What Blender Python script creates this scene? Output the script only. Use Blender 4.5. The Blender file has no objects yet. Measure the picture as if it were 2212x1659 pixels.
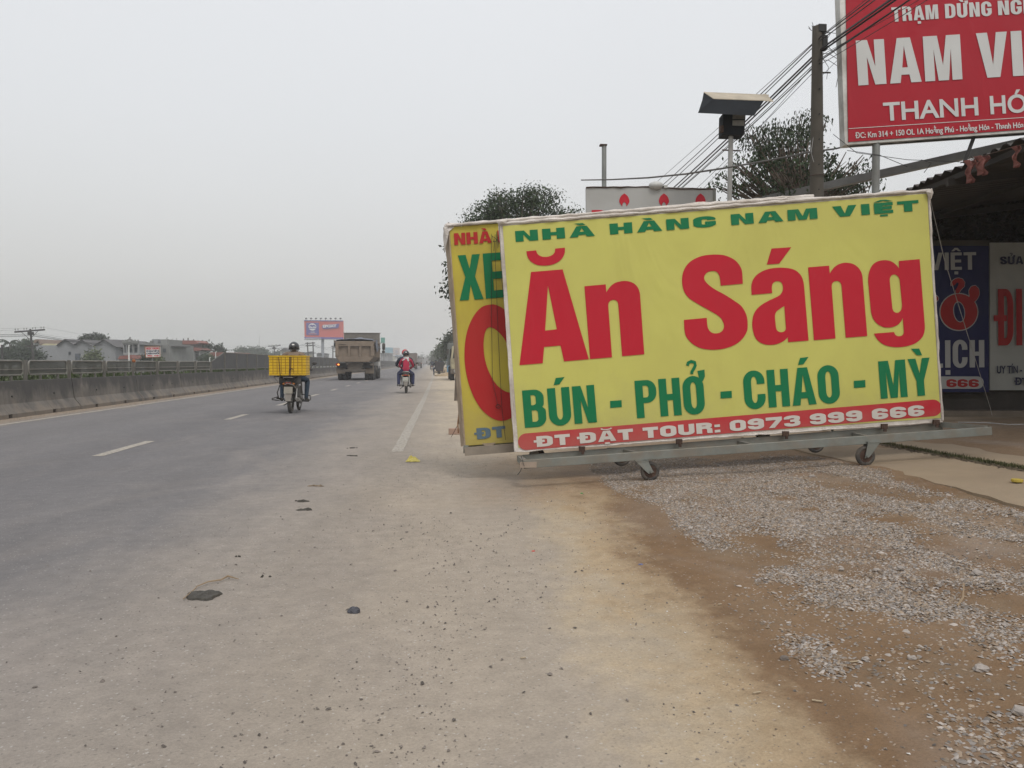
import bpy, bmesh, math, random
import numpy as np
from mathutils import Vector, Matrix, noise as mnoise
from mathutils.geometry import tessellate_polygon
C = bpy.context
SC = C.scene
COL = SC.collection
R = math.radians
rnd = random.Random(7)

# ------------------------------------------------------------------ camera, world, sun, exposure
F, CX, CY = 1736.0, 1106.0, 829.5          # focal length and centre, in units of the 2212-wide photograph
CAM = Vector((0, 0, 1.2))
PITCH = math.atan(45.5 / F)
YAW = math.atan(178 * math.cos(PITCH) / F)
FWD = Vector((math.sin(YAW) * math.cos(PITCH), math.cos(YAW) * math.cos(PITCH), -math.sin(PITCH)))
RGT = Vector((math.cos(YAW), -math.sin(YAW), 0))
UPV = RGT.cross(FWD)
cam_data = bpy.data.cameras.new("camera")
cam_data.sensor_width = 36
cam_data.lens = 36 * F / 2212
cam_data.clip_start = 0.05
cam_data.clip_end = 9000
cam = bpy.data.objects.new("camera", cam_data)
COL.objects.link(cam)
m3 = Matrix((RGT, UPV, -FWD)).transposed()
cam.matrix_world = Matrix.Translation(CAM) @ m3.to_4x4()
SC.camera = cam

world = bpy.data.worlds.new("World")
SC.world = world
world.use_nodes = True
wn = world.node_tree
wn.nodes.clear()
SUN_EL, SUN_AZ = 55, 160
def wnode(t, **k):
    n = wn.nodes.new(t)
    for a, b in k.items(): setattr(n, a, b)
    return n
sky = wnode('ShaderNodeTexSky', sky_type='NISHITA', sun_disc=False, sun_elevation=R(SUN_EL), sun_rotation=R(SUN_AZ), dust_density=6.0, air_density=1.5)
hs = wnode('ShaderNodeHueSaturation'); hs.inputs['Saturation'].default_value = 0.25
bg1 = wnode('ShaderNodeBackground'); bg1.inputs['Strength'].default_value = 0.05
tc = wnode('ShaderNodeTexCoord'); sx = wnode('ShaderNodeSeparateXYZ')
ramp = wnode('ShaderNodeValToRGB')
e = ramp.color_ramp.elements
e[0].position = 0.0; e[0].color = (0.575, 0.565, 0.545, 1)
e[1].position = 1.0; e[1].color = (0.92, 0.95, 1.0, 1)
for p_, c_ in ((0.10, (0.635, 0.633, 0.625)), (0.28, (0.72, 0.732, 0.748)), (0.5, (0.80, 0.815, 0.84))):
    x_ = e.new(p_); x_.color = (*c_, 1)
bg2 = wnode('ShaderNodeBackground'); bg2.inputs['Strength'].default_value = 0.84
add = wnode('ShaderNodeAddShader'); wo = wnode('ShaderNodeOutputWorld')
L = wn.links.new
# faint uneven cloud layer
wns = wnode('ShaderNodeTexNoise'); wns.inputs['Scale'].default_value = 1.6; wns.inputs['Detail'].default_value = 3
wmr = wnode('ShaderNodeMapRange'); wmr.inputs['To Min'].default_value = 0.95; wmr.inputs['To Max'].default_value = 1.05
wmx = wnode('ShaderNodeMix', data_type='RGBA', blend_type='MULTIPLY'); wmx.inputs['Factor'].default_value = 1
L(sky.outputs[0], hs.inputs['Color']); L(hs.outputs[0], bg1.inputs[0])
L(tc.outputs['Generated'], sx.inputs[0]); L(sx.outputs['Z'], ramp.inputs[0])
L(tc.outputs['Generated'], wns.inputs['Vector']); L(wns.outputs[0], wmr.inputs[0])
L(ramp.outputs[0], wmx.inputs[6]); L(wmr.outputs[0], wmx.inputs[7]); L(wmx.outputs[2], bg2.inputs[0])
L(bg1.outputs[0], add.inputs[0]); L(bg2.outputs[0], add.inputs[1]); L(add.outputs[0], wo.inputs[0])

sun_d = bpy.data.lights.new("sun", 'SUN'); sun_d.energy = 0.9; sun_d.angle = R(16); sun_d.color = (1, 0.96, 0.9)
sun = bpy.data.objects.new("sun", sun_d); COL.objects.link(sun)
sd = Vector((math.sin(R(SUN_AZ)) * math.cos(R(SUN_EL)), math.cos(R(SUN_AZ)) * math.cos(R(SUN_EL)), math.sin(R(SUN_EL))))
sun.rotation_euler = (-sd).to_track_quat('-Z', 'Y').to_euler()
sun.location = (0, 0, 60)

SC.view_settings.view_transform = 'Standard'
SC.view_settings.look = 'None'
SC.view_settings.gamma = 1
SC.view_settings.exposure = 0.0
SC.view_settings.use_curve_mapping = False
SC.render.engine = 'CYCLES'
SC.cycles.use_denoising = True
SC.cycles.max_bounces = 8
SC.cycles.transparent_max_bounces = 24
SC.cycles.volume_bounces = 1
SC.cycles.volume_max_steps = 64

# ------------------------------------------------------------------ geometry helpers
def P(u, v, d):                     # point seen at (u, v) at distance d along the view axis
    return CAM + FWD * d + RGT * ((u - CX) / F * d) + UPV * ((CY - v) / F * d)
def proj(p):
    q = Vector(p) - CAM
    z = q.dot(FWD)
    return CX + q.dot(RGT) / z * F, CY - q.dot(UPV) / z * F
def WY(u, v, Y):                    # point of the vertical plane y = Y
    r = P(u, v, 1) - CAM
    return CAM + r * (Y / r.y)
def smooth(a, b, x):
    t = min(1, max(0, (x - a) / (b - a)))
    return t * t * (3 - 2 * t)
def zg(X, Y):
    x = X - 0.97
    r = 0.069 * (0.5 * (x + math.sqrt(x * x + 0.05)))
    r = min(r, 0.40)
    k = 1 - 0.6 * smooth(14, 40, Y)
    k *= 1 if X < 40 else 1
    return r * k
def G(u, v):
    r = P(u, v, 1) - CAM
    z = 0.0
    for _ in range(12):
        t = (z - CAM.z) / r.z
        p = CAM + r * t
        z = zg(p.x, p.y)
    return Vector((p.x, p.y, z))

class MB:
    def __init__(s): s.v = []; s.f = []; s.mi = []
    def add(s, vs, fs, mi=0):
        o = len(s.v); s.v += [tuple(p) for p in vs]; s.f += [tuple(i + o for i in f) for f in fs]; s.mi += [mi] * len(fs)
        return s
    def hexa(s, b, t, mi=0):        # four bottom points, four top points
        return s.add(list(b) + list(t), [(3, 2, 1, 0), (4, 5, 6, 7), (0, 1, 5, 4), (1, 2, 6, 5), (2, 3, 7, 6), (3, 0, 4, 7)], mi)
    def box(s, c, sz, rot=None, mi=0):
        c = Vector(c); hx, hy, hz = [a / 2 for a in sz]
        ps = [Vector(p) for p in ((-hx, -hy, -hz), (hx, -hy, -hz), (hx, hy, -hz), (-hx, hy, -hz), (-hx, -hy, hz), (hx, -hy, hz), (hx, hy, hz), (-hx, hy, hz))]
        if rot is not None: ps = [rot @ p for p in ps]
        ps = [c + p for p in ps]
        return s.hexa(ps[:4], ps[4:], mi)
    def bbox(s, a, b, mi=0):
        return s.box([(x + y) / 2 for x, y in zip(a, b)], [abs(y - x) for x, y in zip(a, b)], None, mi)
    def beam(s, a, b, w, h, up=(0, 0, 1), mi=0):
        a, b = Vector(a), Vector(b); d = (b - a).normalized(); sd_ = d.cross(Vector(up)).normalized(); u_ = sd_.cross(d).normalized()
        q = lambda p: [p - sd_ * w / 2 - u_ * h / 2, p + sd_ * w / 2 - u_ * h / 2, p + sd_ * w / 2 + u_ * h / 2, p - sd_ * w / 2 + u_ * h / 2]
        return s.hexa(q(a), q(b), mi)
    def tube(s, pts, r, n=8, caps=True, mi=0):
        pts = [Vector(p) for p in pts]
        rs = r if isinstance(r, (list, tuple)) else [r] * len(pts)
        rings = []; ref = None
        for i, p in enumerate(pts):
            d = (pts[min(i + 1, len(pts) - 1)] - pts[max(i - 1, 0)])
            d = d.normalized() if d.length > 1e-9 else Vector((0, 0, 1))
            if ref is None:
                ref = d.orthogonal().normalized()
            ref = (ref - d * ref.dot(d))
            ref = ref.normalized() if ref.length > 1e-6 else d.orthogonal().normalized()
            bi = d.cross(ref)
            rings.append([p + (ref * math.cos(2 * math.pi * k / n) + bi * math.sin(2 * math.pi * k / n)) * rs[i] for k in range(n)])
        vs = [q for r_ in rings for q in r_]; fs = []
        for i in range(len(pts) - 1):
            for k in range(n):
                fs.append((i * n + k, i * n + (k + 1) % n, (i + 1) * n + (k + 1) % n, (i + 1) * n + k))
        if caps:
            fs.append(tuple(range(n - 1, -1, -1))); fs.append(tuple((len(pts) - 1) * n + k for k in range(n)))
        return s.add(vs, fs, mi)
    def ball(s, c, r, n=12, m=8, mi=0, rot=None):
        c = Vector(c); rx, ry, rz = r if isinstance(r, (tuple, list)) else (r, r, r)
        vs = [Vector((0, 0, rz))]; 
        for j in range(1, m):
            a = math.pi * j / m
            for k in range(n):
                b = 2 * math.pi * k / n
                vs.append(Vector((rx * math.sin(a) * math.cos(b), ry * math.sin(a) * math.sin(b), rz * math.cos(a))))
        vs.append(Vector((0, 0, -rz)))
        if rot is not None: vs = [rot @ p for p in vs]
        vs = [c + p for p in vs]
        fs = [(0, 1 + k, 1 + (k + 1) % n) for k in range(n)]
        for j in range(m - 2):
            for k in range(n):
                fs.append((1 + j * n + k, 1 + (j + 1) * n + k, 1 + (j + 1) * n + (k + 1) % n, 1 + j * n + (k + 1) % n))
        l = len(vs) - 1
        fs += [(l, 1 + (m - 2) * n + (k + 1) % n, 1 + (m - 2) * n + k) for k in range(n)]
        return s.add(vs, fs, mi)
    def torus(s, c, Rr, r, axis='X', n=28, m=8, sq=1.0, mi=0):
        c = Vector(c); vs = []; fs = []
        for i in range(n):
            a = 2 * math.pi * i / n
            for j in range(m):
                b = 2 * math.pi * j / m
                rr = Rr + r * math.cos(b); w = r * sq * math.sin(b)
                p = (rr * math.cos(a), rr * math.sin(a), w)
                if axis == 'X': p = (p[2], p[0], p[1])
                elif axis == 'Y': p = (p[0], p[2], p[1])
                vs.append(c + Vector(p))
        for i in range(n):
            for j in range(m):
                fs.append((i * m + j, ((i + 1) % n) * m + j, ((i + 1) % n) * m + (j + 1) % m, i * m + (j + 1) % m))
        return s.add(vs, fs, mi)
    def disc(s, c, r, th, axis=(1, 0, 0), n=20, mi=0):
        a = Vector(axis).normalized() * th / 2
        return s.tube([Vector(c) - a, Vector(c) + a], r, n, True, mi)
    def loft(s, rings, mi=0, caps=True):    # rings: equal-length lists of points
        n = len(rings[0]); vs = [q for r_ in rings for q in r_]; fs = []
        for i in range(len(rings) - 1):
            for k in range(n):
                fs.append((i * n + k, i * n + (k + 1) % n, (i + 1) * n + (k + 1) % n, (i + 1) * n + k))
        if caps:
            fs.append(tuple(range(n - 1, -1, -1))); fs.append(tuple((len(rings) - 1) * n + k for k in range(n)))
        return s.add(vs, fs, mi)
    def mesh(s, name, mats, off=Vector((0, 0, 0)), smooth_=False, fixn=True):
        me = bpy.data.meshes.new(name)
        me.from_pydata([(p[0] - off[0], p[1] - off[1], p[2] - off[2]) for p in s.v], [], s.f)
        mats = mats if isinstance(mats, (list, tuple)) else [mats]
        for m in mats: me.materials.append(m)
        if len(mats) > 1: me.polygons.foreach_set('material_index', s.mi)
        if fixn:
            bm = bmesh.new(); bm.from_mesh(me); bmesh.ops.recalc_face_normals(bm, faces=bm.faces); bm.to_mesh(me); bm.free()
        if smooth_:
            me.polygons.foreach_set('use_smooth', [True] * len(me.polygons))
            try: me.set_sharp_from_angle(angle=R(40))
            except Exception: pass
        me.update()
        return me

def setp(o, label=None, cat=None, group=None, kind=None):
    if label: o['label'] = label
    if cat: o['category'] = cat
    if group: o['group'] = group
    if kind: o['kind'] = kind
    return o
def thing(name, loc, label, cat, group=None):
    o = bpy.data.objects.new(name, None); COL.objects.link(o); o.location = loc; o.empty_display_size = .2
    return setp(o, label, cat, group)
SPLIT = set('rafter purlin roof_post lifting_hole stub tie_wire side_hem rolled_hem back_bar back_stay bolt_hole loose_wire plate_stroke indicator swing_arm fork strap corner_post top_rail chassis under_brace small_print corner_fold crate_bar rim_bar brace guard_hoop slot fork_leg tarp_flap catwalk_bar mirror end_bar engine_cover'.split())
def islands(mb):
    par = list(range(len(mb.v)))
    def find(a):
        while par[a] != a: par[a] = par[par[a]]; a = par[a]
        return a
    for f in mb.f:
        for q in f[1:]: par[find(f[0])] = find(q)
    groups = {}
    for f, m_ in zip(mb.f, mb.mi): groups.setdefault(find(f[0]), []).append((f, m_))
    out = []
    for fs in groups.values():
        idx = {}; n = MB()
        for f, m_ in fs:
            for q in f:
                if q not in idx: idx[q] = len(n.v); n.v.append(mb.v[q])
            n.f.append(tuple(idx[q] for q in f)); n.mi.append(m_)
        out.append(n)
    return out
def part(name, mb, mats, parent, label=None, sm=False, bevel=0, kind=None, fixn=True):
    if name in SPLIT:
        isl = islands(mb)
        if len(isl) > 1:
            return [part_(name, q, mats, parent, label, sm, bevel, kind, fixn) for q in isl][0]
    return part_(name, mb, mats, parent, label, sm, bevel, kind, fixn)
def part_(name, mb, mats, parent, label=None, sm=False, bevel=0, kind=None, fixn=True):
    off = Vector((0, 0, 0)); p = parent
    while p is not None:
        off = off + p.location; p = p.parent
    o = bpy.data.objects.new(name, mb.mesh(name, mats, off, sm, fixn)); COL.objects.link(o)
    o.parent = parent
    if bevel:
        b = o.modifiers.new('bevel', 'BEVEL'); b.width = bevel; b.segments = 2; b.limit_method = 'ANGLE'; b.angle_limit = R(35)
    if label: o['label'] = label
    if kind: o['kind'] = kind
    return o
def solo(name, mb, mats, label, cat, group=None, sm=False, bevel=0, kind=None, fixn=True):
    o = part(name, mb, mats, None, sm=sm, bevel=bevel, fixn=fixn)
    return setp(o, label, cat, group, kind)
def dup(o, loc=None, label=None, parent=None):
    c = o.copy(); COL.objects.link(c); c.parent = parent
    if loc is not None: c.location = loc
    if label: c['label'] = label
    for ch in list(o.children): dup(ch, None, None, c)
    return c

# ------------------------------------------------------------------ materials
MATS = {}
def NT(name):
    m = bpy.data.materials.new(name); m.use_nodes = True; nt = m.node_tree
    b = nt.nodes['Principled BSDF']
    def nd(t, ins=None, **k):
        n = nt.nodes.new(t)
        for a, v in k.items(): setattr(n, a, v)
        for a, v in (ins or {}).items(): n.inputs[a].default_value = v
        return n
    return m, nt, b, nd, nt.links.new
def mat(name, col, rough=.75, metal=0., var=.18, scale=4., bump=.05, dirt=None, dirt_amt=.45, dirt_scale=2.5, streak=0., coat=0., alpha=None, island=0., emit=None, spec=.4, fine=60.):
    """base colour with grain, blotches of dirt and vertical streaks"""
    if name in MATS: return MATS[name]
    m, nt, b, nd, ln = NT(name)
    tc0 = nd('ShaderNodeTexCoord'); oi = nd('ShaderNodeObjectInfo'); va = nd('ShaderNodeVectorMath', operation='MULTIPLY_ADD')
    ln(oi.outputs['Location'], va.inputs[0]); va.inputs[1].default_value = (.73, .91, .57); ln(tc0.outputs['Object'], va.inputs[2])
    class tc: outputs = {'Object': va.outputs[0]}
    n1 = nd('ShaderNodeTexNoise', {'Scale': scale, 'Detail': 6, 'Roughness': .6}); ln(tc.outputs['Object'], n1.inputs['Vector'])
    mr = nd('ShaderNodeMapRange', {'From Min': .3, 'From Max': .7, 'To Min': 1 - var, 'To Max': 1 + var}); ln(n1.outputs[0], mr.inputs[0])
    mx = nd('ShaderNodeMix', {'Factor': 1.0}, data_type='RGBA', blend_type='MULTIPLY'); mx.inputs[6].default_value = (*col, 1); ln(mr.outputs[0], mx.inputs[7])
    out = mx.outputs[2]
    if dirt:
        mp = nd('ShaderNodeMapping'); ln(tc.outputs['Object'], mp.inputs[0])
        mp.inputs['Scale'].default_value = (1, 1, 1 - .85 * min(1, streak))
        n2 = nd('ShaderNodeTexNoise', {'Scale': dirt_scale, 'Detail': 8, 'Roughness': .65, 'Distortion': .3}); ln(mp.outputs[0], n2.inputs['Vector'])
        r2 = nd('ShaderNodeMapRange', {'From Min': .42, 'From Max': .68, 'To Min': 0., 'To Max': dirt_amt}); ln(n2.outputs[0], r2.inputs[0])
        m2 = nd('ShaderNodeMix', data_type='RGBA'); ln(r2.outputs[0], m2.inputs[0]); ln(out, m2.inputs[6]); m2.inputs[7].default_value = (*dirt, 1)
        out = m2.outputs[2]
    if island:
        ge = nd('ShaderNodeNewGeometry'); r3 = nd('ShaderNodeMapRange', {'To Min': 1 - island, 'To Max': 1 + island}); ln(ge.outputs['Random Per Island'], r3.inputs[0])
        m3_ = nd('ShaderNodeMix', {'Factor': 1.0}, data_type='RGBA', blend_type='MULTIPLY'); ln(out, m3_.inputs[6]); ln(r3.outputs[0], m3_.inputs[7]); out = m3_.outputs[2]
    ln(out, b.inputs['Base Color'])
    b.inputs['Roughness'].default_value = rough; b.inputs['Metallic'].default_value = metal; b.inputs['Specular IOR Level'].default_value = spec
    if coat: b.inputs['Coat Weight'].default_value = coat
    if bump:
        n4 = nd('ShaderNodeTexNoise', {'Scale': fine, 'Detail': 4}); ln(tc.outputs['Object'], n4.inputs['Vector'])
        bp = nd('ShaderNodeBump', {'Strength': min(1, bump * 4), 'Distance': .01}); ln(n4.outputs[0], bp.inputs['Height']); ln(bp.outputs[0], b.inputs['Normal'])
    if alpha is not None: b.inputs['Alpha'].default_value = alpha
    if emit:
        b.inputs['Emission Color'].default_value = (*emit[0], 1); b.inputs['Emission Strength'].default_value = emit[1]
    MATS[name] = m
    return m

def s2l(c): return tuple((x / 255 / 12.92 if x / 255 <= .04045 else ((x / 255 + .055) / 1.055) ** 2.4) for x in c)

# ground: one material for road, shoulder and yard; colour zones are real surfaces (asphalt, dust, clay), bar shade painted under the signs
def ground_mat(name, kind):
    m, nt, b, nd, ln = NT(name)
    ge = nd('ShaderNodeNewGeometry'); sp = nd('ShaderNodeSeparateXYZ'); ln(ge.outputs['Position'], sp.inputs[0])
    mp = nd('ShaderNodeMapping'); mp.inputs['Scale'].default_value = (1, .45, 1); ln(ge.outputs['Position'], mp.inputs[0])
    def noise(sc, det=6, vec=None, dist=0., rough=.6):
        n = nd('ShaderNodeTexNoise', {'Scale': sc, 'Detail': det, 'Distortion': dist, 'Roughness': rough}); ln(vec or ge.outputs['Position'], n.inputs['Vector']); return n.outputs[0]
    def math_(op, a, c, clamp=False):
        n = nd('ShaderNodeMath', operation=op, use_clamp=clamp)
        for i, x in enumerate((a, c)):
            if isinstance(x, (int, float)): n.inputs[i].default_value = x
            else: ln(x, n.inputs[i])
        return n.outputs[0]
    def mr(x, a, c, lo, hi):
        n = nd('ShaderNodeMapRange', {'From Min': a, 'From Max': c, 'To Min': lo, 'To Max': hi}); ln(x, n.inputs[0]); return n.outputs[0]
    def mix(f, a, c, mode='MIX'):
        n = nd('ShaderNodeMix', data_type='RGBA', blend_type=mode)
        for i, x in ((0, f), (6, a), (7, c)):
            if isinstance(x, (int, float)): n.inputs[i].default_value = x if i == 0 else (x, x, x, 1)
            elif isinstance(x, tuple): n.inputs[i].default_value = (*x, 1)
            else: ln(x, n.inputs[i])
        return n.outputs[2]
    nbig = noise(.55, 5, mp.outputs[0], .5); nmid = noise(2.2, 6, mp.outputs[0]); nfine = noise(9, 6)
    xw = math_('ADD', sp.outputs['X'], math_('MULTIPLY', math_('SUBTRACT', nbig, .5), 1.3))
    xw = math_('ADD', xw, math_('MULTIPLY', math_('SUBTRACT', nmid, .5), .8))
    xw = math_('ADD', xw, math_('MULTIPLY', math_('SUBTRACT', noise(7, 8, None, .4, .7), .5), .45))
    yc = nd('ShaderNodeClamp'); ln(sp.outputs['Y'], yc.inputs[0]); yc.inputs[1].default_value = 1; yc.inputs[2].default_value = 9
    xw = math_('ADD', xw, math_('MULTIPLY', math_('SUBTRACT', 4.3, yc.outputs[0]), .05))
    xn = mr(xw, -12, 8, 0, 1)
    rp = nd('ShaderNodeValToRGB'); ln(xn, rp.inputs[0]); el = rp.color_ramp.elements
    def pos(x): return (x + 12) / 20
    asph = (.138, .131, .132); asph2 = (.160, .151, .149); dusty = (.255, .224, .194); beige = (.312, .265, .213); tan = (.36, .292, .208); clay = (.165, .102, .056)
    stops = [(-9.4, (.30, .235, .175)), (-8.75, (.27, .225, .18)), (-8.35, asph2), (-4.3, asph), (-2.4, asph2), (-1.25, dusty), (-.1, beige), (.60, beige), (.86, tan), (1.08, (.34, .255, .16)), (1.36, clay)]
    el[0].position = pos(stops[0][0]); el[0].color = (*stops[0][1], 1); el[1].position = pos(stops[-1][0]); el[1].color = (*stops[-1][1], 1)
    for x, c in stops[1:-1]:
        q = el.new(pos(x)); q.color = (*c, 1)
    col = rp.outputs[0]
    # wheel tracks: two darker polished bands per lane
    if kind == 'road':
        w = math_('PINGPONG', math_('ADD', sp.outputs['X'], 8.3 + .3), 1.0)
        tr = mr(w, .1, .6, .93, 1.0); col = mix(1.0, col, tr, 'MULTIPLY')
        seam = math_('MULTIPLY', mr(math_('ABSOLUTE', math_('SUBTRACT', sp.outputs['X'], -4.05), 0), .0, .03, .15, 0), 1)
        col = mix(seam, col, (.10, .10, .10))
    # far shoulder turns light tan where nothing drives
    farsh = math_('MULTIPLY', mr(sp.outputs['Y'], 8, 13, 0, 1), mr(xw, -.2, .55, 0, 1))
    col = mix(farsh, col, (.41, .34, .25))
    # yellow dust fans and dark damp clay blotches, then soil and painted shade by the signs
    b1 = mr(noise(.9, 6, None, .8), .50, .66, 0, .75)
    dirtzone = mr(xw, 1.25, 1.6, 0, 1)
    col = mix(math_('MULTIPLY', b1, dirtzone), col, (.20, .132, .078))
    b2 = mr(noise(1.7, 6, None, .6), .5, .7, 0, .7)
    col = mix(math_('MULTIPLY', b2, dirtzone), col, (.19, .138, .09))
    b3 = mr(noise(.35, 4, mp.outputs[0], 1.), .52, .7, 0, .5)
    col = mix(math_('MULTIPLY', b3, mr(xw, -1.6, -.4, 0, 1)), col, (.36, .30, .235))
    sign_shade_soil = math_('MULTIPLY', math_('MULTIPLY', mr(sp.outputs['Y'], 6.3, 7.4, 0, 1), mr(sp.outputs['Y'], 9.5, 11, 1, 0)), math_('MULTIPLY', mr(xw, .1, .8, 0, .85), mr(nbig, .35, .5, .4, 1)))  # brown soil under the signs with their shadow painted into it
    col = mix(sign_shade_soil, col, (.235, .16, .10))
    # thin dust veil drifting over the asphalt
    veil = math_('MULTIPLY', mr(noise(.8, 7, mp.outputs[0], 1.2), .47, .72, 0, .42), mr(xw, -7, -1.5, .2, 1))
    col = mix(veil, col, (.275, .24, .212))
    col = mix(1.0, col, mr(nfine, .3, .7, .90, 1.10), 'MULTIPLY')
    col = mix(1.0, col, mr(nmid, .3, .7, .93, 1.07), 'MULTIPLY')
    # aggregate speckle
    vo = nd('ShaderNodeTexVoronoi', {'Scale': 130.}); ln(ge.outputs['Position'], vo.inputs['Vector'])
    vs = nd('ShaderNodeSeparateColor'); ln(vo.outputs['Color'], vs.inputs[0])
    spk = mr(vs.outputs[0], .0, 1, .90, 1.10); col = mix(.75, col, mix(1.0, col, spk, 'MULTIPLY'))
    wh = math_('MULTIPLY', math_('GREATER_THAN', vs.outputs[1], .985), .3); col = mix(wh, col, (.55, .53, .5))
    dk = math_('MULTIPLY', math_('GREATER_THAN', vs.outputs[2], .985), .4); col = mix(dk, col, (.10, .09, .08))
    # scratches along the direction of travel
    mp2 = nd('ShaderNodeMapping'); mp2.inputs['Scale'].default_value = (26, .5, 1); mp2.inputs['Rotation'].default_value = (0, 0, .12); ln(ge.outputs['Position'], mp2.inputs[0])
    sc = math_('MULTIPLY', mr(noise(1.0, 3, mp2.outputs[0]), .73, .76, 0, .45), mr(nmid, .52, .6, 0, 1)); col = mix(sc, col, (.45, .42, .38))
    ln(col, b.inputs['Base Color'])
    b.inputs['Roughness'].default_value = .9; b.inputs['Specular IOR Level'].default_value = .25
    bh = math_('ADD', math_('MULTIPLY', vo.outputs['Distance'], .35), math_('ADD', math_('MULTIPLY', nfine, .8), noise(45, 5)))
    bp = nd('ShaderNodeBump', {'Strength': .45, 'Distance': .010}); ln(bh, bp.inputs['Height']); ln(bp.outputs[0], b.inputs['Normal'])
    return m
# ------------------------------------------------------------------ the setting
def grid_sheet(name, xs, ys, zf, m, label, cat=None, kind='structure'):
    vs = [(x, y, zf(x, y)) for y in ys for x in xs]; nx = len(xs)
    fs = [(j * nx + i, j * nx + i + 1, (j + 1) * nx + i + 1, (j + 1) * nx + i) for j in range(len(ys) - 1) for i in range(nx - 1)]
    mb = MB().add(vs, fs)
    o = part(name, mb, m, None, sm=True, fixn=False); setp(o, label, None, None, kind)
    return o
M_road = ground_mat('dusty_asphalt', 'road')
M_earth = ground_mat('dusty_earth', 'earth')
M_field = mat('field_ground', (.055, .065, .03), .95, var=.3, scale=.05, dirt=(.20, .16, .10), dirt_scale=.02, bump=0)
ys_near = [y * .25 for y in range(-16, 100)] + [25 + i * 3 for i in range(12)] + [64, 80, 110, 160, 260, 420, 700, 1200, 2500, 4000]
xs_road = [-9.6 + i * .6 for i in range(17)] + [.45, .9]
def bumpz(x, y, a=.004):
    return a * (mnoise.noise(Vector((x * .9, y * .5, 3))) + .5 * mnoise.noise(Vector((x * 2.3, y * 1.7, 9))))
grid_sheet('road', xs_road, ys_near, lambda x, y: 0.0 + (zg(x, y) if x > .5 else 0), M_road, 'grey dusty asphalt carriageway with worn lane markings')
xs_sh = [.9 + i * .2 for i in range(32)] + [7.4, 8, 10, 14, 20, 40]
def earth_z(x, y):
    k = smooth(1.2, 2.2, x)
    return zg(x, y) + k * (.018 * mnoise.noise(Vector((x * 1.1, y * 1.1, 0))) + .008 * mnoise.noise(Vector((x * 3.3, y * 3.3, 5))))
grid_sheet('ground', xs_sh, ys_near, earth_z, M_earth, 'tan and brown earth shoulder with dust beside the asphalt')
mb = MB()
for (x0, x1) in ((-2500, -9.6), (40, 2500)):
    mb.add([(x0, -60, 0), (x1, -60, 0), (x1, 5000, 0), (x0, 5000, 0)], [(0, 1, 2, 3)])
mb.add([(-9.6, -60, 0), (40, -60, 0), (40, -4, 0), (-9.6, -4, 0)], [(0, 1, 2, 3)])
mb.add([(-9.6, 4000, 0), (40, 4000, 0), (40, 5000, 0), (-9.6, 5000, 0)], [(0, 1, 2, 3)])
o = part('field', mb, M_field, None, fixn=False); setp(o, 'flat green brown fields beyond the barrier', None, None, 'structure')
M_oppo = mat('pale_asphalt', (.2, .195, .19), .9, var=.1)
mb = MB().add([(-19.2, -60, .004), (-10.2, -60, .004), (-10.2, 4000, .004), (-19.2, 4000, .004)], [(0, 1, 2, 3)])
o = part('road', mb, M_oppo, None, fixn=False); setp(o, 'opposite carriageway behind the concrete barrier', None, None, 'structure')

# painted markings: worn strips 4 mm above the road
def line_mat():
    m, nt, b, nd, ln = NT('worn_road_paint')
    ge = nd('ShaderNodeNewGeometry')
    n = nd('ShaderNodeTexNoise', {'Scale': 7., 'Detail': 8, 'Roughness': .7}); ln(ge.outputs['Position'], n.inputs['Vector'])
    r_ = nd('ShaderNodeMapRange', {'From Min': .38, 'From Max': .62, 'To Min': 0., 'To Max': .85}); ln(n.outputs[0], r_.inputs[0])
    mx = nd('ShaderNodeMix', data_type='RGBA'); mx.inputs[6].default_value = (.37, .33, .27, 1); mx.inputs[7].default_value = (.30, .27, .24, 1)
    ln(r_.outputs[0], mx.inputs[0]); ln(mx.outputs[2], b.inputs['Base Color'])
    n2 = nd('ShaderNodeTexNoise', {'Scale': 22., 'Detail': 6, 'Roughness': .7}); ln(ge.outputs['Position'], n2.inputs['Vector'])
    r2 = nd('ShaderNodeMapRange', {'From Min': .48, 'From Max': .64, 'To Min': 1., 'To Max': .55}); ln(n2.outputs[0], r2.inputs[0]); ln(r2.outputs[0], b.inputs['Alpha'])
    b.inputs['Roughness'].default_value = .8
    return m
M_paint = line_mat()
def marking(pts, w, label):
    vs = []; fs = []
    for i, (x, y) in enumerate(pts):
        j = rnd.uniform(-.006, .006) if y < 30 else 0
        vs += [(x - w / 2 + j, y, zg(x, y) + .004), (x + w / 2 + j, y, zg(x, y) + .004)]
        if i: fs.append((2 * i - 2, 2 * i - 1, 2 * i + 1, 2 * i))
    o = part('road_marking', MB().add(vs, fs), M_paint, None, fixn=False); return setp(o, label, None, None, 'structure')
def interp(tab, y):
    for (y0, x0), (y1, x1) in zip(tab, tab[1:]):
        if y <= y1: return x0 + (x1 - x0) * (y - y0) / (y1 - y0)
    return tab[-1][1]
EDGE = [(10.6, -.44), (28, -.17), (60, .2), (115, .6), (220, 1.2), (600, 2.2), (2000, 3)]
marking([(interp(EDGE, y), y) for y in [10.9 + i * .5 for i in range(60)] + [42 + 6 * i for i in range(60)] + [450, 600, 1200]], .155, 'worn solid white edge line along the dusty shoulder')
marking([(-8.25, y) for y in [4 + i * .5 for i in range(90)] + [50 + 8 * i for i in range(60)] + [700, 1500]], .15, 'worn solid white edge line along the concrete barrier')
for i in range(46):
    y = 10.8 + 6.2 * i + (.5 if i == 1 else 0)
    marking([(-4.26, y + t * .25) for t in range(9 if i != 1 else 8)], .15, 'short white lane dash in the middle of the carriageway')

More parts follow.
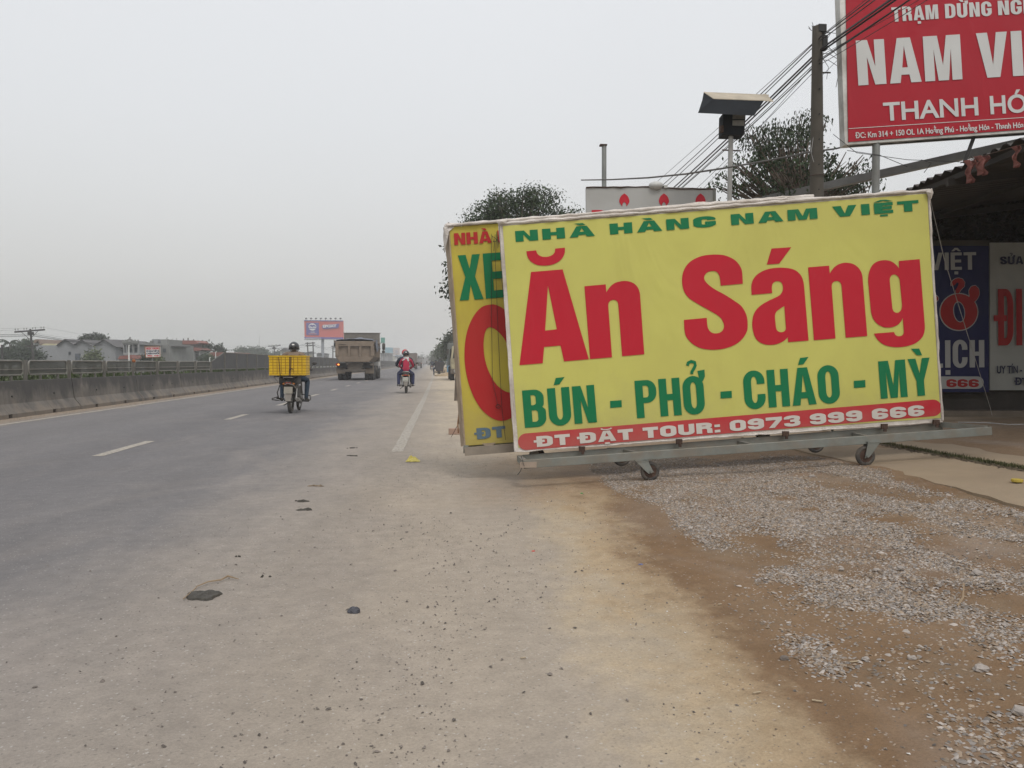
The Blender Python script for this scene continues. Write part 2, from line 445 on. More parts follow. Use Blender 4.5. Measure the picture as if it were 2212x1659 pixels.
# ------------------------------------------------------------------ concrete median barrier, glare panels, screens
M_conc = mat('stained_concrete', (.155, .138, .120), .9, var=.25, scale=2.2, bump=.12, dirt=(.06, .056, .052), dirt_amt=.9, dirt_scale=1.1, streak=.5)
def add_foot_dust(m):
    nt = m.node_tree; b = nt.nodes['Principled BSDF']; lk = b.inputs['Base Color'].links[0]; src = lk.from_socket
    ge = nt.nodes.new('ShaderNodeNewGeometry'); sp = nt.nodes.new('ShaderNodeSeparateXYZ'); nt.links.new(ge.outputs['Position'], sp.inputs[0])
    mp = nt.nodes.new('ShaderNodeMapping'); mp.inputs['Scale'].default_value = (1, 1, .45); nt.links.new(ge.outputs['Position'], mp.inputs[0])
    n = nt.nodes.new('ShaderNodeTexNoise'); n.inputs['Scale'].default_value = 2.3; n.inputs['Detail'].default_value = 7; n.inputs['Roughness'].default_value = .65; nt.links.new(mp.outputs[0], n.inputs['Vector'])
    a = nt.nodes.new('ShaderNodeMath'); a.operation = 'MULTIPLY_ADD'; nt.links.new(n.outputs[0], a.inputs[0]); a.inputs[1].default_value = 1.5; nt.links.new(sp.outputs['Z'], a.inputs[2])
    out = src
    for (f0, f1, t0, t1, col) in ((1.10, 1.38, 0, .85, (.055, .052, .05)), (.98, .78, 0, .7, (.20, .165, .13))):
        r = nt.nodes.new('ShaderNodeMapRange'); r.inputs['From Min'].default_value = f0; r.inputs['From Max'].default_value = f1; r.inputs['To Min'].default_value = t0; r.inputs['To Max'].default_value = t1; nt.links.new(a.outputs[0], r.inputs[0])
        mx = nt.nodes.new('ShaderNodeMix'); mx.data_type = 'RGBA'; nt.links.new(r.outputs[0], mx.inputs[0]); nt.links.new(out, mx.inputs[6]); mx.inputs[7].default_value = (*col, 1); out = mx.outputs[2]
    nt.links.new(out, b.inputs['Base Color'])
add_foot_dust(M_conc)
M_conc2 = mat('weathered_concrete', (.30, .28, .255), .9, var=.2, scale=2.5, bump=.1, dirt=(.14, .13, .12), dirt_amt=.6, dirt_scale=2., streak=.5)
M_dark = mat('dark_hollow', (.02, .02, .02), .9, var=0, bump=0)
SEG = 4.52; Y0 = 17.36 - SEG * 2
XB = -8.98
def barrier_mesh():
    prof = [(0, 0), (0, .09), (-.16, .30), (-.22, .80), (-.40, .80), (-.46, .30), (-.62, .09), (-.62, 0)]
    mb = MB(); L_ = SEG - .05
    slots = [.9, 2.95]; sw = .16          # drainage slots through the foot
    ys = [0]; 
    for s_ in slots: ys += [s_, s_ + sw]
    ys += [L_]
    for k in range(len(ys) - 1):
        a, c = ys[k], ys[k + 1]
        p = list(prof)
        if k % 2 == 1:
            p[0] = (0, .085); p[-1] = (-.62, .085); p[1] = (0, .095); p[-2] = (-.62, .095)
        rings = [[Vector((x, y, z)) for x, z in p] for y in (a, c)]
        mb.loft(rings)
    # small lifting holes
    return mb
root = thing('concrete_barrier', (XB, Y0, 0), 'stained precast concrete barrier segment with slots in its foot', 'concrete barrier', 'concrete barrier segments along the median')
b_ = barrier_mesh(); me_part = part('concrete_body', MB().add([(v[0] + XB, v[1] + Y0, v[2]) for v in b_.v], b_.f), M_conc, root, bevel=.006)
mbh = MB()
for yy in (1.4, 3.4):
    mbh.tube([(XB - .165, Y0 + yy, .46), (XB - .205, Y0 + yy, .46)], .022, 8)
part('lifting_hole', mbh, M_dark, root)
near_words = ['at the left edge of the photo', 'second from the left', 'third from the left', 'fourth from the left, below the white shop sign', 'fifth from the left', 'sixth from the left']
for i in range(1, 56):
    y = Y0 + SEG * i
    lab = 'grey concrete barrier segment of the median far along the road'
    k = i - 1
    if 0 <= k < len(near_words): lab = 'stained grey concrete barrier segment, ' + near_words[k]
    c = dup(root, (XB + rnd.uniform(-.02, .02), y, 0), lab)
    c.rotation_euler.z = rnd.uniform(-.003, .003)
root['label'] = 'stained concrete barrier segment just off the left edge of the photo'

M_gal = mat('weathered_galvanised', (.135, .128, .112), .6, .3, var=.2, dirt=(.13, .11, .09), dirt_amt=.5)
M_galf = mat('pale_frame_pipe', (.21, .20, .175), .6, .3, var=.2, dirt=(.13, .11, .09), dirt_amt=.4)
M_rust = mat('rusty_orange', (.28, .10, .035), .85, var=.3, dirt=(.12, .06, .03))
def mesh_mat(name, col, a):
    m, nt, b, nd, ln = NT(name)
    tc = nd('ShaderNodeTexCoord'); n = nd('ShaderNodeTexNoise', {'Scale': 3., 'Detail': 4}); ln(tc.outputs['Object'], n.inputs['Vector'])
    r_ = nd('ShaderNodeMapRange', {'From Min': .35, 'From Max': .65, 'To Min': a - .08, 'To Max': a + .08}); ln(n.outputs[0], r_.inputs[0]); ln(r_.outputs[0], b.inputs['Alpha'])
    b.inputs['Base Color'].default_value = (*col, 1); b.inputs['Roughness'].default_value = .8
    return m
M_net = mesh_mat('expanded_metal_mesh', (.06, .06, .048), .87)
M_screen = mesh_mat('dark_glare_mesh', (.075, .075, .075), .98)
PX = XB - .31
def rrect(y0, y1, z0, z1, r, n=5):
    pts = []
    for cy_, cz_, a0 in ((y1 - r, z1 - r, 0), (y0 + r, z1 - r, 90), (y0 + r, z0 + r, 180), (y1 - r, z0 + r, 270)):
        for k in range(n + 1):
            a = R(a0 + 90 * k / n); pts.append((cy_ + r * math.cos(a), cz_ + r * math.sin(a)))
    return pts
PSP = SEG / 2
def glare_panel(y, hi, label, rust=False, first=None):
    top = hi
    root = thing('mesh_guard', (PX, y, .8), label, 'mesh guard', 'mesh guards bolted on the median barrier')
    part('post', MB().box((PX, y, .8 + (top - .8 + .02) / 2), (.06, .07, top - .78)), M_gal, root)
    if rust: part('reflector', MB().ball((PX + .02, y, top + .01), (.06, .05, .06)), M_rust, root, 'rusty orange cap')
    pts = rrect(y + .14, y + PSP - .14, .93, top, .09)
    P3 = [Vector((PX, a, b)) for a, b in pts]
    part('frame', MB().tube(P3 + [P3[0], P3[1]], .020, 6, False), M_galf, root, sm=True)
    part('mesh_infill', MB().add(P3, [tuple(range(len(P3)))]), M_net, root, fixn=False)
    part('rail', MB().bbox((PX - .015, y + .15, 1.045), (PX + .03, y + PSP - .15, 1.065)), M_galf, root)
    mb = MB()
    for t in (.3, .7): mb.bbox((PX - .02, y + PSP * t, .795), (PX + .02, y + PSP * t + .06, .93))
    part('stub', mb, M_gal, root)
    return root
ords = ['second', 'third', 'fourth', 'fifth', 'sixth', 'seventh', 'eighth']
n_low = 9
yP = 17.36
for i in range(-2, n_low - 1):
    lab = 'framed mesh guard in a rounded frame, hidden off the left edge' if i < -1 else ('framed mesh guard in a rounded frame, cut by the left photo edge' if i == -1 else
        ('framed mesh guard beside the rusty orange post cap, widest of the row' if i == 0 else 'rounded framed mesh guard, %s whole one from the left' % ords[min(i - 1, 6)]))
    glare_panel(yP + PSP * i, 1.25, lab, rust=i in (0, 4))
def tall_screen(y, z0, z1, label):
    root = thing('glare_screen', (PX, y, .8), label, 'glare screen', 'tall dark glare screens on the median barrier')
    part('post', MB().bbox((PX - .045, y - .04, .8), (PX + .045, y + .04, max(z0, z1) - .03 if z0 == z1 else z0 - .02)), M_gal, root)
    vs = [(PX, y + .05, .93), (PX, y + PSP - .05, .93), (PX, y + PSP - .05, z1), (PX, y + .05, z0)]
    mb = MB().hexa([(PX - .01, y + .05, .93), (PX + .01, y + .05, .93), (PX + .01, y + PSP - .05, .93), (PX - .01, y + PSP - .05, .93)],
                   [(PX - .01, y + .05, z0), (PX + .01, y + .05, z0), (PX + .01, y + PSP - .05, z1), (PX - .01, y + PSP - .05, z1)])
    part('mesh_infill', mb, M_screen, root)
    mb = MB()
    for a, b in zip(vs, vs[1:] + vs[:1]): mb.tube([a, b], .022, 5)
    part('frame', mb, M_gal, root)
    return root
yS = yP + PSP * (n_low - 1)
tall_screen(yS, 1.25, 1.66, 'dark mesh screen with a sloping top where the low panels end')
ts = tall_screen(yS + PSP, 1.66, 1.66, 'tall dark mesh screen next to the sloping one')
for i in range(2, 100):
    dup(ts, (PX, yS + PSP * i, .8), 'tall dark mesh screen in the long row behind the traffic' if i > 9 else 'tall dark mesh screen, %s of the row counted from the sloping one' % ('third', 'fourth', 'fifth', 'sixth', 'seventh', 'eighth', 'ninth', 'tenth')[i - 2])
# vegetation strip behind the barrier
def leaf_mesh(name, pts, size, m, seed=1, aspect=.45, droop=.3, double=False, parent=None, kind=None, label=None, cat=None):
    """one pointed folded leaf (two quads' worth of triangles) per point"""
    r = np.random.RandomState(seed); n = len(pts); pts = np.array(pts, float)
    if parent is not None: pts = pts - np.array(parent.location)
    d = r.normal(size=(n, 3)); d[:, 2] -= droop * 2; d /= np.linalg.norm(d, axis=1)[:, None]
    w = r.normal(size=(n, 3)); w -= (w * d).sum(1)[:, None] * d; w /= np.linalg.norm(w, axis=1)[:, None]
    nn = np.cross(d, w); s = (size * (.6 + .8 * r.rand(n)))[:, None]
    a = pts; t = pts + d * s; m1 = pts + d * s * .45 + w * s * aspect * .5 + nn * s * .08; m2 = pts + d * s * .45 - w * s * aspect * .5 + nn * s * .08
    V = np.stack([a, m1, t, m2], 1).reshape(-1, 3)
    me = bpy.data.meshes.new(name); me.vertices.add(4 * n); me.vertices.foreach_set('co', V.ravel())
    idx = (np.arange(n)[:, None] * 4 + np.array([[0, 1, 2, 0, 2, 3]])).ravel()
    me.loops.add(6 * n); me.loops.foreach_set('vertex_index', idx)
    me.polygons.add(2 * n); me.polygons.foreach_set('loop_start', np.arange(2 * n) * 3); me.polygons.foreach_set('loop_total', np.full(2 * n, 3))
    me.materials.append(m); me.update(); me.validate()
    o = bpy.data.objects.new(name, me); COL.objects.link(o); o.parent = parent
    return setp(o, label, cat, None, kind)
def leaf_mat(name, c, isl=.35, rough=.6):
    m = mat(name, c, rough, var=.25, scale=1.2, bump=0, island=isl, spec=.3)
    return m
M_leafA = leaf_mat('mid_green_leaf', (.042, .062, .026))
M_leafB = leaf_mat('dark_green_leaf', (.024, .036, .016))
M_leafC = leaf_mat('pale_green_leaf', (.09, .11, .045))
M_leafD = leaf_mat('dusty_green_leaf', (.030, .050, .018), .55)
M_grass = leaf_mat('grass_blade', (.055, .075, .025))
M_bark = mat('bark', (.11, .085, .065), .9, var=.3, bump=.2)
pts = []
for i in range(22000):
    y = rnd.uniform(9, 60); pts.append((-9.65 - rnd.random() * .5, y, rnd.random() ** .6 * (.82 + .22 * mnoise.noise(Vector((0, y * .5, 0))))))
leaf_mesh('grass', pts, .13, M_grass, 3, .3, -1.2, kind='stuff', label='weeds and grass growing behind the concrete barrier')

# ------------------------------------------------------------------ trees
def crown_points(blobs, n, seed, clump=.35, per=9, shell=.35, gap=-.1):
    r = random.Random(seed); out = []; vol = [b[3] * b[4] * b[5] for b in blobs]; tot = sum(vol)
    for b, v in zip(blobs, vol):
        k = int(n * v / tot / per)
        for _ in range(k):
            while True:
                p = Vector((r.uniform(-1, 1), r.uniform(-1, 1), r.uniform(-1, 1)))
                if shell < p.length < 1: break
            c = Vector((b[0] + p.x * b[3], b[1] + p.y * b[4], b[2] + p.z * b[5]))
            if mnoise.noise(c * (2.6 / max(b[3], .01))) < gap and len(out) > 20: continue
            for _ in range(per):
                out.append((c.x + r.gauss(0, clump), c.y + r.gauss(0, clump), c.z + r.gauss(0, clump * .7)))
    return out
def tree(name, base, top_of_trunk, blobs, n, leaf, m, label, cat='tree', seed=1, tr=.15, clump=.35, per=9, shell=.35, group=None, droop=.3, twigs=1, aspect=.45, gap=-.1):
    base = Vector(base); root = thing(name, base, label, cat, group)
    tt = Vector(top_of_trunk); r = random.Random(seed)
    mb = MB(); mid = (base + tt) / 2 + Vector((r.uniform(-.1, .1), 0, 0)) * (tt - base).length * .2
    mb.tube([base, mid, tt], [tr, tr * .8, tr * .6], 8)
    for b in blobs:
        c = Vector(b[:3])
        for _ in range(3 * twigs):
            e_ = c + Vector((r.uniform(-.8, .8) * b[3], r.uniform(-.8, .8) * b[4], r.uniform(-.3, .85) * b[5]))
            s_ = tt + (tt - base) * r.uniform(-.15, 0)
            k = (s_ + e_) / 2 + Vector((r.uniform(-.2, .2) * b[3], 0, r.uniform(-.1, .2) * b[5]))
            mb.tube([s_, k, e_], [tr * .38, tr * .22, tr * .06], 5)
            for _ in range(3):
                e2 = k + Vector((r.uniform(-.5, .5) * b[3], r.uniform(-.5, .5) * b[4], r.uniform(-.1, .6) * b[5]))
                mb.tube([k, (k + e2) / 2 + Vector((0, 0, .1 * b[5])), e2], [tr * .15, tr * .1, tr * .03], 4)
    part('trunk', mb, M_bark, root, sm=True)
    leaf_mesh('crown', crown_points(blobs, n, seed, clump, per, shell, gap), leaf, m, seed, aspect, droop, parent=root)
    return root
def at(u, v, d): p = P(u, v, d); return p
def blob(u, v, d, ru, rv, rd=None):
    p = P(u, v, d); k = d / F
    return (p.x, p.y, p.z, ru * k, (rd or ru * .8) * k if rd is None else rd, rv * k)
def gbase(u, d):
    p = P(u, 784, d); return Vector((p.x, p.y, zg(p.x, p.y)))
tree('leafy_tree', gbase(1120, 31), P(1115, 560, 31), [blob(1060, 470, 31, 50, 38), blob(1105, 455, 31, 62, 46), blob(1160, 450, 31, 60, 44), blob(1205, 480, 31, 48, 28), blob(1030, 478, 31, 40, 18), blob(1120, 540, 31, 110, 55), blob(1155, 422, 31, 34, 24), blob(1225, 470, 31, 34, 22), blob(1075, 438, 31, 36, 26)], 46000, .105, M_leafD,
     'round dark green tree crown behind the yellow signs', seed=11, tr=.2, clump=.17, shell=.15, gap=.0, twigs=2, per=14)
tree('slender_tree', gbase(985, 25.5), P(990, 660, 26), [blob(970, 550, 26, 9, 22), blob(968, 618, 26, 13, 22), blob(985, 590, 26, 18, 90)], 1300, .13, M_leafB,
     'thin leafy twigs sticking out left of the second yellow sign', seed=5, tr=.06, clump=.12, shell=0)
tree('sparse_tree', gbase(1700, 15.5), P(1745, 470, 15.5), [blob(1600, 400, 15.5, 70, 34), blob(1660, 350, 15.5, 80, 48), blob(1720, 330, 15.5, 75, 60), blob(1810, 370, 15.5, 85, 52), blob(1700, 410, 15.5, 120, 40), blob(1570, 395, 15.5, 40, 28), blob(1850, 410, 15.5, 60, 26), blob(1610, 355, 15.5, 45, 30)], 24000, .07, M_leafD,
     'sparse tree with drooping leaves behind the utility pole', seed=21, tr=.13, clump=.085, shell=.0, droop=1.2, twigs=3, aspect=.5, per=12, gap=.27)
tree('feathery_tree', gbase(1740, 17), P(1720, 440, 17), [blob(1690, 300, 17, 80, 40), blob(1745, 270, 17, 50, 34), blob(1850, 380, 17, 45, 40), blob(1640, 300, 17, 50, 35)], 3200, .08, M_leafB,
     'bare thin branches with small hanging leaves rising above the sparse tree', seed=33, tr=.08, clump=.07, shell=.2, droop=1.5, twigs=7, aspect=.4, per=5)
for (u, d, blobs, sd_, lab) in (
    (985, 92, [(978, 748, 18, 26), (990, 735, 22, 22), (968, 770, 12, 12)], 41, 'dark roadside tree beside the second sign, above the tricycle'),
    (972, 135, [(965, 758, 14, 14), (975, 750, 14, 16), (958, 768, 9, 10)], 42, 'hazy roadside tree behind the darker one on the right'),
    (958, 240, [(955, 768, 10, 8), (948, 774, 7, 6)], 43, 'pale roadside tree at the far end of the shoulder')):
    tree('roadside_tree', gbase(u, d), P(u, 775, d), [blob(a, b, d, c, e_) for a, b, c, e_ in blobs], 4200, d * .0042, M_leafB if sd_ == 41 else M_leafA, lab, seed=sd_, tr=.2, clump=d * .004, group='trees along the right verge')
# ------------------------------------------------------------------ lettering
_tc = {}
def glyphs(s, ox, oy, sp=0.0):
    """outlines of a string: list of (outer, holes), thickened by ox / oy, plus the width of the line"""
    key = (s, ox, oy, sp)
    if key in _tc: return _tc[key]
    cu = bpy.data.curves.new('t', 'FONT'); cu.body = s; cu.size = 1; cu.space_character = 1 + sp
    ob = bpy.data.objects.new('t', cu); COL.objects.link(ob)
    bpy.context.view_layer.update()
    cv = ob.to_curve(bpy.context.evaluated_depsgraph_get())
    per = {}
    for sp_ in cv.splines:
        pts = []; bp = sp_.bezier_points; n = len(bp)
        for i in range(n):
            a, b = bp[i], bp[(i + 1) % n]
            p0, p1, p2, p3 = a.co.xy, a.handle_right.xy, b.handle_left.xy, b.co.xy
            straight = abs((p1 - p0).cross(p3 - p0)) < 1e-5 and abs((p2 - p0).cross(p3 - p0)) < 1e-5
            k = 1 if straight else 5
            for j in range(k):
                t = j / k; q = p0 * (1 - t) ** 3 + p1 * 3 * t * (1 - t) ** 2 + p2 * 3 * t * t * (1 - t) + p3 * t ** 3
                if not pts or (q - pts[-1]).length > 1e-5: pts.append(q.copy())
        if len(pts) > 2 and (pts[0] - pts[-1]).length < 1e-5: pts.pop()
        if len(pts) > 2: per.setdefault(sp_.character_index, []).append(pts)
    ob.to_curve_clear(); bpy.data.objects.remove(ob); bpy.data.curves.remove(cu)
    def area(p): return sum(a.x * b.y - a.y * b.x for a, b in zip(p, p[1:] + p[:1])) / 2
    def inside(q, p):
        c = False
        for a, b in zip(p, p[1:] + p[:1]):
            if (a.y > q.y) != (b.y > q.y) and q.x < (b.x - a.x) * (q.y - a.y) / (b.y - a.y) + a.x: c = not c
        return c
    out = []
    for ch in sorted(per):
        loops = per[ch]
        depth = [sum(inside(l[0], m_) for m_ in loops if m_ is not l and abs(area(m_)) > abs(area(l))) for l in loops]
        big = max(loops, key=lambda l: abs(area(l))); sgn = area(big) > 0
        hole = [(area(l) > 0) != sgn for l in loops]
        new = []
        for l, h in zip(loops, hole):
            l = list(l)
            if (area(l) > 0) == h: l.reverse()          # outers counter-clockwise, holes clockwise
            q = []
            for i in range(len(l)):
                e1 = (l[i] - l[i - 1]); e2 = (l[(i + 1) % len(l)] - l[i])
                n1 = Vector((e1.y, -e1.x)).normalized(); n2 = Vector((e2.y, -e2.x)).normalized()
                mm = (n1 + n2) / max(.35, 1 + n1.dot(n2))
                q.append(Vector((l[i].x + mm.x * ox, l[i].y + mm.y * oy)))
            new.append(q)
        outs = [i for i, h in enumerate(hole) if not h]
        hs_ = {i: [] for i in outs}
        for i, h in enumerate(hole):
            if h:
                for o_ in sorted(outs, key=lambda k: abs(area(loops[k]))):
                    if inside(loops[i][0], loops[o_]): hs_[o_].append(i); break
        for o_ in outs: out.append((new[o_], [new[i] for i in hs_[o_] if area(new[i]) < 0]))
    _tc[key] = out
    return out
CAPH = None
def _cap():
    global CAPH
    if CAPH is None:
        g = glyphs('H', 0, 0); CAPH = max(p.y for p in g[0][0])
    return CAPH
def fill(mb, outer, holes, fn, mi=0):
    loops = [outer] + holes; flat = [p for l in loops for p in l]
    tr = tessellate_polygon([[Vector((p[0], p[1], 0)) for p in l] for l in loops])
    mb.add([fn(p[0], p[1]) for p in flat], [tuple(t) for t in tr], mi)
def txt(parent, s, L_, R_, cap, d, m, ox=.03, oy=.02, lift=.006, label=None, sp=0., name='lettering', skew=0.):
    """s with its baseline from pixel L_ to R_ and capitals cap pixels high, laid on the plane at distance d"""
    gl = glyphs(s, ox, oy, sp); xs = [p.x for o_, h in gl for p in o_]; x0, x1 = min(xs), max(xs); ch = _cap() + 2 * oy
    bx, by = R_[0] - L_[0], R_[1] - L_[1]; ln = math.hypot(bx, by); up = (by / ln * cap, -bx / ln * cap)
    mb = MB()
    for k, (o_, h) in enumerate(gl):
        lf = lift + .0005 * (k % 4)
        fill(mb, o_, h, lambda x, y: P(L_[0] + (x - x0) / (x1 - x0) * bx + (y + oy) / ch * (up[0] + skew), L_[1] + (x - x0) / (x1 - x0) * by + (y + oy) / ch * up[1], d) - FWD * lf)
    return part(name, mb, m, parent, label, fixn=False)

# ---- heavy grotesque capitals drawn as outlines (unit cap height; w width, s stem, t bar)
def _arc(cx, cy, rx, ry, a0, a1, n=7): return [(cx + rx * math.cos(R(a0 + (a1 - a0) * k / n)), cy + ry * math.sin(R(a0 + (a1 - a0) * k / n))) for k in range(n + 1)]
def _rr(x0, y0, x1, y1, rx, ry): return _arc(x1 - rx, y1 - ry, rx, ry, 0, 90) + _arc(x0 + rx, y1 - ry, rx, ry, 90, 180) + _arc(x0 + rx, y0 + ry, rx, ry, 180, 270) + _arc(x1 - rx, y0 + ry, rx, ry, 270, 360)
_S = [(945, 545), (670, 570), (662, 490), (652, 445), (630, 408), (600, 390), (570, 387), (530, 394), (495, 412), (470, 445), (465, 480), (478, 512), (510, 550), (560, 590), (620, 628), (700, 670), (770, 712), (850, 765), (915, 812), (950, 855), (980, 910), (998, 970), (1005, 1050), (1000, 1120), (975, 1180), (930, 1240), (870, 1290), (800, 1325), (720, 1350), (640, 1363), (550, 1366), (470, 1357), (400, 1338), (330, 1300), (275, 1250), (240, 1200), (222, 1140), (212, 995), (497, 970), (502, 1040), (512, 1095), (535, 1135), (570, 1158), (610, 1163), (650, 1157), (690, 1130), (708, 1095), (710, 1060), (695, 1010), (665, 965), (620, 930), (560, 895), (500, 860), (430, 822), (360, 780), (290, 735), (245, 690), (215, 640), (197, 580), (190, 510), (195, 440), (212, 380), (245, 320), (300, 265), (370, 225), (450, 198), (540, 185), (630, 183), (710, 191), (780, 215), (850, 255), (900, 310), (930, 370), (940, 440)]
def G1(c, W, s, t):
    w = W; rx = min(w * .5, .30 * max(1, w / .6)); ry = min(.34, .24 + .05); ix = max(.02, min(rx - s * .55, (w - 2 * s) * .5)); iy = max(.05, ry - t * .75); O = []
    if c == 'I': w = s; O = [([(0, 0), (w, 0), (w, 1), (0, 1)], [])]
    elif c in 'L': w = W * .82; O = [([(0, 0), (w, 0), (w, t), (s, t), (s, 1), (0, 1)], [])]
    elif c in 'E': w = W * .84; O = [([(0, 0), (w, 0), (w, t), (s, t), (s, .5 - t * .45), (w * .94, .5 - t * .45), (w * .94, .5 + t * .5), (s, .5 + t * .5), (s, 1 - t), (w, 1 - t), (w, 1), (0, 1)], [])]
    elif c == 'T': w = W * .95; m = w / 2; O = [([(m - s / 2, 0), (m + s / 2, 0), (m + s / 2, 1 - t), (w, 1 - t), (w, 1), (0, 1), (0, 1 - t), (m - s / 2, 1 - t)], [])]
    elif c == 'H': O = [([(0, 0), (s, 0), (s, .5 - t * .5), (w - s, .5 - t * .5), (w - s, 0), (w, 0), (w, 1), (w - s, 1), (w - s, .5 + t * .5), (s, .5 + t * .5), (s, 1), (0, 1)], [])]
    elif c == 'N': k = s * 1.05; O = [([(0, 0), (s * .95, 0), (s * .95, .62), (w - k, 0), (w, 0), (w, 1), (w - s * .95, 1), (w - s * .95, .40), (k, 1), (0, 1)], [])]
    elif c == 'M': w = W * 1.32; m = w / 2; a = s * .93; O = [([(0, 0), (a, 0), (a, .70), (m - a * .52, 0), (m + a * .52, 0), (w - a, .70), (w - a, 0), (w, 0), (w, 1), (w - a * 1.42, 1), (m, .34), (a * 1.42, 1), (0, 1)], [])]
    elif c == 'A': w = W * 1.12; m = w / 2; a = s * .62; O = [([(0, 0), (s * .98, 0), (s * 1.10, .18), (w - s * 1.10, .18), (w - s * .98, 0), (w, 0), (m + a, 1), (m - a, 1)], [[(m, .82), (m + (w - 2 * s) * .27, .18 + t), (m - (w - 2 * s) * .27, .18 + t)]])]
    elif c == 'V': w = W * 1.08; m = w / 2; a = s * .6; O = [([(m - a, 0), (m + a, 0), (w, 1), (w - s * 1.02, 1), (m, .28), (s * 1.02, 1), (0, 1)], [])]
    elif c == 'Y': w = W * 1.08; m = w / 2; O = [([(m - s / 2, 0), (m + s / 2, 0), (m + s / 2, .40), (w, 1), (w - s * 1.05, 1), (m, .60), (s * 1.05, 1), (0, 1), (m - s / 2, .40)], [])]
    elif c == 'X': w = W * 1.12; m = w / 2; d = s * .58; O = [([(0, 0), (s * 1.08, 0), (m, .34), (w - s * 1.08, 0), (w, 0), (m + d, .51), (w - .02, 1), (w - s * 1.05, 1), (m, .69), (s * 1.05, 1), (.02, 1), (m - d, .51)], [])]
    elif c in 'OƠ': O = [(_rr(0, -.015, w, 1.015, rx, ry), [_rr(s, t * .92, w - s, 1 - t * .92, ix, iy)[::-1]])]
    elif c == '0': O = [(_rr(0, -.015, w, 1.015, rx, ry), [_rr(s, t * .85, w - s, 1 - t * .85, ix, iy)[::-1]])]
    elif c == 'D': O = [([(0, 0)] + _arc(w - rx, ry, rx, ry, 270, 360) + _arc(w - rx, 1 - ry, rx, ry, 0, 90) + [(0, 1)], [([(s, t * .9)] + _arc(w - s - ix, t * .9 + iy, ix, iy, 270, 360) + _arc(w - s - ix, 1 - t * .9 - iy, ix, iy, 0, 90) + [(s, 1 - t * .9)])[::-1]])]
    elif c in 'UƯ': O = [([(0, 1)] + _arc(rx, ry - .015, rx, ry, 180, 270) + _arc(w - rx, ry - .015, rx, ry, 270, 360) + [(w, 1), (w - s, 1)] + _arc(w - s - ix, t * .9 + iy, ix, iy, 360, 270) + _arc(s + ix, t * .9 + iy, ix, iy, 270, 180) + [(s, 1)], [])]
    elif c in 'CG':
        up = [(w, .645)] + _arc(w - rx, 1.015 - ry, rx, ry, 0, 90) + _arc(rx, 1.015 - ry, rx, ry, 90, 180) + _arc(rx, ry - .015, rx, ry, 180, 270)
        inn = _arc(w - s - ix, t * .9 + iy, ix, iy, 360, 270) + _arc(s + ix, t * .9 + iy, ix, iy, 270, 180) + _arc(s + ix, 1 - t * .9 - iy, ix, iy, 180, 90) + _arc(w - s - ix, 1 - t * .9 - iy, ix, iy, 90, 0) + [(w - s, .645)]
        if c == 'C': O = [(up + _arc(w - rx, ry - .015, rx, ry, 270, 360) + [(w, .375), (w - s, .375)] + inn, [])]
        else: O = [(up + _arc(w - rx, ry - .015, rx, ry, 270, 350) + [(w, 0), (w, .53), (w * .52, .53), (w * .52, .53 - t * .85), (w - s, .53 - t * .85)] + inn, [])]
    elif c == 'P': r2 = .27; O = [([(0, 0), (s, 0), (s, .39)] + _arc(w - rx * .9, .39 + r2, rx * .9, r2, 270, 360) + _arc(w - rx * .9, 1 - r2, rx * .9, r2, 0, 90) + [(0, 1)], [([(s, .39 + t * .9)] + _arc(w - s - ix, .39 + t * .9 + .08, ix, .08, 270, 360) + _arc(w - s - ix, 1 - t * .9 - .08, ix, .08, 0, 90) + [(s, 1 - t * .9)])[::-1]])]
    elif c == 'B': q = rx * .85; O = [([(0, 0)] + _arc(w - q, .25, q, .25, 270, 350) + [(w, .38), (w * .98, .46), (w * .86, .525), (w * .93, .59)] + _arc(w * .95 - q, .77, q, .23, 0, 90) + [(0, 1)],
        [([(s, t * .88)] + _arc(w - s - ix, t * .88 + .07, ix, .07, 270, 360) + _arc(w - s - ix, .45 - .07, ix, .07, 0, 90) + [(s, .45)])[::-1], ([(s, .45 + t * .85)] + _arc(w * .95 - s - ix, .45 + t * .85 + .06, ix, .06, 270, 360) + _arc(w * .95 - s - ix, 1 - t * .88 - .06, ix, .06, 0, 90) + [(s, 1 - t * .88)])[::-1]])]
    elif c == 'R': q = rx * .85; O = [([(0, 0), (s, 0), (s, .42), (w * .5, .42)] + _arc(w - s - ix * .8, .34, ix * .8, .08, 90, 0) + [(w - s * 1.0, .08), (w - s * .9, 0), (w, 0), (w * .985, .08), (w * .98, .36), (w * .95, .44), (w * .84, .50), (w * .94, .57)] + _arc(w * .98 - q, .76, q, .24, 0, 90) + [(0, 1)], [([(s, .42 + t * .9)] + _arc(w * .98 - s - ix, .42 + t * .9 + .06, ix, .06, 270, 360) + _arc(w * .98 - s - ix, 1 - t * .88 - .06, ix, .06, 0, 90) + [(s, 1 - t * .88)])[::-1]])]
    elif c == 'S': w = W; O = [([((x - 190) / 815 * w, (1366 - y + (x - 190) * -.0) / 1183) for x, y in _S][::-1], [])]
    elif c in '69':
        r2 = .24; o = [(w, .66)] + _arc(w - rx, 1.015 - ry, rx, ry, 0, 90) + _arc(rx, 1.015 - ry, rx, ry, 90, 180) + _arc(rx, ry - .015, rx, ry, 180, 270) + _arc(w - rx, ry - .015, rx, ry, 270, 360) + _arc(w - rx, .60 - r2, rx, r2, 0, 90) + [(s, .60)] + _arc(s + ix, 1 - t * .85 - .08, ix, .08, 180, 90) + _arc(w - s - ix, 1 - t * .85 - .08, ix, .08, 90, 0) + [(w - s, .66)]
        h = _rr(s, t * .85, w - s, .60 - t * .8, ix, .08)[::-1]
        if c == '9': o = [(w - x, 1 - y) for x, y in o]; h = [(w - x, 1 - y) for x, y in h]
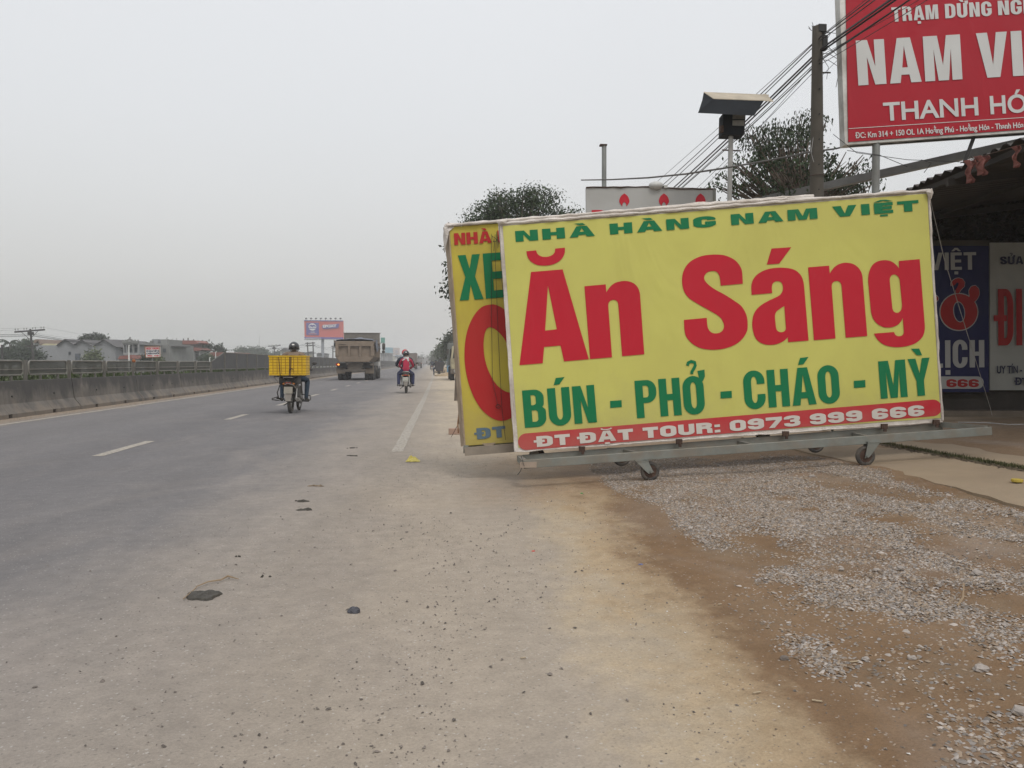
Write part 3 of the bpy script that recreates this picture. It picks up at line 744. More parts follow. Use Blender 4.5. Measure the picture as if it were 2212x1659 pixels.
        O = [(o, [h])]
    elif c == '7': O = [([(w * .16, 0), (w * .16 + s * 1.05, 0), (w, 1 - t * 1.0), (w, 1), (0, 1), (0, 1 - t), (w - s * 1.05, 1 - t)], [])]
    elif c == '3': ry2 = .22; O = [([(0, .68), (s, .68)] + _arc(s + ix, 1 - t * .85 - .06, ix, .06, 180, 90) + _arc(w - s - ix, 1 - t * .85 - .06, ix, .06, 90, 0) + _arc(w - s - ix, .52 + t * .38 + .05, ix, .05, 360, 270) + [(w * .38, .52 + t * .38), (w * .38, .52 - t * .38)] + _arc(w - s - ix, .52 - t * .38 - .05, ix, .05, 90, 0) + _arc(w - s - ix, t * .85 + .06, ix, .06, 360, 270) + _arc(s + ix, t * .85 + .06, ix, .06, 270, 180) + [(s, .33), (0, .33)] + _arc(rx, ry2 - .015, rx, ry2, 180, 270) + _arc(w - rx, ry2 - .015, rx, ry2, 270, 360) + [(w, .42), (w * .90, .52), (w * .98, .60)] + _arc(w - rx, 1.015 - ry2, rx, ry2, 0, 90) + _arc(rx, 1.015 - ry2, rx, ry2, 90, 180), [])]
    elif c == ':': w = s; O = [([(0, 0), (w, 0), (w, .24), (0, .24)], []), ([(0, .5), (w, .5), (w, .74), (0, .74)], [])]
    elif c == '-': w = W * .55; O = [([(0, .3), (w, .3), (w, .48), (0, .48)], [])]
    elif c == ' ': w = W * .48
    return w, O
_ACC = {'Ă': ('A', 'u'), 'À': ('A', 'g'), 'Á': ('A', 'a'), 'Ạ': ('A', '.'), 'Ặ': ('A', 'u.'), 'Đ': ('D', '-'), 'Ú': ('U', 'a'), 'Ừ': ('U', 'g+'), 'Ử': ('U', '?+'), 'Ở': ('O', '?+'), 'Ó': ('O', 'a'), 'Ỳ': ('Y', 'g'), 'Ệ': ('E', '^.'), 'Ỉ': ('I', '?'), 'Ị': ('I', '.'), 'Ư': ('U', '+')}
def _stroke(pts, w):
    a, b = [], []
    for i, p in enumerate(pts):
        q0, q1 = pts[max(i - 1, 0)], pts[min(i + 1, len(pts) - 1)]; dx, dy = q1[0] - q0[0], q1[1] - q0[1]; l = math.hypot(dx, dy) or 1
        a.append((p[0] - dy / l * w[0] / 2, p[1] + dx / l * w[1] / 2)); b.append((p[0] + dy / l * w[0] / 2, p[1] - dx / l * w[1] / 2))
    return a + b[::-1]
def accent(k, w, s, t):
    m = w / 2; z = max(s, .16) / .22
    if k == 'a': return [([(m - .11 * z, 1.075), (m + .045 * z, 1.085), (m + .20 * z, 1.27), (m - .04 * z, 1.26)], [])]
    if k == 'g': return [([(m + .11 * z, 1.075), (m - .045 * z, 1.085), (m - .20 * z, 1.27), (m + .04 * z, 1.26)], [])]
    if k == '^': return [([(m - .26 * z, 1.07), (m - .12 * z, 1.07), (m, 1.16), (m + .12 * z, 1.07), (m + .26 * z, 1.07), (m + .08 * z, 1.26), (m - .08 * z, 1.26)], [])]
    if k == 'u': return [(_stroke([(m + .2 * z * math.cos(R(a)), 1.24 + .13 * math.sin(R(a))) for a in range(180, 361, 20)], (.09 * z, .09)), [])]
    if k == '.': return [([(m - .1 * z, -.26), (m + .1 * z, -.26), (m + .1 * z, -.09), (m - .1 * z, -.09)], [])]
    if k == '?': return [(_stroke([(m - .11 * z, 1.30), (m - .09 * z, 1.37), (m, 1.405), (m + .10 * z, 1.37), (m + .11 * z, 1.29), (m + .06 * z, 1.21), (m, 1.13), (m - .01 * z, 1.07)], (.085 * z, .085)), [])]
    if k == '-': return [([(-.11 * z, .43), (s * 1.45, .43), (s * 1.45, .43 + t * .75), (-.11 * z, .43 + t * .75)], [])]
    if k == '+': return [([(w - s * .65, 1.14), (w + .06 * z, 1.16), (w + .06 * z, .98), (w + .0, .87), (w - s * .4, .82)], [])]
def txc(parent, st, L_, R_, cap, d, m, W=.6, s=.22, t=.165, gap=.075, lift=.010, name='letter', label=None):
    gl = []; x = 0; gi = 0
    for ch in st:
        base, ac = _ACC.get(ch, (ch, ''))
        w, O = G1(base, W, s, t); x_ = x + (.0 if base != 'I' else 0)
        for o_, h in O + [q for k in ac for q in accent(k, w, s, t)]: gl.append(([(a + x_, b) for a, b in o_], [[(a + x_, b) for a, b in hh] for hh in h], gi))
        gi += 1
        x += w + (gap if ch != ' ' else 0)
        if '+' in ac: x += .03
    tot = x - gap; bx, by = R_[0] - L_[0], R_[1] - L_[1]; ln = math.hypot(bx, by); up = (by / ln * cap, -bx / ln * cap)
    mbs = {}
    for k, (o_, h, g_) in enumerate(gl):
        lf = lift + .0006 * (k % 4)
        fill(mbs.setdefault(g_, MB()), o_, h, lambda X, Y: P(L_[0] + X / tot * bx + Y * up[0], L_[1] + X / tot * by + Y * up[1], d) - FWD * lf)
    for mb in mbs.values(): part(name, mb, m, parent, label, fixn=False)
def catmull(pts, k=5, corner=38):
    """smooth a traced loop, keeping corners sharper than `corner` degrees"""
    P_ = [Vector(p) for p in pts]; n = len(P_); out = []
    def is_c(i):
        a = (P_[i] - P_[i - 1]); b = (P_[(i + 1) % n] - P_[i]); return a.length < 1e-9 or b.length < 1e-9 or a.angle(b) > R(corner)
    cr = [is_c(i) for i in range(n)]
    for i in range(n):
        p1, p2 = P_[i], P_[(i + 1) % n]
        L1 = (p2 - p1).length
        t1 = (p2 - P_[i - 1]); t2 = (P_[(i + 2) % n] - p1)
        long1 = L1 > 3.2 * (p1 - P_[i - 1]).length; long2 = L1 > 3.2 * (P_[(i + 2) % n] - p2).length
        m1 = (p2 - p1) if cr[i] or long1 else t1.normalized() * L1
        m2 = (p2 - p1) if cr[(i + 1) % n] or long2 else t2.normalized() * L1
        kk = 1 if (cr[i] or long1) and (cr[(i + 1) % n] or long2) else k
        for j in range(kk):
            t = j / kk
            out.append(p1 * (2 * t ** 3 - 3 * t * t + 1) + m1 * (t ** 3 - 2 * t * t + t) + p2 * (-2 * t ** 3 + 3 * t * t) + m2 * (t ** 3 - t * t))
    return out
def traced(parent, loops, tf, d, m, lift=.006, name='letter', label=None, outline=0, mo=None):
    ls = [catmull([tf(*p) for p in l]) for l in loops]
    mb = MB(); fill(mb, ls[0], ls[1:], lambda x, y: P(x, y, d) - FWD * lift)
    return part(name, mb, m, parent, label, fixn=False)
def polyp(pts, d, lift=0.):
    return [P(u, v, d) - FWD * lift for u, v in pts]
def slab(mb, pts, d, th, lift=0., mi=0):       # flat plate: front outline in pixels at distance d, extruded backwards
    n = len(pts); a = polyp(pts, d, lift); b = [p + FWD * th for p in a]
    return mb.add(a + b, [tuple(range(n)), tuple(range(2 * n - 1, n - 1, -1))] + [(i, n + i, n + (i + 1) % n, (i + 1) % n) for i in range(n)], mi)
def pill(u0, v0, u1, v1, r, n=12):
    a0 = math.atan2(v1 - v0, u1 - u0); pts = []
    for k in range(n + 1): a = a0 + math.pi / 2 + math.pi * k / n; pts.append((u0 + r * math.cos(a), v0 + r * math.sin(a)))
    for k in range(n + 1): a = a0 - math.pi / 2 + math.pi * k / n; pts.append((u1 + r * math.cos(a), v1 + r * math.sin(a)))
    return pts
def ell(cu, cv, ru, rv, rot=0, n=40):
    c, s = math.cos(R(rot)), math.sin(R(rot))
    return [(cu + ru * math.cos(t) * c - rv * math.sin(t) * s, cv + ru * math.cos(t) * s + rv * math.sin(t) * c) for t in [2 * math.pi * k / n for k in range(n)]]

# printed vinyl: thin sun-bleached sheet with soft creases
def vinyl(name, col, dirt=(.25, .2, .1), da=.25, rough=.5, crease=.3, dust=False):
    m, nt, b, nd, ln = NT(name)
    tc = nd('ShaderNodeTexCoord')
    n1 = nd('ShaderNodeTexNoise', {'Scale': 1.1, 'Detail': 7, 'Roughness': .6, 'Distortion': .4}); ln(tc.outputs['Object'], n1.inputs[0])
    r1 = nd('ShaderNodeMapRange', {'From Min': .42, 'From Max': .75, 'To Min': 0, 'To Max': da}); ln(n1.outputs[0], r1.inputs[0])
    mx = nd('ShaderNodeMix', data_type='RGBA'); mx.inputs[6].default_value = (*col, 1); mx.inputs[7].default_value = (*dirt, 1); ln(r1.outputs[0], mx.inputs[0])
    n3 = nd('ShaderNodeTexNoise', {'Scale': 34., 'Detail': 5, 'Roughness': .7}); ln(tc.outputs['Object'], n3.inputs[0])
    r3 = nd('ShaderNodeMapRange', {'From Min': .70, 'From Max': .76, 'To Min': 0, 'To Max': .5}); ln(n3.outputs[0], r3.inputs[0])
    m2 = nd('ShaderNodeMix', data_type='RGBA'); ln(mx.outputs[2], m2.inputs[6]); m2.inputs[7].default_value = (.12, .09, .05, 1); ln(r3.outputs[0], m2.inputs[0])
    out = m2.outputs[2]
    if dust:
        ge = nd('ShaderNodeNewGeometry'); sz = nd('ShaderNodeSeparateXYZ'); ln(ge.outputs['Position'], sz.inputs[0])
        nn = nd('ShaderNodeTexNoise', {'Scale': 3.5, 'Detail': 8, 'Roughness': .7}); ln(ge.outputs['Position'], nn.inputs[0])
        ma = nd('ShaderNodeMath', operation='MULTIPLY_ADD'); ln(nn.outputs[0], ma.inputs[0]); ma.inputs[1].default_value = -1.1; ln(sz.outputs['Z'], ma.inputs[2])
        rz = nd('ShaderNodeMapRange', {'From Min': .45, 'From Max': -.25, 'To Min': 0., 'To Max': .32}); ln(ma.outputs[0], rz.inputs[0])
        m4 = nd('ShaderNodeMix', data_type='RGBA'); ln(out, m4.inputs[6]); m4.inputs[7].default_value = (.30, .24, .17, 1); ln(rz.outputs[0], m4.inputs[0]); out = m4.outputs[2]
    ln(out, b.inputs['Base Color']); b.inputs['Roughness'].default_value = rough; b.inputs['Specular IOR Level'].default_value = .2
    mp = nd('ShaderNodeMapping'); mp.inputs['Scale'].default_value = (1.3, 1.3, .5); mp.inputs['Rotation'].default_value = (0, .5, 0); ln(tc.outputs['Object'], mp.inputs[0])
    n2 = nd('ShaderNodeTexNoise', {'Scale': 1.2, 'Detail': 3, 'Distortion': .8}); ln(mp.outputs[0], n2.inputs[0])
    bp = nd('ShaderNodeBump', {'Strength': crease, 'Distance': .12}); ln(n2.outputs[0], bp.inputs['Height']); ln(bp.outputs[0], b.inputs['Normal'])
    return m
Y1 = vinyl('yellow_vinyl', (.54, .515, .13), (.44, .39, .11), .5, dust=True)
Y2 = vinyl('older_yellow_vinyl', (.50, .41, .06), (.32, .22, .06), .7, dust=True)
VR = vinyl('red_print', (.48, .014, .03), (.38, .025, .035), .3, dust=True)
VR2 = vinyl('red_print_orange', (.40, .022, .022), (.35, .05, .03), .3)
VG = vinyl('green_print', (.006, .16, .06), (.02, .13, .06), .25)
VW = vinyl('pale_print', (.58, .54, .49), (.43, .37, .31), .3)
VB = vinyl('blue_grey_print', (.10, .155, .20), (.2, .18, .12), .3)
M_cloth = mat('dirty_white_cloth', (.62, .57, .52), .85, var=.12, scale=6, bump=.2, dirt=(.33, .27, .21), dirt_amt=.6, dirt_scale=4)
M_tanc = mat('dusty_tan_cloth', (.37, .29, .21), .9, var=.15, scale=5, bump=.2, dirt=(.22, .15, .09), dirt_amt=.6, dirt_scale=3)
M_frame = mat('galvanised_steel', (.20, .21, .19), .55, .35, var=.12, scale=8, bump=.04, dirt=(.22, .16, .11), dirt_amt=.5, dirt_scale=5)
M_rustst = mat('rusty_steel', (.07, .042, .03), .85, .1, var=.4, scale=12, bump=.2)
M_rub = mat('dusty_rubber', (.045, .042, .04), .85, var=.3, scale=9, dirt=(.16, .13, .10), dirt_amt=.6, dirt_scale=8)
M_wire = mat('black_wire', (.02, .02, .02), .6, bump=0)
M_wirew = mat('pale_wire', (.35, .34, .33), .6, bump=0)

def rolled(mbx, pts, d, r, seed):
    rr = random.Random(seed); out = []; rad = []
    for (a, b) in zip(pts, pts[1:]):
        n = max(2, int(math.hypot(b[0] - a[0], b[1] - a[1]) / 14))
        for k in range(n):
            t = k / n; out.append(P(a[0] + (b[0] - a[0]) * t, a[1] + (b[1] - a[1]) * t + rr.uniform(-.9, .9), d) + FWD * rr.uniform(-.008, .008)); rad.append(r * rr.uniform(.7, 1.25))
    out.append(P(*pts[-1], d)); rad.append(r)
    mbx.tube(out, rad, 8)
    return mbx
def caster(root, u, v, d, r, up, label=None):
    """wheel centre at pixel (u, v); yoke plates rise to the rail point `up`"""
    c = P(u, v, d)
    mw = MB().torus((0, 0, 0), r * .78, r * .22, 'Y', 28, 8, 1.0)
    w = part('caster_wheel', MB().add([tuple(Vector(p) + c) for p in mw.v], mw.f), M_rub, root, label, sm=True)
    part('hub', MB().disc(c, r * .68, .03, (0, 1, 0), 24), M_rustst, w)
    part('axle_bolt', MB().disc(c - Vector((0, .045, 0)), r * .13, .02, (0, 1, 0), 6), M_frame, w)
    tp = P(up[0], up[1], d)
    mb = MB()
    for s_ in (-1, 1):
        o_ = Vector((0, .034 * s_, 0))
        a1, a2 = tp + Vector((-.075, 0, 0)) + o_, tp + Vector((.045, 0, 0)) + o_; b1, b2 = c + Vector((-.022, 0, -.02)) + o_, c + Vector((.026, 0, -.004)) + o_
        t_ = Vector((0, .004, 0))
        mb.hexa([b1 - t_, b2 - t_, b2 + t_, b1 + t_], [a1 - t_, a2 - t_, a2 + t_, a1 + t_])
    mb.box(tp + Vector((-.015, 0, .004)), (.13, .085, .012))
    part('yoke', mb, M_frame, root)

# front sign: wheeled banner stand
D1 = 8.03; DR = 7.65
root = thing('banner_stand', P(1500, 1000, 7.85), 'wide yellow wheeled sign reading Ăn Sáng in huge red letters, standing in front', 'sign')
quad = [(1078, 483), (2008, 412), (2037, 910), (1113, 975)]
def bil(s, t):          # s right, t down
    a = [quad[0][i] + (quad[1][i] - quad[0][i]) * s for i in (0, 1)]; b = [quad[3][i] + (quad[2][i] - quad[3][i]) * s for i in (0, 1)]
    return (a[0] + (b[0] - a[0]) * t, a[1] + (b[1] - a[1]) * t)
mb = MB(); slab(mb, [bil(0, 0), bil(1, 0), bil(1, 1), bil(0, 1)], D1, .05)
part('white_border', mb, M_cloth, root)
inn = [bil(.008, .012), bil(.9935, .012), bil(.9945, .985), bil(.008, .985)]
mb = MB(); slab(mb, inn, D1, .003, .005); part('banner', mb, Y1, root)
txc(root, 'NHÀ HÀNG NAM VIỆT', (1114.3, 523), (1984.5, 455.6), 23.4, D1, VG, 2.15, .80, .29, .42)
mb_pill = MB(); pp = pill(1137, 954, 2015, 881, 18); slab(mb_pill, pp, D1, .002, .008); part('red_bar', mb_pill, VR, root)
txc(root, 'ĐT ĐẶT TOUR: 0973 999 666', (1160, 965.5), (1996, 897.5), 23, D1, VW, 1.5, .52, .29, .18, .012)
for s_, a, b in (('BÚN', (1134, 924.4), (1289.4, 911.8)), ('PHỞ', (1376, 903.5), (1526, 892.3)), ('CHÁO', (1609, 884), (1815, 869.2)), ('MỲ', (1902, 861.5), (2013, 853))):
    txc(root, s_, a, b, 81, D1, VG)
for (cu, cv, w_, h_) in ((1330.2, 872.7, 25, 15), (1568, 852.5, 24.5, 15), (1856, 829.5, 25, 15.5)):
    t4 = -.075; pts = [(cu - w_ / 2, cv - h_ / 2 + .9), (cu + w_ / 2 - .3, cv - h_ / 2 - .9), (cu + w_ / 2 + .3, cv + h_ / 2 - .9), (cu - w_ / 2 + .4, cv + h_ / 2 + .9)]
    mb = MB(); mb.add(polyp(pts, D1, .010), [(0, 1, 2, 3)]); part('dash', mb, VG, root, fixn=False)
K = .17359
tA = lambda x, y: (1094.4 + K * x, 518.4 + K * y)
tB = lambda x, y: (1440 + K * x, 518.4 + K * y)
tC = lambda x, y: (1728 + K * x, 518.4 + K * y)
traced(root, [[(303, 400), (696, 367), (1022, 1484), (714, 1511), (670, 1314), (466, 1332), (449, 1534), (160, 1558)], [(514, 572), (624, 1112), (479, 1128)]], tA, D1, VR, .010)
traced(root, [[(245, 142), (367, 131), (378, 165), (400, 190), (440, 208), (485, 212), (530, 205), (575, 183), (598, 150), (604, 109), (725, 98), (722, 160), (700, 215), (655, 265), (595, 298), (530, 316), (460, 321), (390, 314), (330, 290), (285, 252), (258, 205)]], tA, D1, VR, .010)
traced(root, [[(967, 577), (1232, 553), (1240, 650), (1262, 615), (1300, 570), (1355, 533), (1415, 516), (1475, 511), (1535, 521), (1590, 548), (1632, 595), (1655, 660), (1662, 730), (1711, 1423), (1436, 1447), (1388, 810), (1378, 772), (1355, 751), (1328, 746), (1298, 753), (1272, 778), (1264, 825), (1310, 1460), (1037, 1483)]], tA, D1, VR, .010)
traced(root, [[(945, 545), (670, 570), (662, 490), (652, 445), (630, 408), (600, 390), (570, 387), (530, 394), (495, 412), (470, 445), (465, 480), (478, 512), (510, 550), (560, 590), (620, 628), (700, 670), (770, 712), (850, 765), (915, 812), (950, 855), (980, 910), (998, 970), (1005, 1050), (1000, 1120), (975, 1180), (930, 1240), (870, 1290), (800, 1325), (720, 1350), (640, 1363), (550, 1366), (470, 1357), (400, 1338), (330, 1300), (275, 1250), (240, 1200), (222, 1140), (212, 995), (497, 970), (502, 1040), (512, 1095), (535, 1135), (570, 1158), (610, 1163), (650, 1157), (690, 1130), (708, 1095), (710, 1060), (695, 1010), (665, 965), (620, 930), (560, 895), (500, 860), (430, 822), (360, 780), (290, 735), (245, 690), (215, 640), (197, 580), (190, 510), (195, 440), (212, 380), (245, 320), (300, 265), (370, 225), (450, 198), (540, 185), (630, 183), (710, 191), (780, 215), (850, 255), (900, 310), (930, 370), (940, 440)]], tB, D1, VR, .010)
traced(root, [[(1302, 108), (1548, 92), (1397, 296), (1243, 307)]], tB, D1, VR, .010)
traced(root, [[(1055, 684), (1310, 662), (1306, 590), (1312, 555), (1330, 530), (1355, 517), (1385, 516), (1415, 525), (1435, 550), (1443, 590), (1440, 630), (1420, 670), (1390, 697), (1330, 727), (1260, 760), (1190, 800), (1130, 850), (1090, 905), (1068, 975), (1062, 1060), (1075, 1145), (1100, 1215), (1140, 1262), (1190, 1290), (1250, 1305), (1310, 1305), (1370, 1295), (1430, 1270), (1470, 1245), (1503, 1210), (1509, 1272), (1762, 1252), (1709, 600), (1700, 530), (1680, 465), (1645, 415), (1600, 380), (1550, 360), (1490, 350), (1410, 346), (1320, 353), (1240, 370), (1170, 400), (1115, 440), (1075, 490), (1055, 545), (1050, 600)],
              [(1460, 822), (1480, 1080), (1477, 1115), (1460, 1137), (1435, 1147), (1405, 1146), (1375, 1130), (1360, 1100), (1353, 1050), (1345, 960), (1350, 920), (1365, 890), (1400, 862)]], tB, D1, VR, .010)
traced(root, [[(97, 342), (358, 321), (367, 418), (390, 380), (430, 335), (480, 303), (540, 286), (595, 286), (655, 300), (710, 335), (752, 390), (772, 450), (777, 500), (833, 1196), (565, 1217), (514, 585), (505, 545), (485, 520), (455, 512), (420, 520), (397, 545), (391, 590), (438, 1226), (170, 1248)]], tC, D1, VR, .010)
traced(root, [[(1225, 262), (1484, 240), (1548, 1060), (1545, 1130), (1525, 1195), (1485, 1245), (1430, 1285), (1370, 1310), (1290, 1328), (1200, 1335), (1110, 1325), (1040, 1303), (985, 1265), (945, 1220), (915, 1165), (1166, 1146), (1178, 1175), (1205, 1195), (1235, 1198), (1265, 1190), (1283, 1165), (1286, 1130), (1274, 970), (1255, 1010), (1225, 1045), (1185, 1070), (1130, 1088), (1075, 1090), (1020, 1080), (960, 1045), (915, 995), (890, 940), (877, 880), (845, 530), (845, 470), (855, 405), (880, 340), (920, 292), (970, 265), (1035, 253), (1100, 258), (1150, 278), (1195, 315), (1227, 355)],
              [(1165, 431), (1195, 440), (1222, 465), (1237, 510), (1262, 780), (1262, 840), (1248, 880), (1220, 905), (1190, 906), (1160, 890), (1145, 850), (1113, 520), (1115, 475), (1135, 442)]], tC, D1, VR, .010)
# cloth hem wrapped over the frame
mb = MB(); rolled(mb, [(1076, 484), (1300, 466), (1560, 446), (1800, 427), (2008, 411)], D1 - .01, .016, 3)
rolled(mb, [(1082, 477), (1300, 459), (1560, 439), (1700, 429)], D1 + .03, .014, 4)
part('rolled_hem', mb, M_cloth, root, sm=True)
mb = MB(); rolled(mb, [(1079, 486), (1089, 620), (1098, 760), (1113, 976)], D1 - .004, .011, 5); rolled(mb, [(2006, 414), (2016, 600), (2036, 908)], D1 - .004, .012, 6)
rolled(mb, [(1115, 976), (1500, 948), (2036, 911)], D1 - .004, .007, 8)
part('side_hem', mb, M_cloth, root, sm=True)
mb = MB(); mb.add(polyp([(1996, 415), (2010, 408), (2013, 418), (2008, 432), (2002, 426)], D1, .03) + [P(2003, 419, D1) - FWD * .055], [(0, 1, 5), (1, 2, 5), (2, 3, 5), (3, 4, 5), (4, 0, 5)])
mb.add(polyp([(1072, 480), (1086, 474), (1096, 477), (1092, 484), (1078, 486)], D1, .03) + [P(1084, 480, D1) - FWD * .05], [(0, 1, 5), (1, 2, 5), (2, 3, 5), (3, 4, 5), (4, 0, 5)])
part('corner_fold', mb, M_cloth, root)
# trolley frame
def railpt(u, v, d): return P(u, v, d)
mb = MB(); mb.beam(P(1131, 1003, DR), P(2140, 930.5, DR), .05, .080, UPV); part('front_rail', mb, M_frame, root, bevel=.004)
mb = MB(); mb.beam(P(1128, 991, 8.09), P(2034, 922, 8.09), .05, .075, UPV); part('rear_rail', mb, M_frame, root, bevel=.004)
mb = MB(); mb.beam(P(1133, 1001, DR), P(1122, 990, 8.09), .05, .06); part('end_bar', mb, M_frame, root)
part('end_plate', MB().box(P(1141, 1004, DR - .04), (.16, .012, .055)), mat('primer_patch', (.30, .24, .19), .8), root)
mb = MB(); mb.beam(P(2034, 917, 8.05), P(2131, 925, DR + .02), .04, .05); part('end_bar', mb, M_frame, root)
for uu, vv in ((1385, 980), (1632, 962), (1880, 944)):
    part('cross_bar', MB().beam(P(uu, vv + 2, DR + .02), P(uu - 36, vv - 6, 8.07), .035, .035), M_frame, root)
for uu, vv in ((1257, 971), (1467, 955), (1697, 938), (1910, 922), (2022, 913)):
    part('bracket', MB().box(P(uu, vv - 1, 8.0), (.06, .03, .05)).box(P(uu + 2, vv + 5, 7.99), (.025, .02, .05)), M_rustst, root)
caster(root, 1404, 1018, DR, .093, (1388, 996)); caster(root, 1869, 984.5, DR, .098, (1887, 955))
caster(root, 1343, 987, 8.12, .093, (1330, 970)); caster(root, 1762, 958.5, 8.12, .093, (1750, 940))
# frame behind the banner
mb = MB()
for s_ in (.02, .25, .5, .75, .98):
    a, b = bil(s_, .02), bil(s_, .98); mb.beam(P(*a, D1 + .07), P(*b, D1 + .07), .03, .03, FWD)
for t_ in (.03, .5, .97):
    a, b = bil(.01, t_), bil(.99, t_); mb.beam(P(*a, D1 + .072), P(*b, D1 + .072), .03, .03, FWD)
part('back_bar', mb, M_frame, root)
mb = MB()
for a, b in ((.25, .12), (.75, .12)):
    q = bil(a, .45); mb.tube([P(*q, D1 + .08), P(q[0] + 10, 960, 9.0)], .014, 6)
part('back_stay', mb, M_frame, root)
mb = MB(); mb.tube([P(1079, 488, D1 - .05), P(1083, 600, D1 - .05), P(1088, 640, D1 - .05)], .003, 4)
mb.tube([P(1126, 985, DR - .03), P(1130, 1000, DR - .06), P(1134, 1012, DR - .04), P(1128, 1008, DR), P(1124, 1018, DR - .02), P(1118, 1026, DR)], .003, 4)
part('tie_wire', mb, M_wire, root)

# second sign, behind
D2 = 8.34
root2 = thing('banner_stand', P(1300, 975, 8.3), 'yellow wheeled sign with a tan cloth side reading XE, half hidden behind the front one', 'sign')
q2 = [(968, 491), (1758, 431), (1790, 905), (1004, 963)]
mb = MB(); slab(mb, q2, D2, .02); part('banner', mb, Y2, root2)
# cloth side wrapping outwards over the frame
mb = MB(); rows = 14; rr = random.Random(4); vs = []; fs = []
for i in range(rows + 1):
    t = i / rows; f_ = (968 + 36 * t, 491 + 472 * t); b_ = (960 + 36 * t - (2 if i in (0, 1) else 0), 491 + 474 * t)
    w_ = rr.uniform(-1.2, 1.2)
    vs += [P(*f_, D2 - .01), P((f_[0] + b_[0]) / 2 + w_, (f_[1] + b_[1]) / 2, D2 + .1), P(b_[0] + w_ * .7, b_[1], D2 + .24)]
    if i: k = 3 * i; fs += [(k - 3, k - 2, k + 1, k), (k - 2, k - 1, k + 2, k + 1)]
mb.add(vs, fs); part('cloth_side', mb, M_tanc, root2, sm=True)
mb = MB(); slab(mb, [(968, 492), (971, 492), (1006, 962), (1003, 963)], D2, .004, .008); part('side_hem', mb, M_tanc, root2)
mb = MB(); rolled(mb, [(961, 490), (968, 484), (985, 487), (1010, 484), (1078, 478), (1300, 460), (1520, 441), (1690, 428), (1757, 424)], D2 + .02, .02, 9)
rolled(mb, [(966, 487), (1000, 484), (1100, 476), (1757, 427)], D2 - .02, .014, 10)
part('rolled_hem', mb, M_cloth, root2, sm=True)
mb = MB(); mb.add([P(959, 492, D2), P(972, 482, D2), P(986, 486, D2), P(970, 500, D2 - .02), P(966, 520, D2), P(960, 545, D2 + .05), P(957, 510, D2 + .05)], [(0, 1, 3), (1, 2, 3), (0, 3, 4), (0, 4, 6), (6, 4, 5)])
part('corner_fold', mb, M_cloth, root2)
part('corner_pin', MB().tube([P(969, 480, D2), P(974, 495, D2)], .004, 5), M_wire, root2)
txc(root2, 'NHÀ', (981.9, 529.8), (1062.5, 524.6), 25.5, D2, VR2, .95, .34, .21, .1, .008)
txc(root2, 'H', (1076, 523.6), (1100, 521.8), 25.5, D2, VR2, .95, .34, .21, .1, .008)
txc(root2, 'X', (993.2, 649.4), (1044.8, 646), 97.5, D2, VG, .47, .185, .17, .1, .008)
txc(root2, 'E', (1049.8, 645.3), (1091, 642.3), 97.5, D2, VG, .5, .19, .17, .1, .008)
ls = [catmull([(1125, 700), (1094, 672), (1075, 660), (1061, 657.7), (1040, 664), (1022, 685), (1009, 717), (1003.6, 756), (1006, 800), (1018, 845), (1037, 880), (1058, 900), (1080, 908.8), (1100, 905), (1125, 885), (1125, 845), (1105, 848), (1090, 844.6), (1072, 830), (1057, 805), (1048, 778), (1044.6, 745.6), (1047, 722), (1052, 710), (1059, 707), (1072, 713), (1088, 730), (1100, 752), (1125, 790)], 5, 60)]
mb = MB(); fill(mb, ls[0], [], lambda x, y: P(x, y, D2) - FWD * .008); part('letter', mb, VR2, root2, fixn=False)
txc(root2, 'ĐT', (1031, 949), (1093, 943.6), 24, D2, VB, 1.25, .46, .25, .15, .008)
mb = MB(); mb.beam(P(1004, 975.5, 8.25), P(1180, 961.5, 8.25), .05, .085, UPV); part('front_rail', mb, mat('dusty_steel', (.24, .205, .165), .75, .1, dirt=(.2, .15, .1)), root2)
mb = MB(); mb.beam(P(1010, 962, 8.6), P(1800, 900, 8.6), .05, .07, UPV); part('rear_rail', mb, M_frame, root2)
part('end_bar', MB().beam(P(1006, 972, 8.25), P(1012, 960, 8.6), .05, .07), M_frame, root2)
part('gusset', MB().add([P(1040, 958, 8.3), P(1072, 956, 8.3), P(1056, 968, 8.3), P(1040, 958, 8.32), P(1072, 956, 8.32), P(1056, 968, 8.32)], [(0, 1, 2), (5, 4, 3), (0, 3, 4, 1), (1, 4, 5, 2), (2, 5, 3, 0)]), M_tanc, root2)
mb = MB(); mb.tube([P(994, 870, D2 + .3), P(989, 915, D2 + .3), P(990, 935, D2 + .2)], .008, 6); part('twisted_strap', mb, mat('orange_brown_strap', (.30, .16, .08), .9), root2)
mb = MB()
for a in ([(1062, 505), (1061, 560), (1062, 700), (1064, 820), (1070, 850), (1076, 880)], [(1073, 500), (1070, 560), (1076, 720), (1084, 880), (1092, 950)]):
    mb.tube([P(u, v, D2 - .03) for u, v in a], .0028, 4)
mb.tube([P(1076 + 5 * math.cos(t), 878 + 4 * math.sin(t), D2 - .03) for t in [k * .8 for k in range(9)]], .0035, 4)
for k in range(7):
    mb.tube([P(1063 + rnd.uniform(-3, 14), 500 + rnd.uniform(0, 22), D2 - .035), P(1066 + rnd.uniform(-3, 12), 515 + rnd.uniform(0, 30), D2 - .035)], .003, 4)
part('tie_wire', mb, M_wire, root2)
caster(root2, 1160, 985, 8.3, .085, (1150, 968)); caster(root2, 1650, 951, 8.5, .085, (1640, 930))
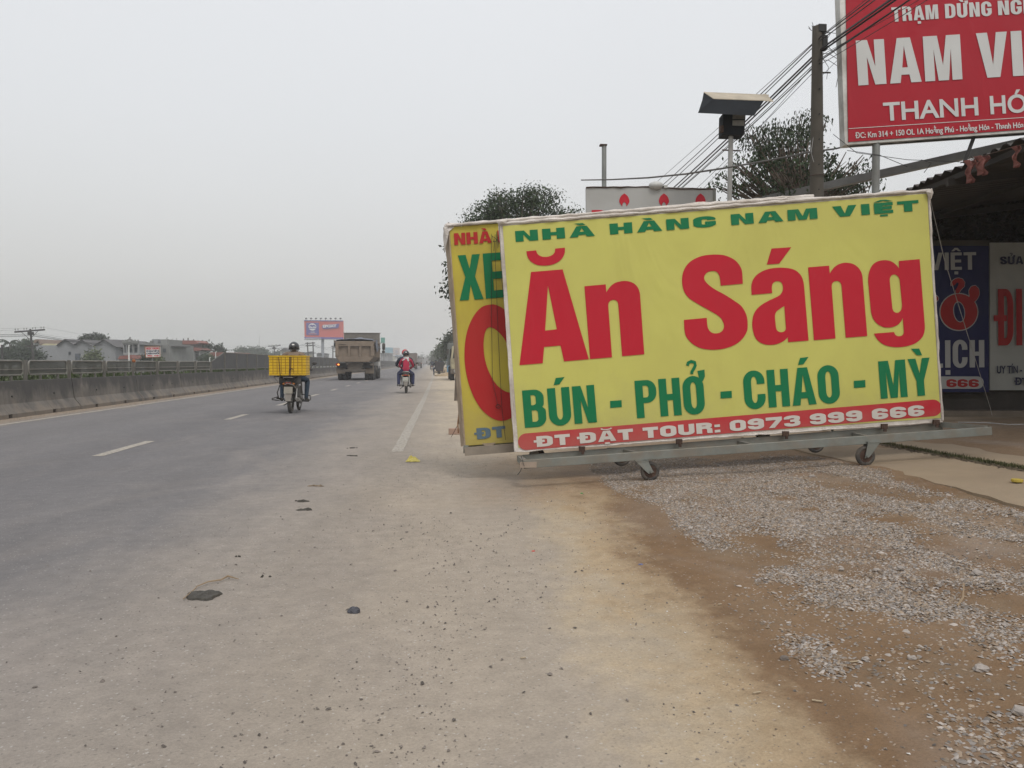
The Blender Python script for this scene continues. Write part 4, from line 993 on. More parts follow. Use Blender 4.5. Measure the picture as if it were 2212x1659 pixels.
# brick standing on the shoulder by the second sign, with a stay wire
c = G(982, 938)
solo('brick', MB().box((c.x, c.y, c.z + .05), (.2, .1, .1)), mat('dull_brick', (.33, .22, .17), .9, dirt=(.3, .25, .2)), 'dull brick on the ground at the left foot of the second sign', 'brick', bevel=.005)
solo('rope', MB().tube([P(992, 912, D2 + .25), G(975, 945) + Vector((0, 0, .01))], .004, 5), M_rustst, 'thin stay wire from the second sign down to the shoulder', 'wire')

# guy wire of the front sign
solo('guy_wire', MB().tube([P(2010, 433, D1), P(2040, 560, 8.6), P(2139, 880, 10.6), P(2143, 897, 10.7)], .004, 5), M_wirew, 'thin pale guy wire from the right corner of the front sign', 'wire')
solo('rope', MB().tube([P(2070, 912, 9.3), P(2130, 913, 9.3), P(2180, 917, 9.3), P(2260, 916, 9.2)], .007, 5), M_wirew, 'slack pale rope lying low on the yard slab', 'rope')

# ------------------------------------------------------------------ red sign on posts
DS = 12.0
RED = vinyl('red_board', (.37, .008, .020), (.29, .012, .02), .35); WT = vinyl('white_board_print', (.56, .55, .53), (.46, .45, .42), .3)
M_alu = mat('aluminium_edge', (.50, .49, .46), .5, .5, dirt=(.2, .16, .12), dirt_amt=.6, dirt_scale=3)
rs = thing('billboard', gbase(1887, 12.2), 'red roadside board with white letters NAM VI on grey posts', 'billboard')
qq = [(1805, -260), (2700, -310), (2700, 251), (1825, 313)]
mb = MB(); slab(mb, qq, DS, .18); part('box_frame', mb, M_alu, rs)
mb = MB(); slab(mb, [(1822, -252), (2690, -300), (2694, 246), (1832, 307)], DS, .01, .012); part('face', mb, RED, rs)
txc(rs, 'TRẠM', (1926, 48.5), (2026, 41.7), 31, DS, WT, .66, .25, .17, .1, .02); txc(rs, 'DỪNG', (2040.7, 41), (2141, 35.2), 31, DS, WT, .66, .25, .17, .1, .02); txc(rs, 'NGHỈ', (2154.8, 34.2), (2246, 29), 31, DS, WT, .66, .25, .17, .1, .02)
txc(rs, 'NAM', (1853, 185.8), (2077.5, 172.3), 97, DS, WT, .62, .235, .16, .08, .02)
txc(rs, 'VIỆT', (2112, 170), (2336, 157), 97, DS, WT, .62, .235, .16, .08, .02)
txt(rs, 'THANH', (1908, 262.4), (2112.5, 250), 39.5, DS, WT, .022, .018, .02)
txt(rs, 'HÓA', (2138.3, 248), (2256, 241), 39.5, DS, WT, .022, .018, .02)
mb = MB().add(polyp([(1832, 278), (2694, 223), (2694, 224.3), (1832, 279.3)], DS, .018), [(0, 1, 2, 3)]); part('line', mb, WT, rs, fixn=False)
txt(rs, 'ĐC: Km 314 + 150 QL 1A Hoằng Phú - Hoằng Hóa - Thanh Hóa **', (1846.7, 299.8), (2225, 275.5), 12.2, DS, WT, .03, .012, .02)
M_drk0 = mat('dark_brace', (.03, .028, .026), .8)
M_post = mat('grey_painted_steel', (.22, .23, .22), .55, .2, dirt=(.2, .17, .14), dirt_amt=.4)
for uu in (1887, 2480):
    b0 = gbase(uu, 12.15); t0 = P(uu, 303 if uu < 2000 else 260, 12.15); part('post', MB().tube([b0, (b0.x, b0.y, t0.z)], .055, 14), M_post, rs, sm=True)
mb = MB(); mb.beam(P(1835, 314, DS + .1), P(2700, 254, DS + .1), .05, .04); mb.beam(P(2106, 290, DS + .1), P(2083, 352, DS + .1), .04, .04); part('under_brace', mb, M_drk0, rs)
# ------------------------------------------------------------------ utility pole and cables
M_pole = mat('lichened_concrete', (.085, .075, .062), .9, var=.25, scale=4, bump=.15, dirt=(.075, .065, .05), dirt_amt=.8, dirt_scale=2, streak=.6)
DP = 12.4; pb = gbase(1761, DP); ptop = P(1755, 66, DP)
up_ = thing('utility_pole', pb, 'stout grey concrete utility pole beside the red board', 'utility pole', )
part('shaft', MB().tube([pb - Vector((0, 0, .1)), Vector((pb.x, pb.y, 3.2)), Vector((pb.x - .02, pb.y, ptop.z))], [.15, .112, .073], 16), M_pole, up_, sm=True)
mb = MB()
for k in range(14): zz = .8 + k * .38; mb.disc((pb.x - .02, pb.y - .1 + .003 * zz, zz), .012, .03, (0, 1, 0), 6)
part('bolt_hole', mb, M_dark, up_)
part('pole_cap', MB().box((pb.x + .03, pb.y, ptop.z - .04), (.13, .16, .12)).box((pb.x + .08, pb.y - .02, ptop.z - .25), (.08, .1, .22)), M_wire, up_, bevel=.01)
part('step_bar', MB().tube([P(1766, 157, DP), P(1794, 157, DP)], .012, 6), M_rustst, up_)
part('wire_band', MB().torus((pb.x, pb.y, P(0, 383, DP).z), .118, .006, 'Z', 20, 4), M_rustst, up_)
mb = MB()
for k in range(9):
    a = P(1757 + rnd.uniform(-8, 8), 66, DP); mb.tube([a, a + Vector((rnd.uniform(-.12, .12), rnd.uniform(-.05, .05), rnd.uniform(.03, .12)))], .004, 4)
for k in range(8):
    a = P(1766, 80 + k * 7, DP); c_ = a + Vector((rnd.uniform(.1, .35), -.1, rnd.uniform(-.3, .1))); e_ = c_ + Vector((rnd.uniform(-.3, .2), 0, rnd.uniform(-.5, .1)))
    mb.tube([a, (a + c_) / 2 + Vector((0, 0, .05)), c_, e_], .0045, 4)
part('loose_wire', mb, M_wire, up_)
part('drop_wire', MB().tube([P(1780, 90, DP - .1), P(1771, 200, DP - .12), P(1752, 330, DP - .15), P(1758, 350, DP - .15)], .004, 4), M_wirew, up_)
# next pole of the line, far down the verge
p2 = Vector((pb.x, 47.5, zg(pb.x, 47.5)))
up2 = dup(up_, p2, 'distant concrete utility pole of the same line, behind the yellow signs')
for i, (dx, z0, z1, sag, r_) in enumerate(((-.03, 6.12, 5.9, .55, .011), (-.01, 6.09, 5.9, .62, .010), (.02, 5.98, 5.85, .70, .018), (.04, 5.95, 5.83, .74, .018), (.0, 5.96, 5.82, .72, .014), (.05, 5.83, 5.8, .72, .012), (-.03, 5.80, 5.75, .82, .008), (.04, 5.76, 5.7, 1.15, .006), (-.02, 6.14, 5.9, .25, .006), (.06, 5.9, 5.4, 1.5, .005))):
    pts = []
    for k in range(21):
        t = k / 20; y = DP * .9946 - .5 + (47.5 - 11.8) * t; pts.append((pb.x + dx * (1 + 1.3 * math.sin(math.pi * t)), y, z0 + (z1 - z0) * t - sag * 4 * t * (1 - t)))
    pre = []
    for k in range(12, 0, -1):
        t = k / 12; y = pts[0][1] - 24 * t; pre.append((pb.x + dx - .12 * t, y, z0 + .0 * t - sag * .5 * 4 * t * (1 - t) + .1 * t))
    solo('power_cable', MB().tube(pre + pts, r_ * .8, 5), M_wire, ('thin black cable near the top of the bundle past the utility pole', 'second thin black cable below the top of the bundle', 'thickest black cable, upper of the two heavy ones', 'heavy black cable just under the thickest one', 'medium black cable between the heavy ones', 'black cable hanging right below the heavy pair', 'thin cable lowest at the utility pole but one', 'hair thin cable sagging deepest below the bundle', 'tautest hair thin cable above the whole bundle', 'thinnest cable diverging downwards from the bundle')[i], 'cable', 'overhead cables strung between the utility poles')
# service pipe from the gas sign to the pole
pts = [(1255, 389, 12.9), (1320, 388, 12.9), (1400, 384, 12.9), (1480, 376, 12.9), (1560, 364, 12.8), (1640, 350, 12.7), (1700, 339, 12.6), (1745, 329, 12.3), (1800, 322, 12.2), (1850, 312, 12.2)]
solo('service_cable', MB().tube([P(*p) for p in pts], [.009, .011, .013, .014, .015, .015, .015, .015, .013, .009], 6), mat('grey_conduit', (.10, .095, .09), .7), 'thick grey service cable curving from the white gas sign to the utility pole', 'cable')
mb = MB()
for a in ([(1790, 560 / 2.0, 12.2)], ):
    pass
for pts in ([(1800, 290, 11.9), (1850, 330, 11.9), (1960, 345, 11.8), (2080, 350, 11.5), (2120, 345, 11.3)], [(1830, 325, 11.9), (1900, 335, 11.9), (1960, 360, 11.8)], [(1990, 345, 11.8), (2012, 352, 11.8), (1996, 373, 11.8)], [(2085, 348, 11.5), (2098, 338, 11.5), (2110, 352, 11.5)]):
    solo('hanging_wire', MB().tube([P(*p) for p in pts], .005, 4), M_wire, 'thin loose wire drooping under the red board', 'wire', 'loose wires under the red board')
# long steel beam
solo('steel_beam', MB().beam(P(1560, 452, 15.6), P(2330, 281, 12.6), .12, .13), mat('beam_grey', (.20, .20, .195), .6, .2, dirt=(.15, .13, .12)), 'long grey square steel beam rising behind the utility pole', 'beam')

# lamp box with a bent tin roof on a white post
DL = 13.0
lb = thing('light_box_post', gbase(1578, DL), 'white post carrying a dark box under a bent tin roof', 'light box')
b0 = gbase(1577, DL)
part('post', MB().tube([b0, P(1576, 420, DL), P(1579, 285, DL)], .038, 12), mat('off_white_paint', (.34, .335, .32), .6, dirt=(.25, .22, .2), dirt_amt=.6), lb, sm=True)
M_dbox = mat('dark_painted_steel', (.016, .018, .021), .9, var=.2, spec=.15)
mb = MB(); slab(mb, [(1562, 244), (1611, 246), (1608, 291), (1561, 290)], DL - .1, .26); bx = part('box', mb, M_dbox, lb, bevel=.006)
mb = MB(); slab(mb, [(1583, 247), (1609, 247), (1607, 272), (1582, 271)], DL - .1, .012, .012); part('glass_pane', mb, mat('dusty_pane', (.30, .28, .25), .35, var=.25, scale=8), bx)
mb = MB(); slab(mb, [(1582, 258), (1609, 258), (1609, 260), (1582, 260)], DL - .1, .01, .02); part('glazing_bar', mb, M_dbox, bx)
part('hinge_box', MB().box(P(1558, 279, DL - .1), (.05, .08, .1)), M_rustst, lb)
f1 = [P(1508, 244, DL - .35), P(1629, 250, DL - .35), P(1650, 218, DL - .12), P(1541, 214, DL - .12)]
mb = MB(); mb.hexa(f1, [p + Vector((0, .01, .012)) for p in f1])
f1b = [P(1508, 244, DL - .35), P(1541, 214, DL - .12), P(1520, 200, DL + .3), P(1517, 216, DL + .1)]
part('roof_front', mb, M_dbox, lb)
mb = MB().add(f1b + [p + Vector((.008, 0, .006)) for p in f1b], [(0, 1, 2, 3), (7, 6, 5, 4), (0, 4, 5, 1), (1, 5, 6, 2), (2, 6, 7, 3), (3, 7, 4, 0)]); part('roof_flap', mb, M_dbox, lb)
f2 = [P(1541, 214, DL - .12), P(1650, 218, DL - .12), P(1661, 206, DL + .3), P(1520, 200, DL + .3)]
mb = MB(); mb.hexa(f2, [p + Vector((0, 0, .012)) for p in f2])
f3 = [P(1650, 218, DL - .12), P(1671, 220, DL - .1), P(1655, 204, DL + .3), P(1648, 204, DL + .3)]
mb.hexa(f3, [p + Vector((0, 0, .01)) for p in f3])
part('roof_sheet', mb, mat('tan_tin', (.43, .37, .28), .7, dirt=(.25, .2, .15)), lb)
part('clamp', MB().tube([P(1560, 324, DL), P(1600, 326, DL)], .012, 5), M_rustst, lb)

# gas sign
DG = 13.8
gs = thing('shop_sign', gbase(1400, DG), 'off white sign with red flames peeking above the yellow boards', 'sign')
M_gas = vinyl('off_white_vinyl', (.40, .395, .38), (.3, .29, .26), .5)
mb = MB(); slab(mb, [(1266, 404), (1405, 403), (1545, 407), (1547, 640), (1268, 640)], DG, .12); part('board', mb, M_gas, gs)
mb = MB(); rolled(mb, [(1266, 405), (1340, 404), (1405, 404), (1480, 408), (1545, 408)], DG - .01, .012, 12); part('edge_fold', mb, M_rustst, gs)
def flame(cu, cv, w, h, parent):
    pts = [(0, -1), (.28, -.62), (.42, -.15), (.45, .3), (.3, .75), (.18, 1), (.16, .62), (0, .3), (-.16, .62), (-.18, 1), (-.3, .75), (-.45, .3), (-.42, -.15), (-.28, -.62)]
    traced(parent, [[(x, y) for x, y in pts]], lambda x, y: (cu + x * w, cv + y * h / 2), DG, VR, .008, 'flame')
for cu, cv in ((1348.5, 432), (1434, 432), (1513, 432)): flame(cu, cv, 24, 28, gs)
txt(gs, 'BO', (1279, 494), (1358, 492), 40, DG, VR, .08, .05, .008)
mb = MB(); slab(mb, [(1540, 408), (1546, 409), (1547, 636), (1541, 636)], DG, .02, .02); part('corner_strip', mb, M_frame, gs)
part('post', MB().tube([gbase(1305, DG + .15), P(1305, 314, DG + .15)], .042, 10), M_post, gs, sm=True)
part('post_cap', MB().box(P(1303, 314, DG + .15), (.12, .1, .025)), M_rustst, gs)
solo('flood_lamp', MB().ball(P(1417, 401, DG), (.13, .1, .075), rot=None).box(P(1437, 404, DG), (.06, .08, .05)), mat('lamp_white', (.52, .52, .5), .4, dirt=(.3, .28, .25)), 'small off white lamp lying on top of the gas sign', 'lamp', sm=True)

# ------------------------------------------------------------------ roadside shed on the right
DW = 12.5
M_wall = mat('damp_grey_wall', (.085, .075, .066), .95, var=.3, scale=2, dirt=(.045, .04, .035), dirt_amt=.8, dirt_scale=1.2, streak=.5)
sh = thing('roadside_shed', gbase(2150, DW), 'dark roadside shed under a corrugated tin roof with faded wall banners', 'shed')
z0w = zg(gbase(2150, DW).x, DW)
def wall_px(u0, u1, v0, v1, d, th, m, name, parent=sh):
    mb = MB(); slab(mb, [(u0, v0), (u1, v0), (u1, v1), (u0, v1)], d, th); return part(name, mb, m, parent)
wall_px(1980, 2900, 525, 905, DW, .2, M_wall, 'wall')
wall_px(1990, 2143, 848, 862, DW, .12, mat('timber_ledge', (.16, .13, .10), .9), 'ledge')
wall_px(1990, 2138, 519, 531, DW - .05, .1, mat('timber_header', (.10, .085, .07), .9), 'header_beam')
wall_px(1985, 2900, 888, 905, DW - .5, .6, mat('plinth', (.20, .165, .13), .95), 'plinth')
# corrugated roof
M_drk = mat('dark_timber', (.035, .03, .026), .9, var=.3)  # near-black timber for purlins and rafters
M_tin = mat('weathered_tin', (.06, .056, .05), .8, .1, var=.25, dirt=(.05, .04, .035), dirt_amt=.6)
dR = [6.0 + i * .0625 for i in range(int((12.9 - 6.0) / .0625) + 1)]  # unseen near end of the roof, its length set to shade the banners
xe = 5.02; mb = MB(); vs = []; fs = []
def rp_(x, d, z): return Vector((CAM.x, CAM.y, 0)) + Vector((RGT.x, RGT.y, 0)) * x + Vector((math.sin(YAW), math.cos(YAW), 0)) * d + Vector((0, 0, z))
for i, d in enumerate(dR):
    w_ = .028 * math.sin(d * 2 * math.pi / .19); ze = 3.40 + .0 * d
    vs += [rp_(xe + .02 * math.sin(i * .3), d, ze + w_), rp_(12.5, d, ze + .9 + w_)]
    if i: fs.append((2 * i - 2, 2 * i - 1, 2 * i + 1, 2 * i))
mb.add(vs + [tuple(Vector(p) + Vector((0, 0, .006))) for p in vs], fs + [tuple(len(vs) + k for k in reversed(f)) for f in fs])
part('corrugated_roof', mb, M_tin, sh, fixn=False)
mb = MB()
for xx, zz in ((5.1, 3.33), (6.6, 3.5), (8.2, 3.70), (10, 3.92)): mb.beam(rp_(xx, 6.0, zz), rp_(xx, 12.8, zz), .06, .06)
part('purlin', mb, M_drk, sh)
mb = MB()
for dd in (6.2, 9.3, 12.4): mb.beam(rp_(5.0, dd, 3.27), rp_(12.5, dd, 4.17), .06, .08)
part('rafter', mb, M_drk, sh)
mb = MB()
for dd in (6.3, ): mb.tube([rp_(5.25, dd, .3), rp_(5.25, dd, 3.3)], .04, 8)
for dd in (6.3, 9.3, 12.4): mb.tube([rp_(12.3, dd, .3), rp_(12.3, dd, 4.1)], .05, 8)
part('roof_post', mb, M_rustst, sh)
# unseen enclosing wall on the far right, added to darken the shed, and a dark lining behind the netting
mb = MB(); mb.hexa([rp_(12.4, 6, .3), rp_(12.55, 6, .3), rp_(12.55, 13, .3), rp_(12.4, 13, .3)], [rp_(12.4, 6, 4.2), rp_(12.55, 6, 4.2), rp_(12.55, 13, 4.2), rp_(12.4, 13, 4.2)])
part('unseen_side_wall', mb, M_wall, sh)
M_thatch = leaf_mat('dry_thatch', (.035, .03, .022), .5, .9)
pts = []
rr = random.Random(8)
for i in range(15000):
    u = rr.uniform(1985, 2330); v = rr.uniform(405, 530); d = rr.uniform(12.6, 13.1)
    if mnoise.noise(Vector((u * .035, v * .06, 1.3))) > .36 and mnoise.noise(Vector((u * .25, v * .3, 4))) > -.15: continue
    pts.append(P(u, v, d))
leaf_mesh('dry_vine', pts, .15, M_thatch, 8, .5, .2, parent=sh, kind='stuff', label='dark dry creeper above the shed wall with light showing through')
# wall banners (each its own thing)
DBn = 12.36
blue = thing('banner', P(2070, 843, DBn), 'dark blue banner with VIỆT, a red Ở and ỊCH on the shed wall', 'banner')
NV = vinyl('navy_vinyl', (.015, .018, .085), (.02, .02, .05), .5); PG = vinyl('pale_grey_print', (.42, .42, .41), (.3, .3, .3), .3); DRd = vinyl('deep_red_print', (.36, .02, .02), (.2, .02, .02), .3)
mb = MB(); slab(mb, [(1985, 531), (2136, 531), (2136, 847), (1985, 847)], DBn, .02); part('sheet', mb, NV, blue)
txc(blue, 'VIỆT', (2005, 584), (2108, 582.5), 37.5, DBn, PG, .70, .22, .17, .1, .012)
def spx(parent, pts, m, lift, name='letter', holes=()):
    mb = MB(); fill(mb, [Vector(p) for p in pts], [[Vector(q) for q in h] for h in holes], lambda x, y: P(x, y, DBn) - FWD * lift); return part(name, mb, m, parent, fixn=False)
hook = [(2053, 612), (2060, 604), (2069, 601), (2078, 603), (2083, 610), (2082, 619), (2075, 626), (2070, 634), (2064, 634), (2063, 626), (2068, 618), (2070, 612), (2066, 610), (2061, 616), (2054, 618)]
horn = [(2093, 641), (2092, 628), (2097, 619), (2106, 617), (2113, 624), (2114, 636), (2108, 648), (2098, 656), (2090, 648)]
def grow(pts, a):
    cx_ = sum(p[0] for p in pts) / len(pts); cy_ = sum(p[1] for p in pts) / len(pts)
    return [(p[0] + (p[0] - cx_) / math.hypot(p[0] - cx_, p[1] - cy_) * a, p[1] + (p[1] - cy_) / math.hypot(p[0] - cx_, p[1] - cy_) * a) for p in pts]
for k_, (pts, hole) in enumerate(((ell(2070.4, 674, 41, 40), ell(2070.5, 674, 11, 21, -8)), (catmull(hook), None), (catmull(horn), None))):
    big = ell(2070.4, 674, 42.2, 41.2) if hole else grow(pts, 1.3)
    spx(blue, big, PG, .010 + .001 * k_, 'outline'); spx(blue, pts if not hole else ell(2070.4, 674, 40, 39), DRd, .014 + .001 * k_)
spx(blue, ell(2070.5, 674, 12.6, 22.6, -8), PG, .018, 'outline'); spx(blue, ell(2070.5, 674, 11, 21, -8), NV, .020, 'counter')
spx(blue, ell(2016, 645, 11.5, 9), PG, .010, 'outline'); spx(blue, ell(2016, 645, 10, 7.6), DRd, .014)
txc(blue, 'LỊCH', (2010, 794.5), (2125.6, 793.5), 59, DBn, PG, .55, .2, .15, .08, .012)
spx(blue, pill(1995, 826.5, 2111, 826.5, 13.3), PG, .010, 'pale_bar'); txc(blue, '666', (2043.4, 836.3), (2113.3, 836.3), 17, DBn, DRd, 1.2, .42, .26, .1, .014)
wh = thing('banner', P(2250, 843, DBn), 'pale grey banner with SỬA and a tall red ĐI on the shed wall', 'banner')
PW = vinyl('dull_white_vinyl', (.38, .385, .36), (.26, .255, .23), .6); NP = vinyl('navy_print', (.02, .022, .06), (.03, .03, .05), .2)
mb = MB(); slab(mb, [(2138, 524), (2520, 524), (2520, 843), (2138, 843)], DBn + .02, .02); part('sheet', mb, PW, wh)
txc(wh, 'SỬA', (2159.5, 571.5), (2209.5, 571), 17.2, DBn, NP, .85, .28, .2, .1, .012)
txc(wh, 'ĐI', (2155.5, 746.4), (2207.5, 746), 122, DBn, DRd, .28, .11, .14, .05, .012)
txt(wh, 'UY TÍN -', (2152.3, 806.8), (2207, 806.5), 16.7, DBn, NP, .03, .02, .012)
txt(wh, 'ĐT', (2190.4, 831.7), (2220, 831.5), 15.6, DBn, NP, .05, .03, .012)
# red rags hanging from a line under the eave
M_rag = mat('faded_red_rag', (.22, .085, .07), .9, var=.25, scale=7, bump=.2)
def rag(u0, v0, w, h, d, label):
    mb = MB(); rows = 7; vs = []; fs = []
    for i in range(rows + 1):
        t = i / rows; ww = w * (1 - .45 * t) * (1 + .15 * math.sin(i * 2.1)); cx_ = u0 + 4 * math.sin(i * 1.3)
        for s_ in (-.5, -.17, .17, .5): vs.append(P(cx_ + ww * s_, v0 + h * t, d) + FWD * .03 * math.sin(s_ * 9 + i))
        if i:
            for k in range(3): a = 4 * i + k; fs.append((a - 4, a - 3, a + 1, a))
    mb.add(vs, fs); o = part('rag', mb, M_rag, None, sm=True); m_ = o.modifiers.new('thick', 'SOLIDIFY'); m_.thickness = .006
    return setp(o, label, 'rag', 'faded red rags under the shed eave')
rag(2094, 346, 20, 50, 8.62, 'twisted faded red rag, leftmost of those under the tin eave')
rag(2120, 337, 28, 42, 8.42, 'short wide faded red rag, middle of those under the tin eave')
rag(2194, 316, 12, 46, 7.86, 'narrow faded red rag hanging nearest the right photo edge')
solo('clothes_line', MB().tube([P(2075, 352, 8.8), P(2094, 346, 8.62), P(2130, 335, 8.36), P(2212, 311, 7.75), P(2290, 288, 7.2)], .005, 5), M_rustst, 'thin line strung along the tin eave holding the red rags', 'line')
# ------------------------------------------------------------------ people
M_skin = mat('skin', (.30, .17, .11), .6, var=.08, bump=0)
def body(parent, joints, bones, mats_, name='body', sub=2):
    """one continuous skinned figure; every face takes the material of its nearest bone"""
    names = list(joints); idx = {n: i for i, n in enumerate(names)}
    me = bpy.data.meshes.new('sk'); me.from_pydata([joints[n][:3] for n in names], [(idx[a], idx[b]) for a, b, _ in bones], [])
    ob = bpy.data.objects.new('sk', me); COL.objects.link(ob)
    sk = ob.modifiers.new('s', 'SKIN'); sk.use_smooth_shade = True
    for i, n in enumerate(names):
        sv = me.skin_vertices[0].data[i]; r = joints[n][3]; sv.radius = r if isinstance(r, tuple) else (r, r); sv.use_root = (n == 'pelvis')
    sb = ob.modifiers.new('u', 'SUBSURF'); sb.levels = sub; sb.render_levels = sub
    bpy.context.view_layer.update()
    em = bpy.data.meshes.new_from_object(ob.evaluated_get(bpy.context.evaluated_depsgraph_get()))
    bpy.data.objects.remove(ob)
    for m in mats_: em.materials.append(m)
    segs = [(Vector(joints[a][:3]), Vector(joints[b][:3]), m, (joints[a][3][0] if isinstance(joints[a][3], tuple) else joints[a][3])) for a, b, m in bones]
    for p in em.polygons:
        c = p.center; best = 9
        for a, b, m, r in segs:
            ab = b - a; t = max(0, min(1, (c - a).dot(ab) / max(ab.dot(ab), 1e-6))); dd = (c - a - ab * t).length - r * .5
            if dd < best: best = dd; mi = m
        p.material_index = mi; p.use_smooth = True
    o = bpy.data.objects.new(name, em); COL.objects.link(o); o.parent = parent
    return o
def rider(label, jacket, trousers, helm, loc, y=0., lean=.12, width=1., head_turn=0., hands_on=True, knee=.23, foot=(.2, .12, .30), shoe=None, mark=None, scale=1., up=0.):
    root = thing('person', (0, 0, 0), label, 'person')
    J = {'pelvis': (0, y - .12, .86, (.15, .12)), 'waist': (0, y - .10, 1.0, (.135, .105)), 'chest': (0, y - .04 + lean * .4, 1.19 + up * .5, (.165 * width, .115)), 'neckb': (0, y + lean * .8 - .03, 1.35 + up, (.085, .07)), 'neck': (0, y + lean - .02, 1.42, .052), 'head': (0, y + lean + .01, 1.53, (.082, .095)), 'crown': (0, y + lean + .01, 1.62, .06)}
    B = [('pelvis', 'waist', 0), ('waist', 'chest', 0), ('chest', 'neckb', 0), ('neckb', 'neck', 2), ('neck', 'head', 2), ('head', 'crown', 2)]
    for s, n in ((-1, 'l'), (1, 'r')):
        sh = (s * .18 * width, y + lean * .7 - .02, 1.31 + up)
        J['sh' + n] = (*sh, .072 * width); J['el' + n] = (s * .285 * width, y + .18, 1.08, .05)
        hd = (s * .30, y + .46, 1.04) if hands_on else (s * .17, y + .22, .98)
        J['wr' + n] = (*hd, .032); J['pa' + n] = (hd[0], hd[1] + .07, hd[2] + .005, (.042, .02))
        J['hi' + n] = (s * .10, y - .06, .84, .10); J['kn' + n] = (s * knee, y + .30, .76, .072); J['an' + n] = (s * foot[0], y + foot[1], foot[2] + .05, .047)
        J['he' + n] = (s * foot[0], y + foot[1] - .02, foot[2] - .01, .042); J['to' + n] = (s * (foot[0] + .03), y + foot[1] + .17, foot[2] - .03, .036)
        B += [('neckb', 'sh' + n, 0), ('sh' + n, 'el' + n, 0), ('el' + n, 'wr' + n, 0), ('wr' + n, 'pa' + n, 2), ('pelvis', 'hi' + n, 1), ('hi' + n, 'kn' + n, 1), ('kn' + n, 'an' + n, 1), ('an' + n, 'he' + n, 3), ('he' + n, 'to' + n, 3)]
        for k, (dx, L_) in enumerate(((-.032, .060), (-.011, .075), (.011, .072), (.03, .055))):
            a = 'f%s%da' % (n, k); b = 'f%s%db' % (n, k)
            J[a] = (hd[0] + dx, hd[1] + .07 + L_ * .6, hd[2] + .005, .0095); J[b] = (hd[0] + dx, hd[1] + .075 + L_ * .7, hd[2] - .035, .0085)
            B += [('pa' + n, a, 2), (a, b, 2)]
        J['th' + n] = (hd[0] - s * .05, hd[1] + .07, hd[2] - .012, .0105); B.append(('wr' + n, 'th' + n, 2))
    body(root, J, B, [jacket, trousers, M_skin, shoe or M_rub])
    hy = y + lean + .01
    # ears, nose and mouth under the helmet
    hp = part('face', MB().ball((0, hy + .098, 1.52), (.012, .02, .022), 8, 6).ball((-.085, hy, 1.53), (.012, .02, .03), 8, 6).ball((.085, hy, 1.53), (.012, .02, .03), 8, 6), M_skin, root, sm=True)
    # helmet: shell open at the front
    vs = []; fs = []; n = 20; m = 9
    for j in range(m + 1):
        a = math.pi * .63 * j / m
        for k in range(n):
            b = 2 * math.pi * k / n; f_ = max(0, math.sin(b)); aa = a * (1 - .30 * f_)
            vs.append((.128 * math.sin(aa) * math.cos(b), hy - .005 + .148 * math.sin(aa) * math.sin(b), 1.57 + .135 * math.cos(aa)))
    for j in range(m):
        for k in range(n): fs.append((j * n + k, (j + 1) * n + k, (j + 1) * n + (k + 1) % n, j * n + (k + 1) % n))
    h = part('helmet', MB().add(vs, fs), helm, root, sm=True); sm_ = h.modifiers.new('t', 'SOLIDIFY'); sm_.thickness = .015
    part('helmet_rim', MB().tube([(.126 * math.cos(b), hy - .005 + .146 * math.sin(b), 1.515 + .05 * max(0, math.sin(b))) for b in [2 * math.pi * k / 20 for k in range(21)]], .008, 6), M_wire, h)
    if mark:
        mb = MB(); mb.add([(-.035, hy - .140, 1.62), (0, hy - .149, 1.61), (.035, hy - .140, 1.62), (.02, hy - .137, 1.645), (-.02, hy - .137, 1.645)], [(0, 1, 2, 3, 4)]); mo = part('helmet_decal', mb, mark, h); so = mo.modifiers.new('t', 'SOLIDIFY'); so.thickness = .004
    part('chin_strap', MB().tube([(-.11, hy - .01, 1.52), (-.06, hy + .05, 1.44), (.06, hy + .05, 1.44), (.11, hy - .01, 1.52)], .007, 5), M_wire, root)
    root.location = loc
    root.scale = (scale,) * 3
    return root
def jersey(name, c): return mat(name, c, .85, var=.12, scale=5, bump=.15, fine=25)
M_jean = jersey('blue_denim', (.018, .034, .055)); M_jean2 = jersey('navy_trousers', (.022, .028, .075)); M_tanj = jersey('tan_jacket', (.17, .125, .09)); M_red = jersey('crimson_jacket', (.36, .02, .055)); M_navy = jersey('dark_navy_jacket', (.022, .028, .045))
M_blackh = mat('glossy_black_helmet', (.018, .018, .02), .25, var=.05, bump=0, coat=.5); M_whitep = mat('white_enamel', (.62, .62, .60), .35, bump=0, var=.05); M_redh = mat('red_helmet', (.42, .03, .03), .3, bump=0, var=.05)
M_blk = mat('dusty_black_plastic', (.035, .033, .031), .6, var=.25, scale=8, dirt=(.13, .115, .095), dirt_amt=.6, dirt_scale=6)
M_met = mat('dull_engine_metal', (.20, .19, .175), .5, .6, var=.2, dirt=(.09, .08, .07)); M_chr = mat('worn_chrome', (.42, .41, .39), .3, .85, var=.1, dirt=(.15, .13, .1))
M_plate = mat('dusty_plate', (.30, .28, .235), .6, var=.1, scale=10, dirt=(.2, .17, .13)); M_plate2 = mat('white_plate', (.52, .51, .45), .5, var=.08, scale=10)
M_tail = mat('red_lens', (.32, .035, .02), .25, bump=0, var=.05); M_orng = mat('amber_lens', (.5, .17, .03), .25, bump=0, var=.05)
M_guard = mat('grey_mudflap', (.23, .21, .185), .8, var=.15, dirt=(.15, .12, .1))

